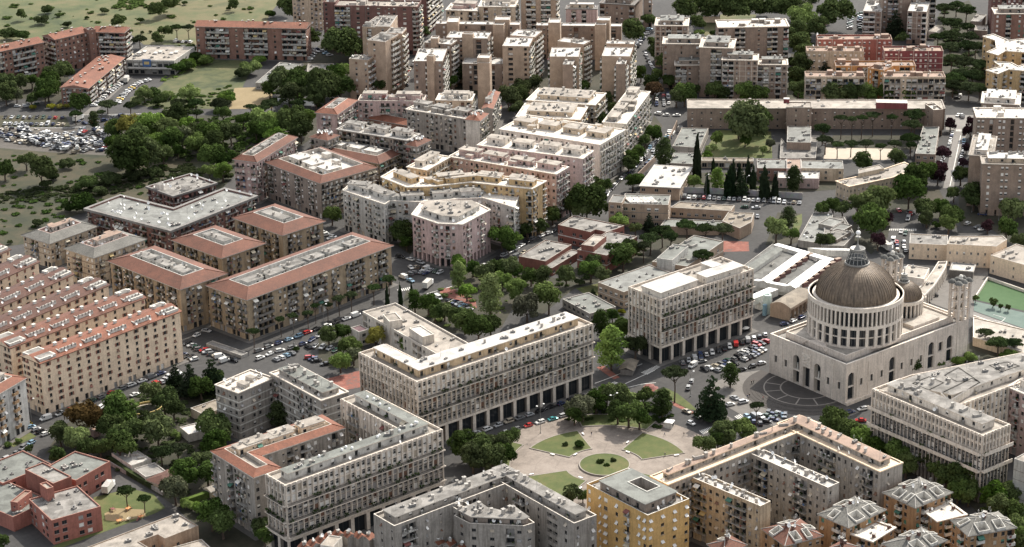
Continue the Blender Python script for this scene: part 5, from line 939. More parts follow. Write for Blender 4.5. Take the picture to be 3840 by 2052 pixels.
    wall('side_wall', (X0, -Y), (X1, -Y), [(.042, 3.6, 1.8, 13.6, 1, .9, 'arch'), (.123, w, 6.5, 9.6, 0, .5, 'win'), (.205, w, 6.5, 9.6, 0, .5, 'win'), (.286, w, 6.5, 9.6, 0, .5, 'win'), (.37, 3.6, 1.8, 13.6, 1, .9, 'arch'), (.448, w, 6.5, 9.6, 0, .5, 'win'), (.528, w, 6.5, 9.6, 0, .5, 'win'), (.607, w, 6.5, 9.6, 0, .5, 'win'), (.69, 3.6, 1.8, 13.6, 1, .9, 'arch'), (.767, 2.6, 8.0, 12.2, 0, .7, 'win'), (.845, 3.6, 1.8, 13.6, 1, .9, 'arch')])
    wall('rear_wall', (X1, -Y), (X1, Y), [(.5, 3.6, 1.8, 13.6, 1, .9, 'arch')]); wall('side_wall', (X1, Y), (X0, Y), [(.3, 3.6, 1.8, 13.6, 1, .9, 'arch'), (.7, 3.6, 1.8, 13.6, 1, .9, 'arch')])
    # carved relief over the door
    mb = MB(); rg = random.Random(2); c = P(L*0.4915, 0, -0.05)
    mb.obox((c[0], c[1]), np.array([0, 1.0]), 2.35, 0.16, 9.9, 15.6, TRV_L); mb.build('relief_panel', root)
    mb = MB()
    for i in range(26):
        y, z, s = rg.uniform(-1.9, 1.9), rg.uniform(10.3, 15.2), rg.uniform(0.25, 0.6); mb.lathe([(s, 0), (s*0.8, 0.15), (s*0.4, 0.3), (0.01, 0.36)], 7, TRV_L, (0, 0, 0)); k = 7*3
        for j in range(len(mb.v)-7*4*3, len(mb.v)): a, b, d = mb.v[j]; mb.v[j] = (X0-0.22-d, c[1]+y+a, z+b*1.5)
    mb.build('relief_figures', root)
    # roof, parapet, raised inner roof
    o = [(X0, -Y), (X1, -Y), (X1, Y), (X0, Y)]; i1 = inset(o, 0.7); mb = MB()
    for i in range(4):
        j = (i+1) % 4; mb.poly([(*o[i], H), (*o[j], H), (*i1[j], H), (*i1[i], H)], TRV_L); mb.poly([(*i1[i], H), (*i1[j], H), (*i1[j], H-1.6), (*i1[i], H-1.6)], TRV)
    mb.build('parapet', root); mb = MB(); mb.poly([(*q, H-1.6) for q in i1], R_MID); mb.build('roof', root)
    mb = MB(); i2 = inset(o, 4.6); mb.prism(i2, H-1.59, H+1.2, TRV, None, cap=False); i3 = inset(i2, 0.5)
    for i in range(4):
        j = (i+1) % 4; mb.poly([(*i2[i], H+1.2), (*i2[j], H+1.2), (*i3[j], H+1.2), (*i3[i], H+1.2)], TRV_L); mb.poly([(*i3[i], H+1.2), (*i3[j], H+1.2), (*i3[j], H+0.5), (*i3[i], H+0.5)], TRV)
    mb.build('upper_parapet', root); mb = MB(); mb.poly([(*q, H+0.5) for q in i3], C_ROOF); mb.build('upper_roof', root)
    mb = MB(); mb.box(156, -15.5, H+0.49, 172, -9.0, H+2.0, TRV, C_ROOF); mb.box(156.5, 9.0, H+0.49, 172, 15.5, H+2.0, TRV, C_ROOF); mb.build('roof_block', root)
    mb = MB(); mb.lathe([(6.5, 0), (6.2, 1.4), (5.6, 1.5), (4.6, 2.5), (0.05, 2.6)], 20, TRV, (X0+3.9, 0, H-1.6), -math.pi/2, math.pi/2)
    for k in range(9):
        mb.box(160+k*0.0, -13.8+k*0.0, H+2.0, 160.2, -13.6, H+2.05, BAL_D)
    mb.build('facade_crest', root)
    # big drum in two tiers
    def drum(name, cx, r, z0, tiers, cop):
        mb = MB()
        for (za, zb, n, wd, split) in tiers:
            gl = MB(); gl.lathe([(r-0.9, za), (r-0.9, zb)], 72, C_GLASS, (cx, 0, 0)); gl.build(name+'_glazing', root)
            for i in range(n):
                a = 2*math.pi*i/n+0.03; c = (cx+math.cos(a)*(r-0.45), math.sin(a)*(r-0.45)); mb.obox(c, np.array([-math.sin(a), math.cos(a)]), wd, 0.62, za, zb, TRV_L)
            if split:
                for q in (0.5,): z = za+(zb-za)*q; mb.lathe([(r-0.88, z-0.22), (r-0.45, z-0.22), (r-0.45, z+0.22), (r-0.88, z+0.22)], 72, TRV_L, (cx, 0, 0))
            if split:
                mu = MB()
                for i in range(n*3):
                    a = 2*math.pi*(i+0.5)/(n*3); c = (cx+math.cos(a)*(r-0.82), math.sin(a)*(r-0.82)); mu.obox(c, np.array([-math.sin(a), math.cos(a)]), 0.05, 0.06, za, zb, METAL)
                mu.build(name+'_mullion', root)
            mb.lathe([(r-1.0, zb-0.002), (r+0.12, zb-0.002), (r+0.12, zb+cop), (r-1.6, zb+cop)], 96, TRV_L, (cx, 0, 0))
        mb.lathe([(r+0.25, z0-0.9), (r+0.25, z0), (r-1.0, z0)], 96, TRV, (cx, 0, 0))
        return mb.build(name, root)
    drum('drum', 137.1, 19.4, 19.2, [(19.2, 26.6, 32, 0.62, 1), (27.9, 34.2, 64, 0.33, 0)], 1.3)
    mb = MB(); mb.lathe([(19.6, 35.4), (19.6, 36.2), (19.1, 36.2), (19.1, 35.5), (16.3, 35.5)], 96, TRV_L, (137.1, 0, 0)); mb.build('drum_gallery', root)
    def dome(name, cx, r, z0, z1, r1, n):
        d = (z1-z0)/math.sqrt(1-(r1/r)**2); mb = MB(); prof = []
        for i in range(17):
            rr = r*math.cos(math.radians(i*90/17)); 
            if rr < r1: break
            prof.append((rr, d*math.sin(math.radians(i*90/17))))
        prof.append((r1, z1-z0)); mb.lathe(prof, 96, DOME_M, (0, 0, z0)); o = mb.build(name, None, True, None); o.parent = root; o.location = (cx-137.1, 0, 0)
        rb = MB()
        for k in range(n):
            a = 2*math.pi*k/n; t = np.array([-math.sin(a), math.cos(a)])*0.09
            for (ra, za), (rb_, zb) in zip(prof, prof[1:]):
                e = lambda rr, zz, s, up: (math.cos(a)*(rr+up)+t[0]*s, math.sin(a)*(rr+up)+t[1]*s, z0+zz+up*0.4)
                for s in (1, -1): rb.poly([e(ra, za, s, 0), e(rb_, zb, s, 0), e(rb_, zb, s, .2), e(ra, za, s, .2)], DOME_M)
                rb.poly([e(ra, za, 1, .2), e(ra, za, -1, .2), e(rb_, zb, -1, .2), e(rb_, zb, 1, .2)], DOME_M)
        q = rb.build('ribs', None); q.parent = o; return o
    D1 = dome('dome', 137.1, 16.4, 35.5, 48.4, 4.7, 72); D2 = dome('small_dome', 166.4, 7.7, 26.4, 32.7, 2.0, 44)
    drum('small_drum', 166.4, 8.3, 19.2, [(19.2, 24.9, 28, 0.3, 0)], 1.4)
    clear = bpy.data.materials.new('lantern_glass'); clear.use_nodes = True; bb = clear.node_tree.nodes['Principled BSDF']; bb.inputs['Base Color'].default_value = (0.10, 0.12, 0.13, 1); bb.inputs['Roughness'].default_value = 0.08; bb.inputs['Alpha'].default_value = 0.3
    IRON = plain('lantern_metal', (0.25, 0.245, 0.23), 0.5, 0.2)
    def lantern(par, cx, z, r0, r1, h, zt, gr):
        o = thing('lantern', None, None); o.parent = par; o.location = (0, 0, 0); del_ = o
        mb = MB(); mb.lathe([(r0+0.35, z-0.5), (r0+0.35, z+0.45), (r0-0.1, z+0.45)], 32, IRON, (0, 0, 0)); N = 16
        for i in range(N):
            a = 2*math.pi*i/N; mb.tube((math.cos(a)*r0, math.sin(a)*r0, z+.3), (math.cos(a)*r1*1.05, math.sin(a)*r1*1.05, z+h), 0.13*r0/4.7+0.04, 0.1*r0/4.7+0.03, 5, IRON)
        for q in (0.45, 0.98): rr = r0+(r1-r0)*q; mb.lathe([(rr-0.12, z+h*q-.12), (rr+0.16, z+h*q-.12), (rr+0.16, z+h*q+.12), (rr-.12, z+h*q+.12)], 32, IRON)
        mb.lathe([(r1+0.4, z+h), (r1+0.4, z+h+0.9*r0/4.7), (r1+0.2, z+h+0.9*r0/4.7), (r1*0.6, z+h+0.3), (r1*0.3, z+h+1.6*r0/4.7), (0.25*r0/4.7+.05, z+h+2.6*r0/4.7), (0.14, zt-gr)], 24, IRON)
        mb.lathe([(0.02, zt-gr)]+[(gr*math.sin(math.pi*i/10), zt-gr*math.cos(math.pi*i/10)) for i in range(1, 10)]+[(0.02, zt+gr)], 16, DISH)
        mb.lathe([(gr*0.9, zt-gr*1.9), (gr*1.15, zt-gr*1.7), (gr*0.9, zt-gr*1.5), (0.1, zt-gr*1.6)], 16, IRON)
        mb.box(-0.09, -0.09, zt+gr, 0.09, 0.09, zt+gr*3, IRON); mb.box(-0.5*gr-0.1, -0.08, zt+gr*2.0, 0.5*gr+0.1, 0.08, zt+gr*2.3, IRON)
        bpy.data.objects.remove(o); a = mb.build('lantern', None); a.parent = par
        g = MB(); g.lathe([(r0-0.15, z+.35), (r1-0.1, z+h)], 32, clear); b = g.build('lantern_glass', None); b.parent = par
    lantern(D1, 137.1, 48.6, 4.7, 2.7, 5.6, 61.7, 1.0); lantern(D2, 166.4, 32.8, 2.0, 1.0, 3.2, 39.2, 0.45)
    # bell towers
    for s in (-1, 1):
        cx, cy = 180.0, s*19.0; t = MB(); hx, hy = 3.3, 2.3
        for a in (-1, 0, 1):
            for b in (-1, 1): t.box(cx+a*hx-.5, cy+b*hy-.5, H-0.01, cx+a*hx+.5, cy+b*hy+.5, 35.0, TRV)
        for z in (22.6, 26.8, 31.0):
            for b in (-1, 1): t.box(cx-hx, cy+b*hy-.28, z, cx+hx, cy+b*hy+.28, z+0.55, TRV)
            for a in (-1, 0, 1): t.box(cx+a*hx-.27, cy-hy, z+.02, cx+a*hx+.27, cy+hy, z+0.53, TRV)
        o = t.build('bell_tower', root)
        for z in (23.2, 27.4):
            for a in (-.5, .5):
                b = MB(); b.lathe([(0.85, 0), (0.6, 0.45), (0.5, 1.2), (0.2, 1.5), (0.05, 1.9)], 12, plain('bronze', (0.10, 0.09, 0.07), 0.4, 0.7), (cx+a*2*hx*0.5, cy, z)); q = b.build('bell', None); q.parent = o; q.location = (-root.location.x, 0, 0)
        c = MB()
        for a in (-1, 0, 1):                                            # scalloped concrete petals on top
            for b in (-1, 1):
                x, y = cx+a*hx*0.98, cy+b*hy*0.75; N = 8
                for i in range(N):
                    for j in range(4):
                        f = lambda i, j: (x+(j/4)*1.95*math.cos(2*math.pi*i/N), y+(j/4)*1.95*math.sin(2*math.pi*i/N), 35.0+1.5*(1-(j/4)**2))
                        c.poly([f(i, j), f(i+1, j), f(i+1, j+1), f(i, j+1)], R_DARK)
        c.lathe([(0.9, 36.2), (0.7, 36.8), (0.95, 37.3), (0.5, 37.9), (0.03, 38.0)], 10, BAL_W, (cx, cy, 0)); c.box(cx-hx-.9, cy-hy-.9, 34.6, cx+hx+.9, cy+hy+.9, 35.02, TRV)
        q = c.build('canopy', None); q.parent = o; q.location = (-root.location.x, 0, 0)
    # plinth steps at the side
    mb = MB(); mb.box(X0+0.0, -Y-0.9, 0, X1-2, -Y-0.01, 1.3, TRV); mb.build('plinth', root)
church()
def arcade_ramp():                                                       # curved arcade gallery behind the church
    out = pts('h', '1232 842,1300 772,1350 700,1385 640,1402 588', 6.5); inn = pts('h', '1335 590,1290 660,1240 730,1185 790', 6.5); p = ccw(out+inn)
    building('curved_gallery', 'curved arcaded gallery sweeping behind the church to the parish house', 'gallery', [dict(sty('low'), poly=p, z0=0, z1=6.5, wall=TRV_L, A='a', bay=3.2, fh=5.5, roof=C_ROOF, cop=TRV_L, par=0.9, col=0.8, minw=2)])
    building('side_chapel', 'flat pale chapel roof between the rear bell tower and the gallery', 'chapel', [V('P', 'h', '1040 690,1230 720,1270 640,1110 615', 9, 'low', wall=TRV_L, A='.', roof=C_ROOF, cop=TRV_L, sq=False)])
    building('parish_annex', 'low roofs along the churchyard beside the front bell tower', 'annex', [V('P', 'h', '1592 1150,2000 1270,2050 1110,1592 1000', 4, 'low', wall=W_BEIGE, A='.', roof=C_ROOF, cop=TRV_L, sq=False)])
arcade_ramp()
# ---------------------------------------------------------------- ground, paving, lawns
ASPH = ground('asphalt', [(0.0310, 0.0304, 0.0304), (0.0446, 0.0434, 0.0428), (0.0651, 0.0626, 0.0608)], (0.03, 0.4, 2.0), 0.45, 0.25)
LEV = [0]
def sheet(name, poly, mat, z, kind='structure', label=None):
    mb = MB(); p = ccw(poly); mb.poly([(a, b, z) for a, b in p], mat); return tag(mb.build(name), label, None, None, kind)
sheet('ground', [(-3500, -2500), (6000, -2500), (6000, 6000), (-3500, 6000)], ASPH, 0.0)
DRY = ground('dry_meadow', [(0.0247, 0.0418, 0.0114), (0.0712, 0.0836, 0.0285), (0.1187, 0.1045, 0.0475), (0.0399, 0.0551, 0.0171)], (0.010, 0.045, 1.2), 0.6, 0, squash=(1, 1, 1)); MEAD = ground('meadow', [(0.0085, 0.0136, 0.0051), (0.0255, 0.0289, 0.0110), (0.0527, 0.0442, 0.0221), (0.0187, 0.0238, 0.0085)], (0.02, 0.09, 1.0), 0.6)
WILD = ground('wild_grass', [(0.0198, 0.0342, 0.0108), (0.0675, 0.0765, 0.0270), (0.1080, 0.1008, 0.0450)], (0.03, 0.12, 1.2), 0.6); STRAW = ground('straw_field', [(0.1955, 0.1487, 0.0765), (0.2550, 0.1955, 0.1062)], (0.04, 0.2, 1.5), 0.4)
LAWN = ground('lawn', [(0.0425, 0.0638, 0.0127), (0.0723, 0.0892, 0.0221), (0.1190, 0.1062, 0.0391)], (0.04, 0.22, 2.0), 0.5); SOIL = ground('garden_soil', [(0.0150, 0.0195, 0.0083), (0.0315, 0.0300, 0.0165), (0.0525, 0.0435, 0.0285)], (0.05, 0.3, 1.5), 0.6)
GRAV = ground('yard_gravel', [(0.0525, 0.0465, 0.0405), (0.1050, 0.0938, 0.0825)], (0.05, 0.3, 1.8), 0.5); PAVE = ground('pavement', [(0.1200, 0.1120, 0.1024), (0.1680, 0.1560, 0.1440)], (0.04, 0.3, 2.0), 0.35, 0.3); PIAZ = ground('piazza_paving', [(0.135, 0.115, 0.098), (0.225, 0.190, 0.162), (0.275, 0.238, 0.205)], (0.05, 0.25, 2.2), 0.45, 0.25)
RED = ground('red_paving', [(0.0960, 0.0800, 0.0720), (0.2080, 0.0680, 0.0480), (0.2640, 0.1200, 0.0920)], (0.1, 0.4, 1.6), 0.5); COURT = ground('pale_court', [(0.3840, 0.3280, 0.2640), (0.4640, 0.4080, 0.3360)], (0.05, 0.3, 1.5), 0.2); ROADL = ground('concrete_road', [(0.1600, 0.1520, 0.1424), (0.2160, 0.2040, 0.1920)], (0.04, 0.3, 1.6), 0.3, 0.2)
PITCH = ground('green_pitch', [(0.035, 0.085, 0.028), (0.055, 0.11, 0.04)], (0.05, 0.3, 1.5), 0.3); TEAL = ground('teal_court', [(0.0850, 0.1275, 0.1105), (0.1360, 0.1785, 0.1573)], (0.05, 0.3, 1.5), 0.3); COBB = ground('dark_cobble', [(0.0432, 0.0382, 0.0353), (0.0684, 0.0612, 0.0562)], (0.1, 0.5, 3.0), 0.5); PALE = ground('pale_kerb_stone', [(0.2240, 0.2000, 0.1760), (0.2880, 0.2600, 0.2320)], (0.1, 0.5, 2), 0.3)
SH = [('meadow_far', 'a', '-700 480,0 345,330 305,640 260,960 250,1060 330,1440 330,1880 420,1990 100,2130 -60,2240 -420,1200 -700,-900 -520', DRY),
 ('wild_plot', 'a', '1180 640,1290 520,1420 390,1560 400,1880 470,1800 620,1730 800,1250 810,960 770,960 720', WILD), ('straw_field', 'a', '1730 650,2010 640,2010 800,1690 806', STRAW),
 ('meadow', 'a', '-500 1075,0 1068,430 1130,830 1150,1300 1130,1700 1090,1830 1180,1560 1480,1200 1560,640 1560,420 1640,180 1800,-500 1900', MEAD), ('grove_ground', 'a', '800 905,1250 860,2300 830,2380 960,2150 1130,1900 1180,1500 1200,820 1150', SOIL),
 ('wreck_yard', 'a', '-500 945,520 948,830 950,830 1150,430 1130,-500 1050', GRAV), ('verge', 'a', '-300 855,480 852,520 935,-300 945', MEAD), ('block_yard', 'a', '-200 620,330 560,480 500,520 620,440 760,200 730,-200 780', SOIL), ('side_pavement', 'a', '600 850,945 575,985 560,690 840', PAVE),
 ('tower_yard', 'm', '180 1377,-200 900,200 560,760 620,820 900,900 1250,1000 1500,700 1500', SOIL), ('tower_yard', 'n', '-400 1377,-100 1000,450 1250,1200 950,1900 980,2350 1000,2400 1420,1000 1500', SOIL), ('far_garden', 'o', '640 200,1500 120,1900 200,2240 100,2238 -150,600 -150', SOIL), ('dry_garden', 'o', '820 260,1080 180,1500 190,1480 280,1000 300,930 480,830 460', DRY),
 ('block_garden', 'o', '880 1290,1080 1060,1700 1150,2240 900,2240 1290', SOIL), ('pine_garden', 'd', '1330 720,1300 300,1340 100,1560 0,1680 200,1720 480,1680 700,1500 700', SOIL), ('row_garden', 'd', '250 740,250 400,420 380,1320 640,1380 740', SOIL),
 ('convent_garden', 'c', '1430 1160,1560 960,1950 970,1960 1170', LAWN), ('convent_court', 'd', '560 1000,1150 1000,1180 1100,1000 1110,500 1090', SOIL), ('pale_court', 'd', '488 1172,503 1090,1062 1100,985 1182', COURT), ('cypress_garden', 'w', '590 560,750 420,1512 400,1512 590', SOIL), ('cypress_garden', 'h', '0 -10,560 -10,1000 -10,1000 90,600 60,0 105', SOIL),
 ('avenue_verge', 's', '1560 1377,1700 1280,1990 1010,2120 830,2260 560,2310 420,2420 560,2240 900,1990 1200,1780 1377', SOIL), ('block_garden', 'f', '1000 350,1180 330,1190 560,1050 470', SOIL), ('block_garden', 'f', '1740 380,1960 330,2000 450,1740 520', SOIL),
 ('park', 'f', '1440 600,1660 610,1960 640,2000 820,1900 960,1830 1080,1500 1120,1380 1120,1100 900,1130 800,1300 860,1480 880', SOIL), ('school_garden', 'g', '-60 700,60 640,370 720,560 600,900 560,1100 300,1560 330,1620 400,1380 400,1080 600,700 740,520 780,420 850,250 1000', SOIL), ('school_lawn', 'g', '510 790,690 750,690 840,600 850', LAWN),
 ('red_ground', 'f', '1375 800,1450 780,1640 880,1650 935,1520 880,1380 850', RED), ('red_court', 'g', '1580 440,1785 446,1790 516,1590 522', RED), ('garden', 'h', '60 470,150 230,330 240,300 450,200 480', SOIL), ('small_lawn', 'h', '245 390,280 260,330 240,330 310,300 380', LAWN), ('concrete_road', 'd', '1370 1390,1455 960,1390 960,1390 850,1620 850,1620 900,1560 960,1470 1180,1450 1390', ROADL),
 ('garden', 'h', '690 420,720 240,800 60,1340 60,1480 340,1240 340,1200 200,1000 240,960 420,840 540', SOIL), ('garden', 'h', '1480 60,1990 90,1990 500,1880 470,1700 330,1500 330', SOIL), ('church_yard', 'h', '1250 850,1420 620,1700 620,1700 720,1600 880,1590 1010,1280 900', PAVE), ('green_pitch', 'h', '1610 802,1700 724,2200 885,2200 1120,1990 960,1600 872', PITCH), ('teal_court', 'h', '1600 884,1990 975,2150 1080,2060 1120,1596 955', TEAL), ('ball_court', 'h', '1592 960,2060 1125,2060 1180,1592 1012', ROADL),
 ('church_garden', 'h', '1260 1377,1590 1180,1990 1200,1990 1260,1500 1340', SOIL), ('red_playground', 'j', '520 140,800 72,806 195,660 222', RED), ('block_garden', 'j', '60 260,280 220,420 420,80 500', SOIL), ('car_park_verge', 'f', '480 1300,480 1130,760 1080,830 1250,790 1377,560 1377', SOIL),
 ('garden', 'i', '330 690,480 470,840 300,1180 180,1640 100,1700 560,1600 680,1640 1180,1300 1080,800 760,600 640', SOIL), ('garden', 'i', '1300 1090,1640 1160,2000 1200,2000 1377,1500 1400,1420 1200', SOIL), ('school_lawn', 'i', '690 1010,960 945,1130 985,1220 1090,1140 1130,700 1290,470 1377,380 1377,690 1240', LAWN), ('play_sand', 'i', '770 1130,850 1090,1060 1100,1080 1150,900 1190,780 1180', STRAW), ('small_lawn', 'i', '20 600,110 540,200 520,270 560,100 640', LAWN),
 ('avenue_verge', 'l', '470 430,600 400,900 560,1650 860,1990 1000,1990 1377,1900 1377,1300 820,1100 860,1090 760', SOIL), ('pine_lawn', 'k', '1090 220,1180 205,1260 245,1350 315,1410 370,1340 360,1230 305,1120 250', LAWN), ('red_strip', 'k', '1225 305,1340 362,1395 388,1370 398,1225 330', RED), ('red_strip', 'k', '1010 190,1080 172,1110 220,1050 240,1005 225', RED), ('red_strip', 'k', '660 50,720 40,835 125,790 140', RED), ('traffic_island', 'A', '150 470,270 445,345 485,290 515,210 500', PAVE)]
for i, (n, t, s, m) in enumerate(SH): sheet(n, pts(t, s), m, 0.03+0.006*(i % 7))
def ring(r0, r1, a0, a1, n): return [(r1*math.cos(a0+(a1-a0)*i/n), r1*math.sin(a0+(a1-a0)*i/n)) for i in range(n+1)] + ([(r0*math.cos(a1-(a1-a0)*i/n), r0*math.sin(a1-(a1-a0)*i/n)) for i in range(n+1)] if r0 else [])
mb = MB(); p = ring(0, 46.5, 0, 2*math.pi*59/60, 59); mb.prism(p, 0, 0.16, PALE, None, cap=False); mb.poly([(*q, 0.16) for q in p], PIAZ); tag(mb.build('piazza'), kind='structure')
def bed(name, poly, kerb):
    mb = MB(); o = inset(poly, -0.4); mb.prism(o, 0.15, kerb, PALE, None, cap=False)
    for i in range(len(o)): j = (i+1) % len(o); mb.poly([(*o[i], kerb), (*o[j], kerb), (*poly[j], kerb), (*poly[i], kerb)], PALE)
    mb.poly([(*q, kerb-0.04) for q in poly], LAWN); tag(mb.build(name), kind='structure')
bed('lawn', ring(0, 9.4, 0, 2*math.pi*47/48, 47), 0.75)
for k in range(4): a = k*math.pi/2; bed('lawn', ring(15.4, 32.4, a-0.375, a+0.375, 12), 0.45)
bed('shrub_bed', ring(36.0, 46.0, math.radians(22), math.radians(63), 14), 0.5); bed('shrub_bed', ring(36.5, 46.0, math.radians(110), math.radians(172), 14), 0.5)
# half round forecourt of the church with pale rays, low steps
F0 = (109.5, 0.0)
def half(r0, r1, a0=90, a1=270, n=28): a0, a1 = math.radians(a0), math.radians(a1); return [(F0[0]+x, F0[1]+y) for x, y in ring(r0, r1, a0, a1, n)]
sheet('pavement', [(109.5, 26), (109.5, -30), (84, -30), (74, -20), (72, 0), (74, 20), (84, 30), (100, 30)], PAVE, 0.09)
for k, (r, z, m) in enumerate(((26.0, 0.14, COBB), (24.4, 0.22, COBB), (22.8, 0.30, COBB), (21.2, 0.38, COBB), (19.6, 0.46, COBB), (18.0, 0.54, COBB))):
    mb = MB(); p = half(0, r); mb.prism(p, 0, z, PALE if k % 2 else COBB, None, cap=False); mb.poly([(*q, z) for q in p], m); tag(mb.build('church_forecourt'), kind='structure')
for r0, r1 in ((17.0, 17.5), (10.2, 10.8)): sheet('paving_band', half(r0, r1), PALE, 0.56)
for a in (120, 150, 180, 210, 240):
    p = [(F0[0]+r*math.cos(math.radians(a))+s*0.28*math.sin(math.radians(a)), F0[1]+r*math.sin(math.radians(a))-s*0.28*math.cos(math.radians(a))) for r, s in ((10.9, -1), (16.9, -1), (16.9, 1), (10.9, 1))]; sheet('paving_band', p, PALE, 0.565)
MARK = plain('road_paint', (0.62, 0.61, 0.58), 0.7, 0, 0.35)
def zebra(t, s, n, z=0.085):
    a, b, c, d = [np.array(q) for q in pts(t, s)]; mb = MB()
    for i in range(n):
        f0, f1 = i/n, (i+0.5)/n; q = [a+(b-a)*f0, a+(b-a)*f1, d+(c-d)*f1, d+(c-d)*f0]; mb.poly([(*v, z) for v in ccw([tuple(v) for v in q])], MARK)
    tag(mb.build('zebra_crossing'), kind='structure')
for a in (('k', '680 200,800 155,830 165,720 205', 9), ('k', '990 90,1120 30,1150 40,1040 105', 11), ('k', '1420 520,1540 480,1560 500,1450 545', 10), ('k', '1680 415,1800 360,1830 385,1710 435', 10), ('h', '975 350,1180 352,1180 366,972 364', 14), ('d', '1470 955,1560 960,1556 972,1466 970', 9), ('f', '1060 800,1160 780,1170 800,1070 815', 7)): zebra(*a)
def line(t, s, w=0.15, z=0.08):
    p = [np.array(q) for q in pts(t, s)]; mb = MB()
    for a, b in zip(p, p[1:]):
        u = (b-a)/np.hypot(*(b-a)); n = np.array([-u[1], u[0]])*w; mb.poly([(*(a-n), z), (*(b-n), z), (*(b+n), z), (*(a+n), z)], MARK)
    tag(mb.build('road_line'), kind='structure')
for a in (('k', '650 170,760 130,880 80,1000 25'), ('k', '870 175,1010 110,1090 75'), ('k', '870 205,1000 175,1100 165'), ('k', '620 235,690 200'), ('A', '345 180,375 235,365 290,390 340,440 395'), ('f', '1280 830,1390 800'), ('f', '1420 790,1470 775'), ('d', '1500 1000,1420 1377')): line(*a, w=0.18)
for a in (('a', '-100 945,520 945,600 935'), ('a', '560 850,1300 835'), ('j', '30 1000')): 
    if len(a[1].split(',')) > 1: line(*a, w=0.25)
# ---------------------------------------------------------------- trees
BARK = plain('bark', (0.085, 0.06, 0.045), 0.95, 0, 0.4)
LEAF = {'mid': leaf_mat('leaves_mid', (0.026, 0.044, 0.014), (0.085, 0.120, 0.038)), 'dark': leaf_mat('leaves_dark', (0.022, 0.036, 0.013), (0.062, 0.092, 0.030)), 'light': leaf_mat('leaves_light', (0.070, 0.112, 0.028), (0.16, 0.225, 0.062)), 'olive': leaf_mat('leaves_grey', (0.055, 0.065, 0.035), (0.13, 0.14, 0.085)), 'yellow': leaf_mat('leaves_yellow', (0.12, 0.12, 0.025), (0.26, 0.24, 0.06)),
 'pine': leaf_mat('needles_pine', (0.018, 0.030, 0.013), (0.055, 0.078, 0.032)), 'cyp': leaf_mat('needles_cypress', (0.012, 0.021, 0.012), (0.030, 0.046, 0.022)), 'plum': leaf_mat('leaves_plum', (0.022, 0.012, 0.016), (0.055, 0.028, 0.034)), 'brown': leaf_mat('leaves_brown', (0.055, 0.035, 0.018), (0.13, 0.085, 0.04)), 'plane': leaf_mat('leaves_plane', (0.045, 0.075, 0.020), (0.12, 0.175, 0.045))}
def crown_mesh(kind, seed, nleaf, size):
    rg = np.random.default_rng(seed); B = []                              # lumps: centre, radii
    if kind == 'broad':
        B.append((0, 0, 0, .30, .30, .28))
        for i in range(15):
            a = rg.uniform(0, 2*np.pi); e = rg.uniform(-.55, 1.0); r = .30*math.cos(e)*rg.uniform(.75, 1.15); B.append((r*math.cos(a), r*math.sin(a), .30*math.sin(e)*rg.uniform(.8, 1.2), *(rg.uniform(.13, .23)*np.array([1, 1, .9]))))
    elif kind == 'tall':
        for i in range(18):
            t = i/17; r = .30*math.sin(math.pi*(0.15+0.8*t))*rg.uniform(.6, 1.1); a = i*2.4; B.append((r*math.cos(a), r*math.sin(a), -.62+1.25*t, *(rg.uniform(.16, .25)*np.array([1, 1, 1.15]))))
        B.append((0, 0, 0, .24, .24, .5))
    elif kind == 'pine':
        for i in range(17):
            r = .36*math.sqrt(rg.uniform(0, 1)); a = i*2.4; B.append((r*math.cos(a), r*math.sin(a), .11*(1-(r/.38)**2)+rg.uniform(-.03, .04), *(rg.uniform(.12, .18)*np.array([1, 1, .55]))))
        B.append((0, 0, .02, .30, .30, .08))
    elif kind == 'cypress':
        for i in range(16): t = i/15; r = .42*(math.sin(math.pi*min(1, .12+.88*(1-t)**.8)*.5))*(1 if t < .97 else .5)*max(.16, 1-t**3); B.append((rg.uniform(-.06, .06), rg.uniform(-.06, .06), -.48+.94*t, r, r, .055))
    elif kind == 'cedar':
        for k in range(9):
            z = -.45+k*.115; R = .50*(1-(k/9.3))**.8+.03; n = max(3, int(9*(1-k/10)))
            for i in range(n): a = i*2*np.pi/n+k*.8+rg.uniform(-.2, .2); r = R*rg.uniform(.55, .8); B.append((r*math.cos(a), r*math.sin(a), z+rg.uniform(-.03, .03), .15*(1.15-k/10), .15*(1.15-k/10), .045))
            B.append((0, 0, z, R*.5, R*.5, .06))
    elif kind == 'bush':
        for i in range(9): a = i*2.4; r = .3*math.sqrt(rg.uniform(0, 1)); B.append((r*math.cos(a), r*math.sin(a), rg.uniform(-.08, .12), *(rg.uniform(.15, .24)*np.array([1, 1, .8]))))
    B = np.array(B); w = (B[:, 3]*B[:, 4])**1.0; w /= w.sum(); k = rg.choice(len(B), nleaf, p=w); d = rg.normal(size=(nleaf, 3)); d /= np.linalg.norm(d, axis=1)[:, None]
    low = d[:, 2] < -0.35; d[low, 2] *= -rg.uniform(0, 1, low.sum()); rad = rg.uniform(.72, 1.06, nleaf)[:, None]
    c = B[k, :3]+d*B[k, 3:]*rad; nrm = d+rg.normal(size=(nleaf, 3))*.55; nrm /= np.linalg.norm(nrm, axis=1)[:, None]
    t = np.cross(nrm, rg.normal(size=(nleaf, 3))); t /= np.linalg.norm(t, axis=1)[:, None]; b = np.cross(nrm, t); s = (size*rg.uniform(.6, 1.25, nleaf))[:, None]; e = s*rg.uniform(.55, .9, nleaf)[:, None]
    v = np.stack([c-t*s-b*e*.3, c-b*e, c+t*s+b*e*.2, c+b*e], 1).reshape(-1, 3)
    if kind == 'cypress': pass
    return v
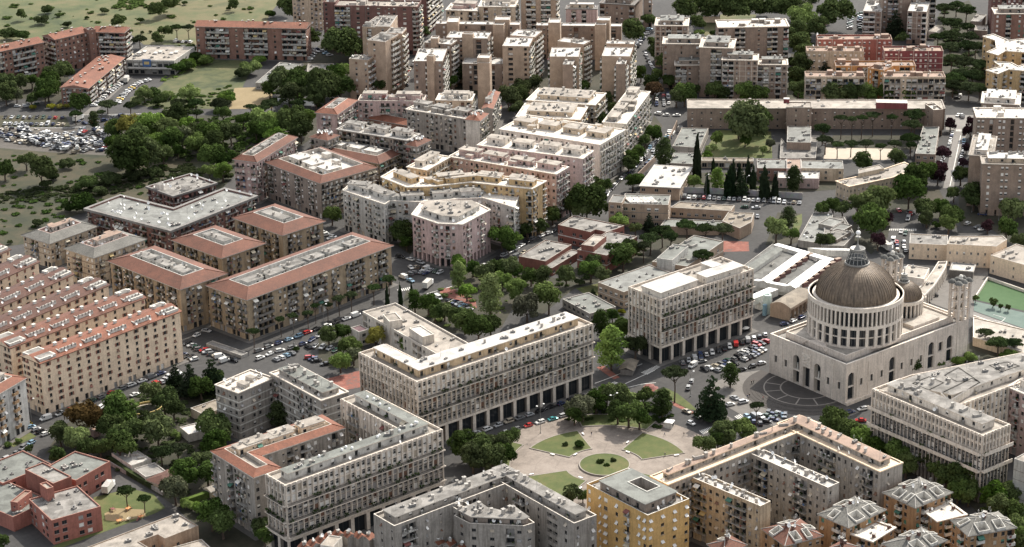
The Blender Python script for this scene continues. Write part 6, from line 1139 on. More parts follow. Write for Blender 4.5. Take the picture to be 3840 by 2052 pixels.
def crown(kind, seed, nleaf, size, leaf):
    v = crown_mesh(kind, seed, nleaf, size); n = len(v)//4; me = bpy.data.meshes.new('crown'); me.vertices.add(len(v)); me.vertices.foreach_set('co', v.ravel()); me.loops.add(4*n); me.loops.foreach_set('vertex_index', np.arange(4*n)); me.polygons.add(n); me.polygons.foreach_set('loop_start', np.arange(0, 4*n, 4)); me.update(calc_edges=True); me.materials.append(LEAF[leaf]); return me
def trunk_mesh(kind):
    mb = MB()
    if kind == 'pine':
        mb.tube((0, 0, -.02), (.02, 0, .55), .035, .026, 6, BARK); mb.tube((.02, 0, .55), (0.0, .02, .8), .026, .02, 6, BARK)
        for i in range(5): a = i*1.26; mb.tube((.01, .01, .62+.03*i), (.30*math.cos(a), .30*math.sin(a), .96), .016, .007, 5, BARK)
    else:
        mb.tube((0, 0, -.02), (0, .01, .6), .05, .03, 6, BARK)
        for i in range(4): a = i*1.57; mb.tube((0, .01, .45+.05*i), (.22*math.cos(a), .22*math.sin(a), .9), .022, .008, 5, BARK)
    return mb.mesh('trunk')
TRUNK = {'pine': trunk_mesh('pine'), 'x': trunk_mesh('x')}
_CR = {}
KINDS = {  # key: crown shape, leaf, crown height / width, ratio of centre height, look words, name, category
 'b': ('broad', 'mid', 'dark green round tree', 'broadleaf_tree', 'tree'), 'l': ('broad', 'light', 'bright green round tree', 'broadleaf_tree', 'tree'), 't': ('tall', 'light', 'tall bright green tree', 'broadleaf_tree', 'tree'), 'd': ('tall', 'dark', 'tall dark green tree', 'broadleaf_tree', 'tree'), 'o': ('broad', 'olive', 'grey-green tree', 'broadleaf_tree', 'tree'), 'y': ('broad', 'yellow', 'yellow-green tree', 'broadleaf_tree', 'tree'), 'r': ('broad', 'brown', 'brownish tree', 'broadleaf_tree', 'tree'), 'u': ('broad', 'plum', 'dark plum-leaved tree', 'plum_tree', 'tree'), 'P': ('broad', 'plane', 'fresh green plane tree', 'plane_tree', 'plane tree'),
 'p': ('pine', 'pine', 'umbrella pine', 'pine_tree', 'pine'), 'c': ('cypress', 'cyp', 'slim cypress', 'cypress_tree', 'cypress'), 'e': ('cedar', 'cyp', 'layered dark cedar', 'cedar_tree', 'cedar'), 's': ('bush', 'dark', 'dark bush', 'bush', 'bush'), 'S': ('bush', 'yellow', 'yellow-green bush', 'bush', 'bush'), 'g': ('bush', 'light', 'bright green bush', 'bush', 'bush')}
def crown_for(kd, w, seed):
    sh, leaf = KINDS[kd][:2]; cls = 0 if w < 5 else 1 if w < 9 else 2
    key = (sh, leaf, cls, seed % 3)
    if key not in _CR:
        n, s = ((700, .085), (1500, .058), (2800, .042))[cls]
        if sh == 'cypress': n, s = (900, 1600, 1600)[cls], .10
        if sh == 'cedar': n, s = 3600, .036
        if sh == 'pine': n, s = (1000, 1900, 2800)[cls], (.055, .042, .036)[cls]
        _CR[key] = crown(sh, 11*(seed % 3)+len(_CR), n, s, leaf)
    return _CR[key]
ORD = 'first second third fourth fifth sixth seventh eighth ninth tenth eleventh twelfth thirteenth fourteenth fifteenth sixteenth seventeenth eighteenth nineteenth twentieth'.split()
TENS = {20: 'twenty', 30: 'thirty', 40: 'forty', 50: 'fifty'}
def ordinal(i):
    i += 1
    if i <= 20: return ORD[i-1]
    return TENS.get(i//10*10, 'sixty') + ('-'+ORD[i % 10-1] if i % 10 else '')
TREES = []
def grove(place, group, data):
    """data: tile then 'kind x y width [height factor]' entries, positions of crown centres"""
    out = []
    for t, s in data:
        for e in s.split(','):
            f = e.split()
            if not f: continue
            kd = f[0]; x, y, w = map(float, f[1:4]); hf = float(f[4]) if len(f) > 4 else None
            p = px(t, x, y); sh = KINDS[kd][0]
            k = 1.0/TILES[t][2]
            g = un(p, 8); dep = (np.array([g[0], g[1], 8])-CAM)@FW; W = w*k*dep/FOC*{'broad': 1.36, 'tall': 1.18, 'bush': 1.15, 'pine': 1.08, 'cypress': 1.25, 'cedar': 1.05}[sh]
            if sh == 'cypress': H = W*(hf or 4.2); zc = H/2+.4
            elif sh == 'cedar': H = W*(hf or 1.15); zc = H/2+.8
            elif sh == 'tall': H = W*(hf or 1.35); zc = H*.5+1.2
            elif sh == 'pine': H = W*0.40; zc = (hf*.93 if hf else min(11.5, 4.5+W*.62))
            elif sh == 'bush': H = W*.75; zc = W*.26
            else: H = W*.86; zc = W*.40+min(1.6, 0.4+W*.09)
            g = un(p, zc); out.append([p[0], kd, W, H, zc, g, len(out)])
    out.sort(key=lambda a: a[0])
    cnt = {}
    for a in out: cnt[a[1]] = cnt.get(a[1], 0)+1
    seen = {}
    for a in out:
        i = seen.get(a[1], 0); seen[a[1]] = i+1; n = cnt[a[1]]; look = KINDS[a[1]][2]
        lab = '%s %s' % (look, place) if n == 1 else '%s, %s from left, %s' % (look, ordinal(i), place)
        TREES.append((a, lab, group))
grove('lining the longest ringed block', 'umbrella pines along the street', [('f', 'p 0 1110 110 8,p 200 1020 90 9,p 290 995 95 9,p 400 975 90 9,p 455 920 75 9,p 545 915 90 9,p 630 868 105 9,p 720 838 110 9,p 885 788 115 9,p 1000 722 115 9,c 985 830 32 5,c 1082 825 34 5,c 1165 790 24 4')])
grove('beside the white villa', 'trees round the villa', [('f', 'b 555 1135 120,b 660 1115 110,y 900 1152 135,l 705 1215 140,l 1132 1212 120,l 640 1330 130,o 740 1288 110,s 315 1238 55,d 1190 880 120 1.1,b 1290 908 140,b 1410 958 110,b 1340 970 110,b 1560 1030 150,b 1660 1085 180,b 1750 1060 140,b 1500 1000 110')])
grove('in the small park', 'trees of the small park', [('f', 't 1515 690 130,l 1500 600 110,t 1745 830 200 1.3,l 1575 812 110,l 1835 728 120,b 1700 665 140,b 1800 650 130,b 1890 640 140,b 1620 640 100'), ('g', 'l 62 800 150,l 310 850 215,o 150 930 175,b 265 700 130,b 180 700 110,b 60 660 110')])
grove('round the pink corner tower', 'trees round the pink tower', [('f', 'b 1100 375 150,b 1130 455 90,b 1830 405 175,b 1880 470 110,b 580 250 115')])
grove('along the street by the red school', 'street trees by the red school', [('g', 'b 340 250 110,b 240 330 110,b 150 362 100,l 48 420 105,b 590 160 250,b 560 215 160,b 470 190 120')])
grove('round the school roofs', 'trees round the schools', [('g', 'b 440 690 120,s 540 742 85,b 620 650 150,b 700 690 120,b 640 600 110,p 1060 425 180 9,p 1150 370 180 9,p 1210 410 150 9,p 1330 325 165 9,p 1470 350 150 9,p 1590 355 170 9.5,p 1010 480 130 9,b 860 560 170,b 920 500 130,b 800 530 140,p 1440 545 165 11,b 1390 612 95,l 830 300 115,e 1050 300 100 1.3,l 950 345 80,d 690 1050 140 1.25,t 772 1225 240 1.15,b 850 1085 140,b 950 1210 160,b 780 990 90,S 850 962 65,e 635 822 60 1.1')])
grove('behind the dome', 'trees round the staggered school', [('h', 'l 140 350 160,d 230 270 120 1.2,b 250 392 110,b 480 440 100,S 415 385 60,b 522 442 95,b 560 185 110,b 480 205 100,b 630 205 110,l 880 165 240,b 845 310 230,u 890 440 110,u 960 270 80,b 1120 75 210,b 1240 205 145,b 1250 275 105,b 1352 190 115,b 1440 250 155,l 1412 318 125,s 1330 322 80,b 1450 95 90,b 1600 110 170,b 1870 120 155,l 1880 208 165,b 1840 350 145,b 1930 442 105,u 1700 330 80,b 740 170 130')])
grove('beside the front bell tower', 'trees of the church side', [('h', 'p 1682 1118 135 7,p 1780 1198 190 6,p 1890 1195 150 6,g 1850 1282 130,g 1570 1295 120,g 1330 1342 110,b 1140 1362 115,g 1480 1322 110')])
grove('on the teal court', 'young trees of the sports court', [('h', 'b 1610 865 42,b 1740 888 60,b 1850 932 38,b 1795 925 34')])
grove('on the piazza side near the church', 'trees between piazza and church', [('k', 'p 1240 95 200 14,e 1510 265 245 1.3,d 1650 105 140 1.0,p 1845 335 115 10')])
grove('at the top of the round piazza', 'trees of the upper piazza bed', [('k', 'o 560 350 170,b 500 400 125,o 480 360 110,b 660 300 150,b 800 262 170,b 900 385 180,b 980 425 135,d 1150 310 170 1.05,b 1010 265 125,l 880 275 120,b 740 245 120,b 820 380 150')])
grove('at the right side of the piazza', 'bushes of the right piazza bed', [('k', 'b 1600 545 170,l 1745 512 150,b 1460 620 155,b 1560 590 125,b 1680 500 110')])
grove('on the piazza lawns', 'bushes on the piazza lawns', [('k', 's 535 622 85,s 690 745 62,s 740 772 52,s 785 738 56,s 430 618 50,b 480 990 130,b 562 1000 85')])
grove('at the left side of the piazza', 'trees of the left piazza bed', [('j', 'b 1555 625 190,b 1680 640 180,b 1800 620 180,b 1620 715 190,b 1760 715 180,b 1880 572 150,b 1850 690 150')])
grove('lining the avenue at lower right', 'plane trees of the avenue', [('l', 'P 570 452 190,P 690 522 170,P 770 590 170,P 890 640 150,P 1000 582 150,P 1030 690 190,P 1100 762 170,P 1180 692 160,P 1270 742 170,P 1330 802 150,P 1400 852 170,P 1520 852 230,P 1570 932 150,P 1480 962 150,P 1560 1002 120,P 1740 1002 180,P 1860 982 150,P 1780 1082 170,P 1900 1122 150,P 1930 1222 150,P 1900 1302 150,P 1960 1340 130')])
grove('in the gardens left of the travertine block', 'garden trees at lower left', [('i', 'r 620 425 235,b 440 535 155,l 560 572 165,b 880 370 235,b 820 502 185,b 930 532 205,b 880 622 205,l 1120 235 150,b 1210 292 175,b 1280 362 135,b 1160 522 225,b 1080 472 165,g 1300 545 95,e 1290 110 150 1.1,e 1400 140 210 1.1,e 1560 110 220 1.1,b 1480 202 155,b 1580 500 225,b 1600 622 185,p 1190 680 205 6,p 1310 652 185 6,b 1370 832 185,b 1530 832 155,b 1500 742 165,o 1290 952 185,p 930 962 155 8,p 1060 1022 120 6,b 740 645 120,b 640 652 130,b 420 702 115,b 1560 1132 205,b 1640 1202 185,g 1480 1092 140,g 1390 1060 120,b 1930 1232 135,b 1950 1302 125,b 20 1342 95,b 220 650 60,g 140 590 60,g 60 620 60')])
grove('between the cream rows and the grey banded block', 'trees by the banded block', [('x', 'd 540 520 190 0.9,b 60 230 110,s 300 250 70,b 20 560 150,b 90 650 130')])
grove('on the meadow below the wreck yard', 'bushes on the meadow', [('e', 's 70 450 50,s 620 170 210,s 740 72 125,s 280 312 95,s 520 190 120'), ('a', 'b 190 1182 115,b 300 1255 190,b 30 1252 125,s 390 1300 110,s 500 1210 120,s 330 1360 100,s 640 1350 180,s 820 1320 160,s 1000 1290 150,s 1130 1270 130')])
grove('on the dry hill at upper left', 'bushes on the dry hill', [('a', 'b 160 105 68,s 350 75 95,s 430 112 52,s 770 82 75,b 1150 72 100,b 1250 30 110,s 1040 150 62,s 1360 22 52,b 1720 32 72,s 1690 62 45,s 490 182 75,b 870 160 95,s 1050 240 35,s 1110 235 30,s 60 250 140,s 160 262 120,s 300 150 110,s 640 130 40')])
grove('behind the supermarket', 'trees behind the supermarket', [('a', 'p 1300 205 105 8,p 1388 205 100 8,b 1220 232 95,b 1160 285 85,p 1030 295 135 6,b 1315 375 70,b 1405 365 72,s 985 300 60')])
grove('round the low brick block', 'trees round the low brick block', [('a', 'b 60 632 145,b 150 602 105,b 232 592 95,b 40 692 135,b 360 602 135,b 400 542 155,b 470 522 125,b 350 652 155,b 330 692 125,b 230 732 82,S 245 792 66,S 375 787 68,S 440 787 68,S 497 782 64,b 590 762 140,p 790 772 150 6,p 960 782 125 6,p 555 842 115 7,d 690 882 90 1.2,p 745 832 82 6,o 120 700 90,b 20 600 100')])
grove('in the overgrown plot', 'shrubs of the overgrown plot', [('a', 's 1290 502 145,g 1400 472 145,s 1440 422 145,g 1512 442 125,s 1362 492 125,g 1850 502 175,s 1792 542 125,g 1920 440 120,g 1680 722 145,s 1122 692 135,g 1012 742 115,s 1172 742 135,p 1322 762 140 4,p 1442 762 140 4,g 1232 702 105,l 1062 692 105,p 1622 772 185 4,l 1402 692 125')])
grove('in the wild grove', 'trees of the wild grove', [('a', 'p 1850 792 105 7,p 1450 837 115 5,b 1642 837 115,b 1322 852 155,b 1242 872 115,b 1792 882 105,b 1892 902 115,y 962 942 165,l 1102 932 195,l 1222 962 175,o 1342 1012 155,b 1442 992 155,b 1252 1042 175,b 1542 992 165,b 1642 962 145,b 1582 1062 165,b 1702 982 145,l 1462 1062 145,b 852 952 125,y 822 940 95,b 902 1082 195,b 962 1152 265,b 1082 1132 205,b 1202 1132 135,b 1312 1112 85,b 1562 1162 175,b 1662 1182 135,l 1642 1262 125,l 1542 1262 95,b 1742 1162 75,s 1690 1302 85,b 1020 1010 160,l 1160 1060 150,l 1380 930 120')])
grove('between the field and the pink corner block', 'trees of the eastern grove', [('b', 'p 130 772 155 6,p 330 762 135 6,b 460 742 115,p 70 802 115 6,l 60 892 175,b 110 952 155,b 20 962 125,b 290 902 205,b 350 962 155,l 372 892 160,d 240 842 72 1.6,l 150 1000 120')])
grove('left of the slender brick tower', 'trees left of the slender tower', [('b', 'b 310 60 160,b 230 40 110,s 130 105 100,b 430 272 115,b 642 332 225,b 722 352 145,b 702 282 125,b 812 372 105,b 312 552 115,g 372 505 55,b 202 602 175,b 322 622 195,b 262 702 155,b 492 572 125,b 522 642 225,b 602 592 185,b 642 652 175,l 652 532 105,l 690 502 75,b 120 650 110,b 400 690 120,d 460 110 60 2')])
grove('among the brick towers', 'trees among the towers', [('b', 'b 1270 232 65,b 1150 302 62,b 940 632 115,l 1000 652 62,b 1502 542 125,b 1452 602 95,b 1882 722 155,b 1962 702 125,b 1942 802 105,b 1400 640 90'), ('c', 'b 30 722 115,b 100 652 125,b 200 622 115,b 410 657 105,b 562 642 95,b 990 542 95,b 1062 602 95,r 1092 662 115,b 862 652 105,b 832 702 85,b 1062 152 105,b 932 232 155,b 1082 312 72,b 290 350 90,b 780 620 80')])
grove('round the brown brick blocks', 'trees round the brown blocks', [('c', 'b 1120 382 125,b 1232 392 115,b 1362 382 85,b 1192 482 115,b 1312 692 145,b 1372 672 95,b 1252 722 105,b 1532 672 125,l 1762 662 135,b 1702 642 125,g 1750 712 115,b 1862 702 125,b 1150 450 100,b 1120 560 90,b 1200 600 90,b 1612 700 90')])
grove('in the dark wood at the top', 'trees of the wood at the top', [('c', 'b 1322 62 155,b 1442 42 130,b 1580 32 205,b 1702 52 185,b 1802 42 165,l 1900 62 75,b 1402 172 105,g 1422 242 95,s 1532 242 75,b 1500 90 120,b 1640 90 120'), ('d', 'b 140 42 165,b 240 52 155,b 60 80 90,l 332 132 175,b 300 240 150,b 590 102 205,b 502 92 115,b 452 202 135,b 312 322 155,b 372 382 135,b 332 472 135,b 292 562 125,b 302 652 125,e 500 500 135 0.7,l 45 65 85')])
grove('before the beige housing rows', 'trees before the housing rows', [('d', 'b 572 692 155,b 662 682 155,b 742 682 155,b 812 692 135,b 952 692 125,l 1092 682 135,b 1212 692 85,e 1020 175 160 1.2,b 1062 282 85,g 540 720 90,g 880 710 90')])
grove('of the pine avenue at the right', 'umbrella pines of the pine avenue', [('d', 'p 1380 62 152 8,p 1470 42 134 8,p 1542 82 152 8,p 1432 172 164 8,p 1552 202 128 8,p 1432 262 176 8,p 1562 272 152 8,p 1422 352 164 8,p 1562 342 176 8,p 1612 352 140 8,p 1432 442 164 8,p 1532 462 189 8,p 1662 482 176 8,p 1452 582 189 8,p 1592 562 201 8,p 1442 632 176 8,p 1562 652 189 8,p 1642 652 164 8,p 1330 275 130 8,p 1500 540 146 8')])
grove('in the institute courtyard', 'umbrella pines of the institute', [('d', 'p 620 872 105 13,p 702 882 95 13,p 772 872 95 13,p 855 852 115 13,p 995 867 95 13,p 1162 852 180 13,p 1142 922 155 12,p 482 952 155 10,p 502 1032 135 9,p 1132 1022 155 9,p 1132 1072 105 8,p 592 1072 115 8,p 692 1062 115 8,p 802 1062 125 8,p 912 1082 95 8,p 1012 1062 115 8')])
grove('beside the grey road and cream villa', 'trees along the grey road', [('d', 'b 782 1192 125,b 1022 1162 115,p 1092 1272 115 7,b 1162 1312 175,b 1252 1272 135,u 1372 1132 95,u 1352 1242 95,u 1332 1302 95,u 1425 917 78,u 1572 962 95,u 1542 1092 65,b 1502 1292 115,d 270 1320 120 1.3,u 1580 900 70,u 1520 1200 70,b 1200 1340 120')])
grove('in the convent garden', 'trees of the convent garden', [('c', 'b 1782 905 270,b 1852 872 165,b 1712 940 130,l 1502 1102 85,l 1545 1020 90,l 1890 1102 55,o 1945 1062 65,l 1480 1150 60,b 1760 1030 80,d 1160 1130 150 1.2'), ('w', 'c 713 270 62 5,c 836 345 30 3.4,c 960 470 85 2.4,c 990 390 42 3.6,c 1032 400 38 3,c 1100 380 46 4,e 1050 490 115 1.7,c 1140 455 52 3.6,c 1225 470 76 3,c 1305 510 56 3,c 790 490 40 3.6,d 1440 470 105 1.5,t 865 470 112 1.3,l 690 480 95,b 550 535 60')])
grove('along the avenue kerb by the white slabs', 'trees of the avenue kerb', [('c', 'b 920 1172 115,b 970 1122 95,b 1020 1042 85,b 900 1212 105,b 1080 982 105,b 650 1352 85,b 720 1372 95,b 730 732 95,b 682 890 115,b 930 1342 105,b 980 1322 75,b 770 800 80,b 1110 1000 70')])
TREES.sort(key=lambda t: math.dist((*t[0][5], 0), CAM)); _n = {}; REST = []
for (_, kd, W, H, zc, g, q), lab, grp in TREES:
    sh, leaf, look, name, cat = KINDS[kd]; _n[cat] = _n.get(cat, 0)+1
    zs = {'broad': 1.0, 'tall': H/(1.55*W), 'pine': 1.0, 'cypress': H/W, 'cedar': H/(1.05*W), 'bush': 1.0}[sh]
    me = crown_for(kd, W, q); rz = (q*2.39996) % 6.28
    if _n[cat] > 300: REST.append((me, Matrix.Translation((*g, zc)) @ Matrix.Rotation(rz, 4, 'Z') @ Matrix.Diagonal((W, W, W*zs, 1)))); continue
    r = thing(name, lab, cat, (g[0], g[1], 0), rz, grp)
    o = inst('crown', me, r); o.location = (0, 0, zc); o.scale = (W*.98, W*.98, W*zs)
    if sh != 'bush': o = inst('trunk', TRUNK['pine' if sh == 'pine' else 'x'], r); k = min(W*1.0, 11); o.scale = (k, k, zc+H*(.02 if sh in ('pine',) else -.05))
if REST:
    V_, F_, M_ = [], [], []; mb = MB()
    vs = []; mi = []; mats = []
    for me, M in REST:
        a = np.empty(len(me.vertices)*3); me.vertices.foreach_get('co', a); a = a.reshape(-1, 3); R = np.array(M.to_3x3()); vs.append(a@R.T+np.array(M.translation)); m = me.materials[0]
        if m not in mats: mats.append(m)
        mi.append(np.full(len(a)//4, mats.index(m)))
    v = np.concatenate(vs); mi = np.concatenate(mi); n = len(v)//4; me = bpy.data.meshes.new('distant_trees'); me.vertices.add(len(v)); me.vertices.foreach_set('co', v.ravel()); me.loops.add(4*n); me.loops.foreach_set('vertex_index', np.arange(4*n)); me.polygons.add(n); me.polygons.foreach_set('loop_start', np.arange(0, 4*n, 4)); me.polygons.foreach_set('material_index', mi.astype(np.int32)); me.update(calc_edges=True)
    for m in mats: me.materials.append(m)
    tag(inst('distant_trees', me), 'far-off trees among the blocks near the top of the view', 'trees', None, 'stuff')
# low growth scattered over the overgrown plots and gardens: uncountable, one object each
def scatter(name, label, t, s, n, leaf, w0, w1, seed, avoid=None):
    p = ccw(pts(t, s)); rg = random.Random(seed); vs = []; base = crown_mesh('bush', seed, 130, .15)
    for _ in range(n):
        q = rpoint(p, rg); w = rg.uniform(w0, w1)*rg.uniform(.6, 1); a = rg.uniform(0, 6.28); R = np.array([[math.cos(a), -math.sin(a), 0], [math.sin(a), math.cos(a), 0], [0, 0, rg.uniform(.28, .55)]])*w; vs.append(base@R.T+np.array([q[0], q[1], w*.10]))
    v = np.concatenate(vs); k = len(v)//4; me = bpy.data.meshes.new(name); me.vertices.add(len(v)); me.vertices.foreach_set('co', v.ravel()); me.loops.add(4*k); me.loops.foreach_set('vertex_index', np.arange(4*k)); me.polygons.add(k); me.polygons.foreach_set('loop_start', np.arange(0, 4*k, 4)); me.update(calc_edges=True); me.materials.append(LEAF[leaf])
    tag(inst(name, me), label, 'undergrowth', None, 'stuff')
scatter('park_greenery', 'fresh greenery under the park trees', 'f', '1180 900,1300 870,1460 690,1640 630,1960 640,1980 830,1820 1060,1400 1110', 90, 'light', 2, 6, 11)
scatter('far_wood', 'dark wood at the top behind the brown blocks', 'o', '700 200,850 160,1090 130,1500 130,1900 160,2238 60,2238 -100,650 -100', 170, 'dark', 5, 12, 12)
scatter('far_wood', 'dark wood right of the wide brown slab', 'o', '1960 350,2238 330,2130 1290,1940 1290', 90, 'dark', 5, 10, 13)
scatter('far_wood', 'low wood under the pines at the right', 'd', '1390 690,1330 300,1360 20,1580 20,1700 260,1720 480,1660 690', 120, 'pine', 4, 9, 14)
scatter('grove_mass', 'dense low growth of the wild grove', 'a', '830 920,1250 890,2150 850,2250 950,2050 1080,1650 1140,1200 1150,850 1110', 140, 'mid', 4, 9, 15)
scatter('grove_mass', 'dense growth left of the slender tower', 'b', '80 760,240 560,680 480,700 650,520 790', 70, 'mid', 4, 9, 16)
scatter('undergrowth', 'green undergrowth along the upper edge of the overgrown plot', 'a', '1190 600,1290 490,1440 400,1560 390,1560 460,1420 500,1290 580', 70, 'light', 2, 6, 1)
scatter('undergrowth', 'green undergrowth along the lower edge of the overgrown plot', 'a', '960 780,1010 720,1130 670,1250 690,1500 700,1720 620,1740 790,1250 810', 110, 'mid', 2, 6, 21)
scatter('hedgerow', 'long dark hedge running up the dry hill', 'a', '1100 110,1130 60,1300 -10,1350 -10,1240 70', 60, 'mid', 4, 8, 22)
scatter('hedgerow', 'dark thicket at the top of the dry hill', 'a', '840 60,880 5,1060 0,1060 50,950 70', 60, 'mid', 3, 7, 23)
scatter('hedgerow', 'dark growth at the left of the dry hill', 'a', '0 270,30 220,180 230,200 280', 45, 'mid', 3, 6, 24)
scatter('undergrowth', 'dark undergrowth below the wild grove', 'a', '830 920,1250 880,2250 850,2330 950,2100 1120,1850 1180,1480 1200,850 1140', 260, 'dark', 2, 7, 2)
scatter('undergrowth', 'low scrub dotted over the meadow', 'a', '-200 1130,420 1150,830 1170,1300 1160,1700 1120,1500 1400,1100 1500,620 1560,400 1640,0 1750', 110, 'dark', 2, 7, 3)
scatter('undergrowth', 'rough scrub band along the meadow path', 'e', '0 90,560 20,1040 -60,1380 -130,1600 -80,1200 20,1020 50,660 130,350 150,0 170', 380, 'dark', 2, 6, 4)
scatter('undergrowth', 'scattered scrub on the dry hill', 'a', '-100 330,0 60,500 -50,1900 -80,1900 100,1100 280,330 290', 60, 'mid', 2, 8, 5)
scatter('undergrowth', 'garden greenery between the lower left houses', 'i', '420 560,880 300,1200 200,1620 150,1600 640,1350 1040,900 830,700 640', 260, 'dark', 1.5, 5, 6)
scatter('undergrowth', 'greenery under the convent cypresses', 'w', '640 540,760 430,1500 420,1500 560', 90, 'light', 1.5, 4, 7)
scatter('undergrowth', 'greenery around the school gardens', 'g', '-40 690,360 720,600 600,960 580,1060 480,980 440,740 600,620 720,300 830,-20 720', 130, 'dark', 1.5, 5, 8)
scatter('undergrowth', 'shrubs under the piazza trees', 'k', '420 440,560 330,800 230,1180 260,1240 400,1140 500,700 460', 130, 'dark', 2, 5, 9)
scatter('undergrowth', 'hedge greenery below the plane trees', 'l', '480 430,640 390,960 560,1700 860,1960 1000,1960 1340,1320 830,1080 740', 150, 'plane', 2, 5, 10)
# ---------------------------------------------------------------- cars
PAINT = paint_mat(); CGLASS = glass_mat('car_glass', (0.015, 0.017, 0.02), 0.08); TYRE = plain('tyre', (0.02, 0.02, 0.02), 0.9, 0, 0); HUB = plain('hub', (0.35, 0.35, 0.36), 0.4, 0.6, 0); TRIM = plain('car_trim', (0.03, 0.03, 0.032), 0.6, 0, 0); LAMP = plain('headlight_lens', (0.7, 0.7, 0.68), 0.2, 0, 0); RLAMP = plain('rear_lamp', (0.35, 0.02, 0.02), 0.3, 0, 0)
def car_kind(Ln, Wd, prof, cab, wx):
    """prof: lower body side profile, cab: cabin profile (x, z); returns body, glass, wheel meshes"""
    mb = MB(); w = Wd/2
    def loft(sec, mat, capm=None):
        rings = [[(x, y, z) for x, z in pr] for pr, y in sec]
        for a, b in zip(rings, rings[1:]):
            n = len(a)
            for i in range(n): j = (i+1) % n; mb.poly([a[i], b[i], b[j], a[j]], mat)
        mb.poly(rings[0], capm or mat); mb.poly(list(reversed(rings[-1])), capm or mat)
    def shr(pr, k, dz): cx = sum(x for x, z in pr)/len(pr); return [(cx+(x-cx)*k, z-dz if z > .5 else z) for x, z in pr]
    loft([(shr(prof, .965, .05), -w), (prof, -w*.86), (prof, w*.86), (shr(prof, .965, .05), w)], PAINT)
    ct = [(cab[1][0], cab[1][1]), (cab[2][0], cab[2][1])]; zt = cab[1][1]; wt = w*.76; zb = cab[0][1]
    mb.poly([(cab[1][0], -wt, zt), (cab[2][0], -wt, zt), (cab[2][0], wt, zt), (cab[1][0], wt, zt)][::-1] if cab[1][0] > cab[2][0] else [(cab[1][0], -wt, zt), (cab[2][0], -wt, zt), (cab[2][0], wt, zt), (cab[1][0], wt, zt)], PAINT)
    for sx in (-1, 1):
        mb.box(sx*Ln/2-.03, -w*.8, .28, sx*Ln/2+.03, w*.8, .48, TRIM)
        for sy in (-1, 1): mb.box(sx*(Ln/2-.02)-.04, sy*w*.68-.16, .58, sx*(Ln/2-.02)+.04, sy*w*.68+.16, .74, LAMP if sx > 0 else RLAMP)
    for s in (-1, 1):                                                    # pillars
        for (xa, xb) in ((cab[0][0], cab[1][0]), (cab[3][0], cab[2][0]), ((cab[0][0]+cab[3][0])/2, (cab[1][0]+cab[2][0])/2)): mb.tube((xa, s*w*.9, zb), (xb, s*wt, zt), .05, .05, 4, PAINT)
    body = mb.mesh('body'); g = MB(); e = .01
    wb = w*.9; A = [(cab[0][0], zb), (cab[1][0], zt-e), (cab[2][0], zt-e), (cab[3][0], zb)]
    L = [(A[0][0], -wb, A[0][1]), (A[1][0], -wt, A[1][1]), (A[2][0], -wt, A[2][1]), (A[3][0], -wb, A[3][1])]; R = [(x, -y, z) for x, y, z in L]
    g.poly(L, CGLASS); g.poly(R[::-1], CGLASS); g.poly([L[0], R[0], R[1], L[1]], CGLASS); g.poly([L[3], L[2], R[2], R[3]], CGLASS); glass = g.mesh('windows')
    m = MB(); m.tube((0, -.11, 0), (0, .11, 0), .31, .31, 12, TYRE); m.tube((0, -.115, 0), (0, -.12, 0), .19, .19, 8, HUB); m.tube((0, .115, 0), (0, .12, 0), .19, .19, 8, HUB)
    return body, glass, m.mesh('wheel'), wx, w
CARS = {
 'hatchback': car_kind(3.9, 1.72, [(-1.95, .35), (1.9, .3), (1.95, .62), (1.75, .84), (1.05, .95), (-1.8, .98), (-1.95, .8)], [(1.05, .95), (.35, 1.46), (-1.35, 1.47), (-1.82, .97)], 1.2),
 'saloon': car_kind(4.5, 1.78, [(-2.25, .38), (2.2, .32), (2.25, .62), (2.05, .82), (1.1, .93), (-1.5, .97), (-2.2, .95), (-2.28, .7)], [(1.1, .93), (.4, 1.42), (-.95, 1.43), (-1.65, .96)], 1.35),
 'estate car': car_kind(4.4, 1.78, [(-2.2, .36), (2.15, .32), (2.2, .64), (2.0, .86), (1.15, .97), (-2.1, 1.0), (-2.2, .8)], [(1.15, .97), (.5, 1.5), (-1.85, 1.52), (-2.12, 1.0)], 1.32),
 'off-roader': car_kind(4.4, 1.86, [(-2.2, .45), (2.15, .45), (2.2, .8), (2.0, 1.0), (1.1, 1.08), (-2.15, 1.12), (-2.2, .8)], [(1.1, 1.08), (.6, 1.72), (-1.9, 1.74), (-2.15, 1.1)], 1.3),
 'van': car_kind(4.9, 1.95, [(-2.45, .4), (2.4, .35), (2.45, .8), (2.1, 1.1), (1.75, 1.15), (-2.45, 2.08), (-2.46, 1.2)], [(1.75, 1.14), (1.2, 2.08), (-.2, 2.1), (-.4, 1.3)], 1.5)}
_vb = MB(); _vb.box(-2.4, -.95, .45, .75, .95, 2.12, PAINT); _vm = _vb.mesh('load_box')
CCOL = {'white': (.68, .68, .66), 'silver': (.42, .43, .44), 'grey': (.17, .175, .18), 'black': (.018, .018, .02), 'dark blue': (.025, .04, .10), 'red': (.40, .03, .03), 'dark green': (.03, .07, .05), 'beige': (.42, .37, .29), 'light blue': (.20, .32, .42), 'teal': (.06, .26, .28), 'yellow': (.62, .42, .05)}
MIX = ['white']*6+['silver']*6+['grey']*4+['black']*5+['dark blue']*3+['red', 'dark green', 'beige', 'light blue']
_cr = random.Random(21); CARLIST = []
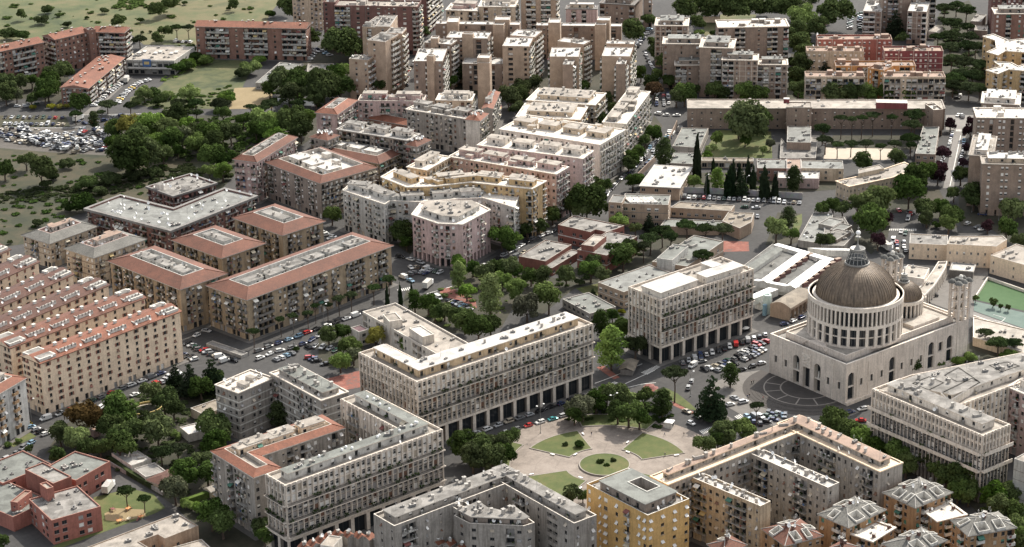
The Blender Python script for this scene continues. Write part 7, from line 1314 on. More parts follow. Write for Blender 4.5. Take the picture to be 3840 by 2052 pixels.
def car_row(place, grp, t, s, n, orient='a', dark=0.0, jit=.25, skip=.04, kinds=None, cols=None, skew=0.0):
    p = [np.array(q) for q in pts(t, s)]; seg = [np.hypot(*(b-a)) for a, b in zip(p, p[1:])]; tot = sum(seg); row = []; n = max(1, min(n, int(tot/{'a': 5.2, 'p': 2.45, 'g': 3.0, 'h': 3.0}[orient])))
    for i in range(n):
        if _cr.random() < skip: continue
        d = (i+.5)/n*tot; k = 0
        while k < len(seg)-1 and d > seg[k]: d -= seg[k]; k += 1
        u = (p[k+1]-p[k])/seg[k]; c = p[k]+u*d+np.array([_cr.uniform(-jit, jit), _cr.uniform(-jit, jit)]); a = math.atan2(u[1], u[0])+{'a': 0, 'p': math.pi/2, 'g': math.radians(55), 'h': -math.radians(55)}[orient]+skew
        a += _cr.choice((0, math.pi))+_cr.uniform(-.05, .05); kd = _cr.choice(kinds or (['hatchback']*5+['saloon']*3+['estate car']*3+['off-roader']*2+['van'])); co = cols[i % len(cols)] if cols else _cr.choice(MIX)
        if kd == 'van' and not cols: co = _cr.choice(['white', 'white', 'silver', 'grey'])
        row.append((c, a, kd, co))
    for i, r in enumerate(row): CARLIST.append((r, '%s %s, %s %s' % (r[3], r[2], ordinal(i), place), grp))
def cars_at(place, grp, t, s):
    for e in s.split(','):
        f = e.split(); x, y, ang = float(f[0]), float(f[1]), float(f[2]); co = f[3].replace('_', ' '); kd = f[4].replace('_', ' ') if len(f) > 4 else 'hatchback'
        g = at(t, x, y, .6); CARLIST.append(((np.array(g), math.radians(ang), kd, co), (t, x, place), grp))
car_row('along the arcade of the long travertine block', 'cars at the long arcade', 'C', '1010 1300,2215 880', 16, 'a', jit=.2)
car_row('from the left on the piazza kerb facing the long arcade', 'cars on the piazza kerb', 'C', '1370 1262,2060 1064', 10, 'a', cols=['silver', 'grey', 'red', 'white', 'teal', 'silver', 'black', 'white', 'white', 'grey'])
car_row('from the left under the arcade by the church car park', 'cars under the second arcade', 'E', '610 1285,1580 955', 15, 'g', jit=.2, cols=['grey', 'silver', 'silver', 'dark blue', 'white', 'white', 'black', 'black', 'white', 'red', 'black', 'silver', 'white', 'black', 'white'])
G4 = 'cars in the church car park'
car_row('in the front row of the church car park', G4, 'A', '130 165,250 122,395 66,490 22', 12, 'p')
car_row('in the second row of the church car park', G4, 'A', '210 168,330 122,470 62,540 22', 12, 'p')
car_row('in the third row of the church car park', G4, 'A', '355 168,450 140,552 108', 6, 'a')
car_row('in the kerb row of the church car park', G4, 'A', '45 150,110 108,165 95', 4, 'a')
car_row('beside the dark shrub in the church car park', G4, 'E', '1270 1170,1380 1120,1500 1060,1580 1030', 7, 'p')
car_row('along the street under the tall pine', G4, 'A', '20 235,70 205,30 300', 3, 'a')
car_row('in the road below the forecourt', 'cars on the road by the forecourt', 'A', '310 330,400 372,275 400', 4, 'a')
car_row('queueing between cedar and comb-shaped block', 'cars on the road by the forecourt', 'A', '400 470,520 470,640 450,690 468', 7, 'p', skew=.6)
car_row('in the second queue between cedar and comb-shaped block', 'cars on the road by the forecourt', 'A', '440 495,520 515,620 480', 4, 'p', skew=.6)
car_row('beside the red strip of the pine lawn', 'cars beside the pine lawn', 'A', '0 420,80 460,150 490,200 510', 6, 'a')
car_row('in the lower row beside the pine lawn', 'cars beside the pine lawn', 'A', '0 490,70 520,110 535', 4, 'a')
car_row('from the left along the nearest cream row', 'cars parked along the cream row', 'K', '470 1372,900 1195,1300 1035,1720 875', 24, 'a', jit=.2)
car_row('in the tree-side row facing the nearest cream row', 'cars opposite the cream row', 'K', '990 1285,1090 1215,1330 1140,1460 1090', 7, 'a')
car_row('by the trees at the right end of the cream row', 'cars opposite the cream row', 'K', '1580 1010,1720 965,1850 880', 6, 'p')
car_row('on the street at the lower left edge', 'cars on the lower left street', 'i', '0 752,110 700,200 630,260 600', 5, 'a')
car_row('below the street lamp at lower left', 'cars on the lower left street', 'i', '190 470,235 500,300 530,350 560', 5, 'p', cols=['yellow', 'light blue', 'silver', 'black', 'white'])
car_row('on the curve left of the brown tree', 'cars on the lower left street', 'i', '285 455,370 430,490 380', 5, 'a')
car_row('along the pine street in front of the longest ringed block', 'cars on the pine street', 'f', '0 1270,250 1180,480 1095,790 985', 17, 'a')
car_row('on the verge side of the pine street', 'cars on the pine street', 'f', '10 1330,160 1265,280 1240,400 1195,520 1130', 13, 'a')
car_row('along the grass strip of the small car park', 'cars in the small car park', 'f', '150 1330,220 1305,300 1270', 5, 'p')
car_row('in the middle of the small car park', 'cars in the small car park', 'f', '400 1300,450 1325,500 1345,545 1362', 5, 'p', cols=['red', 'dark blue', 'black', 'dark blue', 'black'], skew=-.5)
car_row('at the far side of the small car park', 'cars in the small car park', 'f', '380 1240,440 1222,560 1240,630 1262', 5, 'p')
car_row('in the dark yard beside the ringed blocks', 'cars in the dark yard', 'e', '1380 1200,1450 1235,1560 1280,1640 1310', 9, 'p', skew=-.4)
car_row('at the cream-row corner of the dark yard', 'cars in the dark yard', 'e', '1330 1285,1420 1310,1440 1330', 4, 'p')
car_row('at the right end of the dark yard', 'cars in the dark yard', 'e', '1620 1345,1700 1318,1760 1340', 4, 'a')
car_row('at the upper edge of the dark yard', 'cars in the dark yard', 'e', '1410 1162,1520 1112,1570 1120', 4, 'a')
car_row('in the yard before the pink corner tower', 'cars before the pink tower', 'f', '1100 655,1200 640,1300 665,1395 685', 8, 'p')
car_row('in the middle of the yard before the pink tower', 'cars before the pink tower', 'f', '1140 700,1200 670,1290 690', 5, 'p')
car_row('in the lower row of the yard before the pink tower', 'cars before the pink tower', 'f', '1080 705,1130 725,1190 755', 3, 'a')
car_row('along the light grey zigzag block', 'cars along the zigzag block', 'f', '1040 555,1130 575,1270 620', 6, 'a')
car_row('between the ringed block and the zigzag block', 'cars along the zigzag block', 'f', '510 385,570 430,600 410', 5, 'p')
car_row('by the red ground in the park', 'cars in the park', 'f', '1340 855,1390 885', 2, 'a')
car_row('along the park path', 'cars in the park', 'f', '1430 885,1500 905,1560 940,1600 965', 6, 'p')
car_row('on the near side of the red school street', 'cars on the school street', 'g', '-190 640,60 515,200 430,395 360', 13, 'a')
car_row('on the far side of the red school street', 'cars on the school street', 'g', '-10 610,80 560,160 520', 4, 'a')
car_row('in the long row under the painted wall', 'cars under the painted wall', 'w', '560 607,1000 627,1505 655', 26, 'p', skip=.1)
car_row('in front of the tan-roofed annex', 'cars under the painted wall', 'w', '1030 685,1110 690,1200 690', 3, 'a')
car_row('on the school driveway', 'cars under the painted wall', 'w', '1165 735,1180 785', 2, 'a')
GA = 'cars along the tree-lined avenue'
car_row('counted from below on the left kerb of the avenue', GA, 'w', '20 608,140 472,240 390,320 300,390 200,440 140', 20, 'a')
car_row('counted from below on the right kerb of the avenue', GA, 'w', '270 420,340 360,380 310,400 280', 7, 'a')
car_row('counted from below in the driving lane of the avenue', GA, 'w', '130 470,350 300,400 230', 4, 'a')
car_row('parked at the workshop wall', GA, 'w', '492 165,520 110', 5, 'p')
car_row('queueing at the crossing before the institute', 'cars queueing at the crossing', 'c', '1105 790,1110 700,1125 690', 6, 'a'); car_row('in the middle queue at the crossing', 'cars queueing at the crossing', 'c', '1160 790,1158 685', 6, 'a'); car_row('in the right queue at the crossing', 'cars queueing at the crossing', 'c', '1195 780,1190 690', 5, 'a')
car_row('on the crossing itself', 'cars queueing at the crossing', 'c', '1085 840,1170 855,1290 858', 3, 'a')
car_row('in the right-hand row of the far avenue', 'cars on the far avenue', 'c', '1020 400,1060 480,1130 590', 9, 'a'); car_row('in the left-hand row of the far avenue', 'cars on the far avenue', 'c', '950 360,985 310,1060 215', 9, 'p', skew=.6)
car_row('counted from below in the side street among the towers', 'cars in the side street', 'b', '1020 665,1130 560,1190 470,1235 380', 13, 'a'); car_row('moving in the side street among the towers', 'cars in the side street', 'b', '1130 655,1145 570', 2, 'a')
car_row('on the left side of the grey road', 'cars along the grey road', 'd', '1330 1240,1400 1130,1440 980', 11, 'a'); car_row('on the right side of the grey road', 'cars along the grey road', 'd', '1490 1240,1515 1120,1530 980', 9, 'a'); car_row('at the top of the grey road', 'cars along the grey road', 'd', '1460 870,1490 850,1520 880', 4, 'a')
car_row('under the pines at the top of the grey road', 'cars under the pines', 'd', '1430 730,1500 730,1500 700', 4, 'a')
GH = 'cars on the crossing behind the church'
car_row('in the left lane behind the far bell tower', GH, 'h', '985 530,1000 430', 4, 'a', kinds=['van', 'estate car', 'off-roader']); car_row('in the middle lane behind the far bell tower', GH, 'h', '1030 530,1030 440', 5, 'a'); car_row('in the right lane behind the far bell tower', GH, 'h', '1095 540,1075 440', 5, 'a')
car_row('at the zebra crossing behind the church', GH, 'h', '1040 375,1115 400', 3, 'p', skew=.5); car_row('driving away from the zebra crossing', GH, 'h', '1105 305,1125 255,1130 230', 3, 'a'); car_row('by the plum trees beyond the zebra crossing', GH, 'h', '1030 205,1060 238,1190 245', 3, 'a', cols=['red', 'grey', 'black'])
car_row('along the trees right of the crossing', GH, 'h', '1205 350,1220 305', 3, 'a'); car_row('on the side square right of the crossing', GH, 'h', '1525 312,1600 330,1670 372', 4, 'p')
car_row('on the road above the side square', GH, 'h', '1610 250,1710 255', 2, 'a', kinds=['van', 'estate car'])
car_row('at the churchyard gate', GH, 'h', '1270 850,1330 850', 1, 'a', skip=0, cols=['black'])
car_row('before the barrel-roofed hall', 'cars by the hall', 'u', '560 1390,700 1370,850 1300,980 1240', 5, 'a')
car_row('between comb-shaped block and office block', 'cars on the avenue below the church', 'l', '630 400,700 385,830 355', 4, 'a'); car_row('behind the plane trees', 'cars on the avenue below the church', 'l', '700 450,820 455', 2, 'a', cols=['red', 'dark blue']); car_row('before the comb-shaped block corner', 'cars on the avenue below the church', 'l', '60 385,150 410,220 420', 4, 'p', skew=.4)
car_row('on the left row before the low brick block', 'cars before the low brick block', 'a', '690 790,800 690,880 630,920 610', 14, 'p', cols=['white', 'silver', 'white', 'grey', 'white', 'white', 'black']); car_row('on the right row before the low brick block', 'cars before the low brick block', 'a', '860 770,930 690,1020 620,1110 590', 16, 'p', cols=['white', 'silver', 'yellow', 'white', 'grey', 'white', 'silver'])
car_row('in the upper row of the grass verge', 'cars on the grass verge', 'a', '20 872,480 875', 10, 'p'); car_row('in the lower row of the grass verge', 'cars on the grass verge', 'a', '20 922,490 925', 12, 'p'); car_row('behind the supermarket', 'cars behind the supermarket', 'a', '1280 312,1420 318', 8, 'p')
car_row('by the yellow bushes', 'cars by the yellow bushes', 'a', '95 790,190 790,300 768', 4, 'a', kinds=['van', 'hatchback', 'off-roader'])
car_row('along the road past the pine tree', 'cars on the verge road', 'a', '550 890,640 920,800 890,930 850', 6, 'a')
car_row('on the left of the top car park', 'cars of the top car park', 'd', '680 220,690 130', 7, 'p'); car_row('on the right of the top car park', 'cars of the top car park', 'd', '758 230,758 100', 8, 'p')
car_row('beside the slender tower yard', 'cars of the tower yard', 'b', '410 450,470 370,580 420', 8, 'p')
CARLIST.sort(key=lambda c: math.dist((*c[0][0], 0), CAM)); REST = []
for i, ((c, a, kd, co), lab, grp) in enumerate(CARLIST):
    body, glass, wheel, wx, w = CARS[kd]
    if i >= 300: REST.append((c, a, kd, co)); continue
    r = thing('parked_car' if kd != 'van' else 'parked_van', lab, 'van' if kd == 'van' else 'car', (c[0], c[1], 0.06), a, grp); col = (*CCOL[co], 1)
    b = inst('body', body, r); b.color = col; inst('windows', glass, r)
    if kd == 'van': o = inst('load_box', _vm, r); o.color = col
    for sx in (-1, 1):
        for sy in (-1, 1): inst('wheel', wheel, r, None, (sx*wx, sy*(w-.1), .31))
def merged_cars(name, lst, label, tilt=False):
    mb = MB(); rg = random.Random(8); PM = {k: plain('wreck_'+k.replace(' ', '_'), v, .4, .2, .1) for k, v in CCOL.items()}
    for c, a, kd, co in lst:
        body, glass, wheel, wx, w = CARS[kd]; M = Matrix.Translation((c[0], c[1], .06+(rg.choice((0, 0, 1.5)) if tilt else 0))) @ Matrix.Rotation(a, 4, 'Z')
        if tilt: M = M @ Matrix.Rotation(rg.uniform(-.15, .15), 4, 'X')
        for me, rep in ((body, 1), (glass, 0)):
            mb.add([v.co for v in me.vertices], [tuple(p.vertices) for p in me.polygons], [PM[co] if me.materials[p.material_index] == PAINT else me.materials[p.material_index] for p in me.polygons], M)
    return tag(mb.build(name), label, 'cars', None, 'stuff')
if REST: merged_cars('distant_cars', REST, 'far-off parked cars in the streets near the top of the view')
_y = ccw(pts('a', '-20 985,60 960,170 950,420 1010,560 1000,690 960,800 960,815 1120,640 1130,430 1125,330 1080,-20 1040')); _rg = random.Random(4); WR = []
for i in range(190): q = rpoint(_y, _rg); WR.append((np.array(q), _rg.uniform(0, 6.28), _rg.choice(['hatchback', 'saloon', 'estate car', 'van']), _rg.choice(['white', 'silver', 'grey', 'black', 'white', 'dark blue', 'silver', 'black', 'beige', 'red' if i % 9 == 0 else 'grey'])))
merged_cars('scrapped_cars', WR, 'heaps of scrapped cars filling the wreck yard beside the meadow', True)
# ---------------------------------------------------------------- street furniture, people, small structures
def lamp_post(t, x, y, lab, two=False, h=10.5, grp='street lamps'):
    g = at(t, x, y, 0); r = thing('street_lamp', lab, 'street lamp', (g[0], g[1], 0), 0, grp)
    mb = MB(); mb.tube((0, 0, 0), (0, 0, h), .11, .07, 8, METAL); mb.lathe([(.25, 0), (.25, .5), (.12, .6)], 8, METAL); mb.build('post', r) if False else inst('post', mb.mesh('post'), r)
    for s in ((-1, 1) if two else (1,)):
        mb = MB(); mb.tube((0, 0, h-.1), (s*1.6, 0, h+.35), .05, .05, 6, METAL); inst('arm', mb.mesh('arm'), r); mb = MB(); mb.lathe([(.01, 0), (.38, .05), (.42, .2), (.2, .38), (.01, .4)], 10, DISH, (s*1.7, 0, h+.2)); inst('lamp_head', mb.mesh('lamp_head'), r)
lamp_post('C', 1778, 1240, 'tall twin-headed lamp on the piazza kerb facing the long arcade', True, 12)
lamp_post('k', 790, 440, 'tall twin-headed lamp among the upper piazza trees', True, 11); lamp_post('i', 235, 470, 'curved street lamp at the lower left street'); lamp_post('h', 1582, 230, 'tall street lamp before the dark trees behind the church'); lamp_post('h', 1780, 290, 'street lamp beside the side square'); lamp_post('A', 50, 330, 'slim lamp post left of the layered cedar'); lamp_post('f', 300, 1200, 'lamp on the pine street near the car park'); lamp_post('f', 520, 1080, 'lamp on the pine street by the villa trees'); lamp_post('E', 610, 1260, 'lamp in front of the second arcade')
lamp_post('w', 780, 590, 'lamp by the painted wall, left one'); lamp_post('w', 1085, 600, 'lamp by the painted wall, middle one'); lamp_post('w', 1385, 615, 'lamp by the painted wall, right one'); lamp_post('A', 690, 30, 'lamp at the left corner of the church') if False else None
PERS = {}
def person_mesh(shirt, trousers, stride):
    k = (shirt, trousers, stride)
    if k in PERS: return PERS[k]
    me = bpy.data.meshes.new('person'); J = [(0, 0, .95), (0, 0, 1.2), (0, 0, 1.42), (0, 0, 1.52), (.01, 0, 1.66), (.0, .10, .92), (stride, .10, .5), (stride*.9, .10, .06), (stride*.9+.16, .11, .04), (0, -.10, .92), (-stride*.6, -.10, .5), (-stride*1.3, -.10, .07), (-stride*1.3+.16, -.11, .04), (0, .2, 1.42), (-stride*.5, .25, 1.14), (-stride*.2+.08, .24, .88), (0, -.2, 1.42), (stride*.5, -.25, 1.14), (stride*.7+.08, -.24, .88)]
    E = [(0, 1), (1, 2), (2, 3), (3, 4), (0, 5), (5, 6), (6, 7), (7, 8), (0, 9), (9, 10), (10, 11), (11, 12), (2, 13), (13, 14), (14, 15), (2, 16), (16, 17), (17, 18)]
    RD = [.15, .14, .14, .06, .11, .095, .065, .05, .035, .095, .065, .05, .035, .07, .05, .04, .07, .05, .04]
    me.from_pydata(J, E, []); o = bpy.data.objects.new('person_tmp', me); COL.objects.link(o); m = o.modifiers.new('s', 'SKIN'); lay = me.skin_vertices[0] if me.skin_vertices else None
    if not me.skin_vertices:
        bm = bmesh.new(); bm.from_mesh(me); bm.verts.layers.skin.verify(); bm.to_mesh(me); bm.free()
    for sv, r in zip(me.skin_vertices[0].data, RD): sv.radius = (r, r)
    me.skin_vertices[0].data[0].use_root = True; o.modifiers.new('u', 'SUBSURF').levels = 1
    dg = bpy.context.evaluated_depsgraph_get(); dg.update(); out = bpy.data.meshes.new_from_object(o.evaluated_get(dg)); bpy.data.objects.remove(o)
    out.materials.clear()
    for c in (shirt, trousers, 'skin', 'hair'): out.materials.append(CLOTH[c])
    for p in out.polygons:
        z = p.center.z; p.material_index = 3 if z > 1.68 else 2 if z > 1.47 or (z < .93 and abs(p.center.y) > .19) else 0 if z > .95 else 1
    PERS[k] = out; return out
CLOTH = {'skin': plain('skin', (.45, .28, .2), .6, 0, 0), 'hair': plain('hair', (.04, .025, .02), .8, 0, 0), 'black': plain('cloth_black', (.025, .025, .03), .9, 0, 0), 'blue': plain('cloth_blue', (.05, .08, .18), .9, 0, 0), 'white': plain('cloth_white', (.6, .6, .58), .9, 0, 0), 'red': plain('cloth_red', (.35, .05, .05), .9, 0, 0), 'grey': plain('cloth_grey', (.2, .2, .2), .9, 0, 0)}
for t, x, y, sh, tr, st, rz, lab in (('k', 626, 552, 'black', 'blue', .22, 1, 'person in dark clothes walking on the paving above the left petal lawn'), ('k', 1165, 556, 'blue', 'black', .25, 2, 'person in blue top walking near the white kiosk'), ('k', 1307, 556, 'black', 'black', .1, 3, 'person in black standing at the upper right of the piazza'), ('A', 453, 246, 'black', 'black', .05, 0, 'person in black, left one of the pair on the sunny church pavement'), ('A', 466, 242, 'grey', 'black', .05, 0, 'person in grey, right one of the pair on the sunny church pavement'), ('A', 426, 338, 'blue', 'black', .2, 1, 'person in blue, left of the two nearest the road below the forecourt'), ('A', 440, 332, 'black', 'grey', .2, 1, 'person in black, right of the two nearest the road below the forecourt'), ('A', 529, 350, 'red', 'black', .2, 2, 'person in red at the tip of the church shadow'), ('C', 1268, 1145, 'white', 'blue', .2, 2, 'person in white under the long arcade'), ('k', 1168, 706, 'grey', 'black', .1, 1, 'person in grey beside the right petal lawn')):
    g = at(t, x, y, 0.2); r = inst('person', person_mesh(sh, tr, st)); r.location = (g[0], g[1], .17 if t == 'k' else .13); r.rotation_euler = (0, 0, rz); tag(r, lab, 'person')
def bench(g, a, lab):
    r = thing('bench', lab, 'bench', (g[0], g[1], .16), a, 'stone benches on the piazza')
    mb = MB(); mb.box(-.95, -.3, .38, .95, .3, .52, DISH); inst('seat', mb.mesh('seat'), r)
    for s in (-1, 1): mb = MB(); mb.box(s*.65-.12, -.24, 0, s*.65+.12, .24, .379, PALE); inst('leg', mb.mesh('leg'), r)
_nm = {0: 'east', 1: 'north', 2: 'west', 3: 'south'}
PET = ['right petal lawn', 'upper left petal lawn', 'lower left petal lawn', 'petal lawn hidden behind the yellow block']
for k in range(4):
    for j, (rr, aa, w) in enumerate(((15.0, .18, 'on its inner curve'), (22, .44, 'on its first straight edge'), (29, -.44, 'on its second straight edge'))):
        a = k*math.pi/2+aa*(1 if j == 0 else 1.0); g = ((rr-(0.6 if j == 0 else 0))*math.cos(a), (rr-(0.6 if j == 0 else 0))*math.sin(a))
        if j: a0 = k*math.pi/2+math.copysign(.375, aa); n = np.array([-math.sin(a0), math.cos(a0)])*math.copysign(1.3, aa); g = (rr*math.cos(a0)+n[0], rr*math.sin(a0)+n[1]); a = a0+math.pi/2
        if k != 3: bench(g, a+math.pi/2, 'white bench by the %s, %s' % (PET[k], w))
g = at('k', 1200, 495); r = thing('kiosk', 'small white square kiosk with a pyramid roof on the piazza edge', 'kiosk', (g[0], g[1], .16), .5)
mb = MB(); mb.box(-1.5, -1.5, 0, 1.5, 1.5, 2.6, BAL_W); inst('body', mb.mesh('body'), r); mb = MB(); [mb.poly([(a*1.75, b*1.75, 2.6), (c*1.75, d*1.75, 2.6), (0, 0, 3.4)], DISH) for a, b, c, d in ((-1, -1, 1, -1), (1, -1, 1, 1), (1, 1, -1, 1), (-1, 1, -1, -1))]; inst('roof', mb.mesh('roof'), r)
mb = MB(); mb.box(-.9, -1.56, .9, .9, -1.51, 2.1, GLASS); inst('hatch', mb.mesh('hatch'), r)
g = at('k', 900, 75); r = thing('kiosk', 'brown-roofed newsstand under the big green trees', 'kiosk', (g[0], g[1], 0), .65); mb = MB(); mb.box(-5, -2.6, 0, 5, 2.6, 2.5, CONC_D); inst('body', mb.mesh('body'), r); mb = MB(); mb.poly([(-5.8, -3.3, 2.5), (5.8, -3.3, 2.5), (5.4, 0, 3.5), (-5.4, 0, 3.5)], R_TAN); mb.poly([(5.8, 3.3, 2.5), (-5.8, 3.3, 2.5), (-5.4, 0, 3.5), (5.4, 0, 3.5)], R_TAN); inst('roof', mb.mesh('roof'), r)
# box lorry near the pink tower, market lorries
def lorry(t, x, y, a, lab):
    g = at(t, x, y); r = thing('box_lorry', lab, 'lorry', (g[0], g[1], .05), a)
    mb = MB(); mb.box(-4.4, -1.25, 1.0, 2.0, 1.25, 3.7, BAL_W, R_WHITE); inst('box', mb.mesh('box'), r); mb = MB(); mb.prism([(2.2, -1.15), (4.1, -1.05), (4.1, 1.05), (2.2, 1.15)], .6, 2.6, DISH); inst('cab', mb.mesh('cab'), r); mb = MB(); mb.box(4.11, -.95, 1.6, 4.14, .95, 2.4, CGLASS); inst('windscreen', mb.mesh('windscreen'), r)
    for xx in (-3.2, -2.0, 3.2):
        for s in (-1, 1): mb = MB(); mb.tube((xx, s*1.0-.16, .48), (xx, s*1.0+.16, .48), .48, .48, 12, TYRE); inst('wheel', mb.mesh('wheel'), r)
lorry('f', 1290, 780, .55, 'white box lorry parked in the yard before the pink tower'); lorry('h', 945, 500, 1.2, 'white lorry behind the far bell tower'); lorry('a', 580, 890, .5, 'white lorry beside the umbrella pine near the verge'); lorry('i', 805, 960, .7, 'white lorry at the back of the salmon school'); lorry('a', 935, 605, .9, 'white lorry before the supermarket')
# walls and fences
def wall_run(name, lab, cat, t, s, h, th, mat, cap=None):
    p = [np.array(q) for q in pts(t, s)]; mb = MB()
    for a, b in zip(p, p[1:]):
        u = (b-a)/np.hypot(*(b-a)); mb.obox(tuple((a+b)/2), u, np.hypot(*(b-a))/2, th, 0, h, mat, cap or mat)
    o = mb.build(name); tag(o, lab, cat); return o
def graffiti():
    m, nt, b = _new('painted_wall'); v = _coords(nt, (1, 1, 1), False); n = _node(nt, 'ShaderNodeTexNoise'); n.inputs['Scale'].default_value = .35; n.inputs['Detail'].default_value = 5; nt.links.new(v, n.inputs['Vector']); h = nt.nodes.new('ShaderNodeHueSaturation'); h.inputs['Saturation'].default_value = .55; h.inputs['Value'].default_value = .6; nt.links.new(n.outputs['Color'], h.inputs['Color']); nt.links.new(_mix(nt, h.outputs[0], (.25, .24, .23), None, 'MIX', .45), b.inputs['Base Color']); b.inputs['Roughness'].default_value = .9; return m
wall_run('painted_wall', 'long wall covered in faded graffiti above the car row', 'wall', 'w', '520 570,760 575,1080 592,1512 618', 3.2, .2, graffiti(), CONC)
wall_run('street_wall', 'brown wall along the avenue beside the gymnasium', 'wall', 'w', '250 480,330 400,400 330', 3.0, .2, B_BROWN); wall_run('street_wall', 'brown wall between avenue and green workshop', 'wall', 'w', '500 190,530 130,562 60', 3.0, .2, B_BROWN)
wall_run('court_wall', 'pale wall along the churchyard and ball court', 'wall', 'h', '1592 1012,2060 1180', 1.6, .3, TRV_L); wall_run('pitch_wall', 'pale wall round the near corner of the green pitch', 'wall', 'h', '1600 880,1700 724,2000 830', 1.4, .25, TRV_L); wall_run('brown_wall', 'brown retaining wall behind the green pitch', 'wall', 'h', '1620 585,1720 610,2020 730', 4.0, .3, B_TAN)
wall_run('hedge', 'clipped hedge in front of the orange-roofed block', 'hedge', 'i', '1340 1075,1600 985', 2.4, .9, MATS['leaves_light']); wall_run('hedge', 'long dark hedge beside the white garden house', 'hedge', 'i', '815 745,960 850,1130 945', 2.0, .8, MATS['leaves_dark']); wall_run('garden_wall', 'low garden wall beside the hedge at lower left', 'wall', 'i', '800 765,1210 1000', 1.6, .2, CONC)
# small garden buildings
def hut(name, lab, cat, t, s, h, wm, rm, **kw): building(name, lab, cat, [V('R', t, s, h, 'low', wall=wm, roof=rm, A=kw.pop('A', '.'), B=kw.pop('B', '.'), **kw)])
hut('garden_house', 'white flat-roofed garden house beside the long hedge', 'house', 'i', '822 682,970 775,1110 722', 3.2, W_WHITE, R_WHITE); hut('garden_house', 'white stained-roof garden house behind the red-roofed hut', 'house', 'i', '990 795,1075 860,1205 800', 3.2, W_WHITE, R_MID); hut('garden_hut', 'dark red hipped hut among the lower left gardens', 'hut', 'i', '1105 870,1190 920,1340 850', 3.0, W_BEIGE, R_MID, rk='hip', tile=TILE_D, rise=1.6); hut('garden_house', 'white terrace roof between the garden trees below the banded block', 'house', 'i', '1325 490,1390 545,1500 500', 3.5, W_WHITE, R_WHITE); hut('annex', 'low tan-roofed annex at the foot of the banded block', 'annex', 'i', '1420 345,1500 400,1700 330', 4.0, W_BEIGE, R_TAN); hut('garden_hut', 'small pale gabled hut at the edge of the orange-roofed block', 'hut', 'i', '1525 940,1560 968,1640 935', 3.0, W_BEIGE, R_CREAM, rk='gable', tile=R_CREAM, rise=1.0); hut('garden_hut', 'small pinkish roof between the brown and bright trees', 'hut', 'i', '660 500,690 520,730 500', 3.0, W_PINK, R_PINK)
hut('changing_room', 'white-roofed changing room between two narrow pitches at the top', 'hut', 'o', '800 215,1035 215,1050 165', 4.0, W_CREAM, R_WHITE); hut('bunker_ramp', 'pale walled garage ramp at the corner of the longest ringed block', 'ramp', 'e', '1520 1195,1780 1285,1830 1265', 1.5, CONC, CONC_D); hut('electric_box', 'grey shed beside the white tower near the workshop yard', 'shed', 'c', '1260 935,1290 940,1300 930', 3, CONC, R_GREY)
hut('far_house', 'pale low house between trees left of the notched towers', 'house', 'q', '170 215,330 225,430 200', 4, W_PINK, R_PINK); hut('far_house', 'pale patterned-roof house between the right notched tower and pines', 'house', 'q', '1510 320,1560 360,1640 300', 5, W_WHITE, R_CREAM); hut('far_house', 'grey patched roof beside the pine avenue at the top', 'house', 'q', '1945 240,2060 245,2125 165', 6, W_TAUPE, R_MID); hut('far_house', 'stacked pale roof beside the pine avenue, below the patched one', 'house', 'q', '1985 340,2130 345,2140 290', 5, W_TAUPE, R_CREAM); hut('canopy_hall', 'white twin-vaulted tent roof behind the front bell tower', 'canopy', 'h', '1422 650,1592 665,1600 612', 4.0, BAL_D, R_WHITE, over=.3)
# silo and pipes near the market, umbrellas, playground, fountain plot, billboards
g = at('u', 388, 1190); r = thing('silo', 'pale blue-green cylindrical silo beside the brick hall', 'silo', (g[0], g[1], 0)); TQ = plain('silo_paint', (.50, .60, .56), .5); mb = MB(); mb.lathe([(1.9, 0), (1.9, 8.5), (1.7, 8.9), (1.1, 8.9), (1.1, 8.4), (.05, 8.4)], 20, TQ); inst('tank', mb.mesh('tank'), r); mb = MB(); mb.lathe([(1.0, 0), (1.0, 5.0), (.05, 5.4)], 14, plain('blue_tank', (.16, .27, .34), .5), (-2.6, -1.2, 0)); inst('side_tank', mb.mesh('side_tank'), r)
def umbrella(t, x, y, c, lab, s=1.6):
    g = at(t, x, y, 2); r = thing('parasol', lab, 'parasol', (g[0], g[1], 0)); mb = MB(); mb.tube((0, 0, 0), (0, 0, 2.8), .04, .04, 6, METAL); inst('pole', mb.mesh('pole'), r); mb = MB(); mb.lathe([(s, 2.2), (s*.5, 2.62), (.02, 2.9)], 8, AWN[c]); inst('canopy', mb.mesh('canopy'), r)
umbrella('k', 1055, 190, 'r', 'red parasol, left one at the pine lawn cafe', 2.2); umbrella('k', 1085, 205, 'r', 'red parasol, right one at the pine lawn cafe', 2.0); umbrella('s', 2255, 605, 'o', 'orange parasol by the white slab on the avenue', 2.5); umbrella('s', 2230, 585, 'w', 'white parasol above the orange one on the avenue', 2.4); umbrella('s', 2185, 640, 'w', 'white parasol below the orange one on the avenue', 2.2); umbrella('C', 2210, 750, 'w', 'white parasol at the right end of the long arcade', 2.0); umbrella('E', 1330, 880, 'w', 'white parasol at the arcade beside the church car park', 2.0)
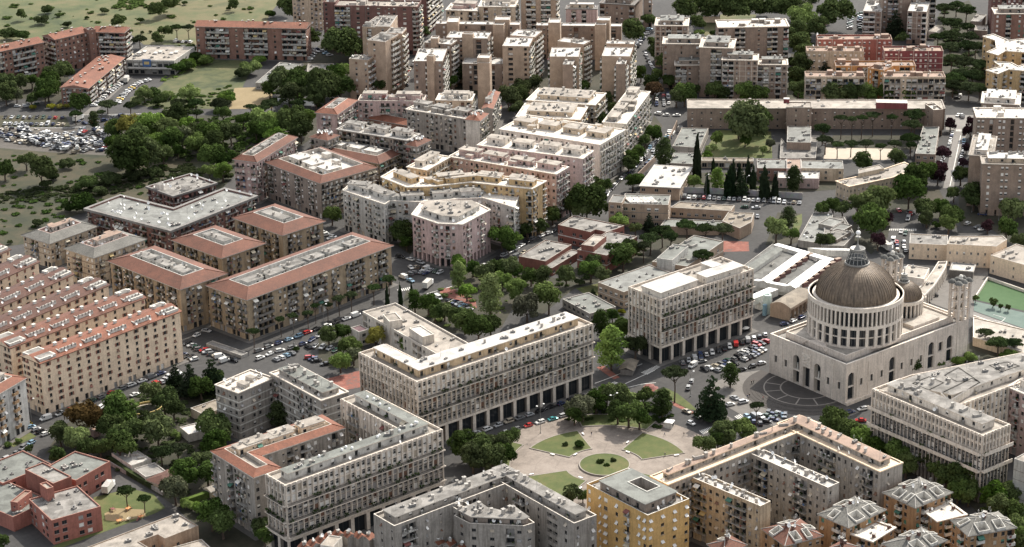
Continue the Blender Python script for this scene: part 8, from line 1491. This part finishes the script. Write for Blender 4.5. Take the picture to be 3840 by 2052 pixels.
for x, y, c, n in ((832, 1110, 'r', 'red and purple climbing frame, leftmost on the playground'), (945, 1105, 'o', 'orange spring toy beside the pine trunk'), (880, 1195, 'o', 'orange slide in the pine shadow'), (950, 1180, 'e', 'pale play house in the pine shadow'), (1040, 1165, 'o', 'orange play frame, rightmost on the playground')):
    g = at('i', x, y); r = thing('play_frame', n, 'play equipment', (g[0], g[1], 0), x*.1); mb = MB()
    for a in (-.8, .8):
        for b in (-.6, .6): mb.tube((a, b, 0), (a, b, 1.8), .06, .06, 5, AWN[c])
    inst('posts', mb.mesh('posts'), r); mb = MB(); mb.box(-.9, -.7, .9, .9, .7, 1.0, AWN[c]); inst('deck', mb.mesh('deck'), r); mb = MB(); mb.poly([(.9, -.3, .95), (2.4, -.3, .1), (2.4, .3, .1), (.9, .3, .95)], AWN['r']); inst('slide', mb.mesh('slide'), r)
def billboard(t, x, y, lab):
    g = at(t, x, y); r = thing('billboard', lab, 'billboard', (g[0], g[1], 0), -.75); mb = MB(); [mb.tube((a, 0, 0), (a, 0, 5), .1, .1, 6, METAL) for a in (-1.5, 1.5)]; inst('posts', mb.mesh('posts'), r); mb = MB(); mb.box(-3, -.1, 4, 3, .1, 7, BAL_G); inst('panel', mb.mesh('panel'), r); mb = MB(); mb.box(-2.8, -.16, 4.2, 2.8, -.11, 6.8, DISH); inst('poster', mb.mesh('poster'), r)
billboard('b', 220, 810, 'blank pale billboard, left one at the grove road'); billboard('b', 415, 830, 'blank white billboard, right one at the grove road')
g = at('i', 1075, 360); r = thing('oval_track', 'yellow oval children\'s track between the garden trees', 'track', (g[0], g[1], 0)); mb = MB(); n = 32
for rad, w, z, m in ((5.2, .5, .9, plain('yellow_fence', (.55, .42, .16), .7)),):
    for i in range(n):
        a, b = 2*math.pi*i/n, 2*math.pi*(i+1)/n; f = lambda t, k: (math.cos(t)*(rad+k)*1.35, math.sin(t)*(rad+k))
        mb.poly([(*f(a, 0), 0), (*f(b, 0), 0), (*f(b, 0), z), (*f(a, 0), z)], m); mb.poly([(*f(a, w), 0.04), (*f(b, w), 0.04), (*f(b, -w*2), 0.04), (*f(a, -w*2), 0.04)][::-1], COURT); mb.poly([(*f(a, 0), z), (*f(b, 0), z), (*f(b, .3), z), (*f(a, .3), z)], m)
inst('barrier', mb.mesh('barrier'), r)
# goal frames and court lines
for t, s in (('h', '1640 1070,1800 1130,1960 1100,1800 1040,1640 1070'), ('h', '1740 985,1830 1010,1800 1040,1700 1020')): line(t, s, .12, .11)
sheet('round_plot', [(at('A', 272, 478)[0]+2.2*math.cos(a), at('A', 272, 478)[1]+2.2*math.sin(a)) for a in [i*.5236 for i in range(12)]], SOIL, .12)
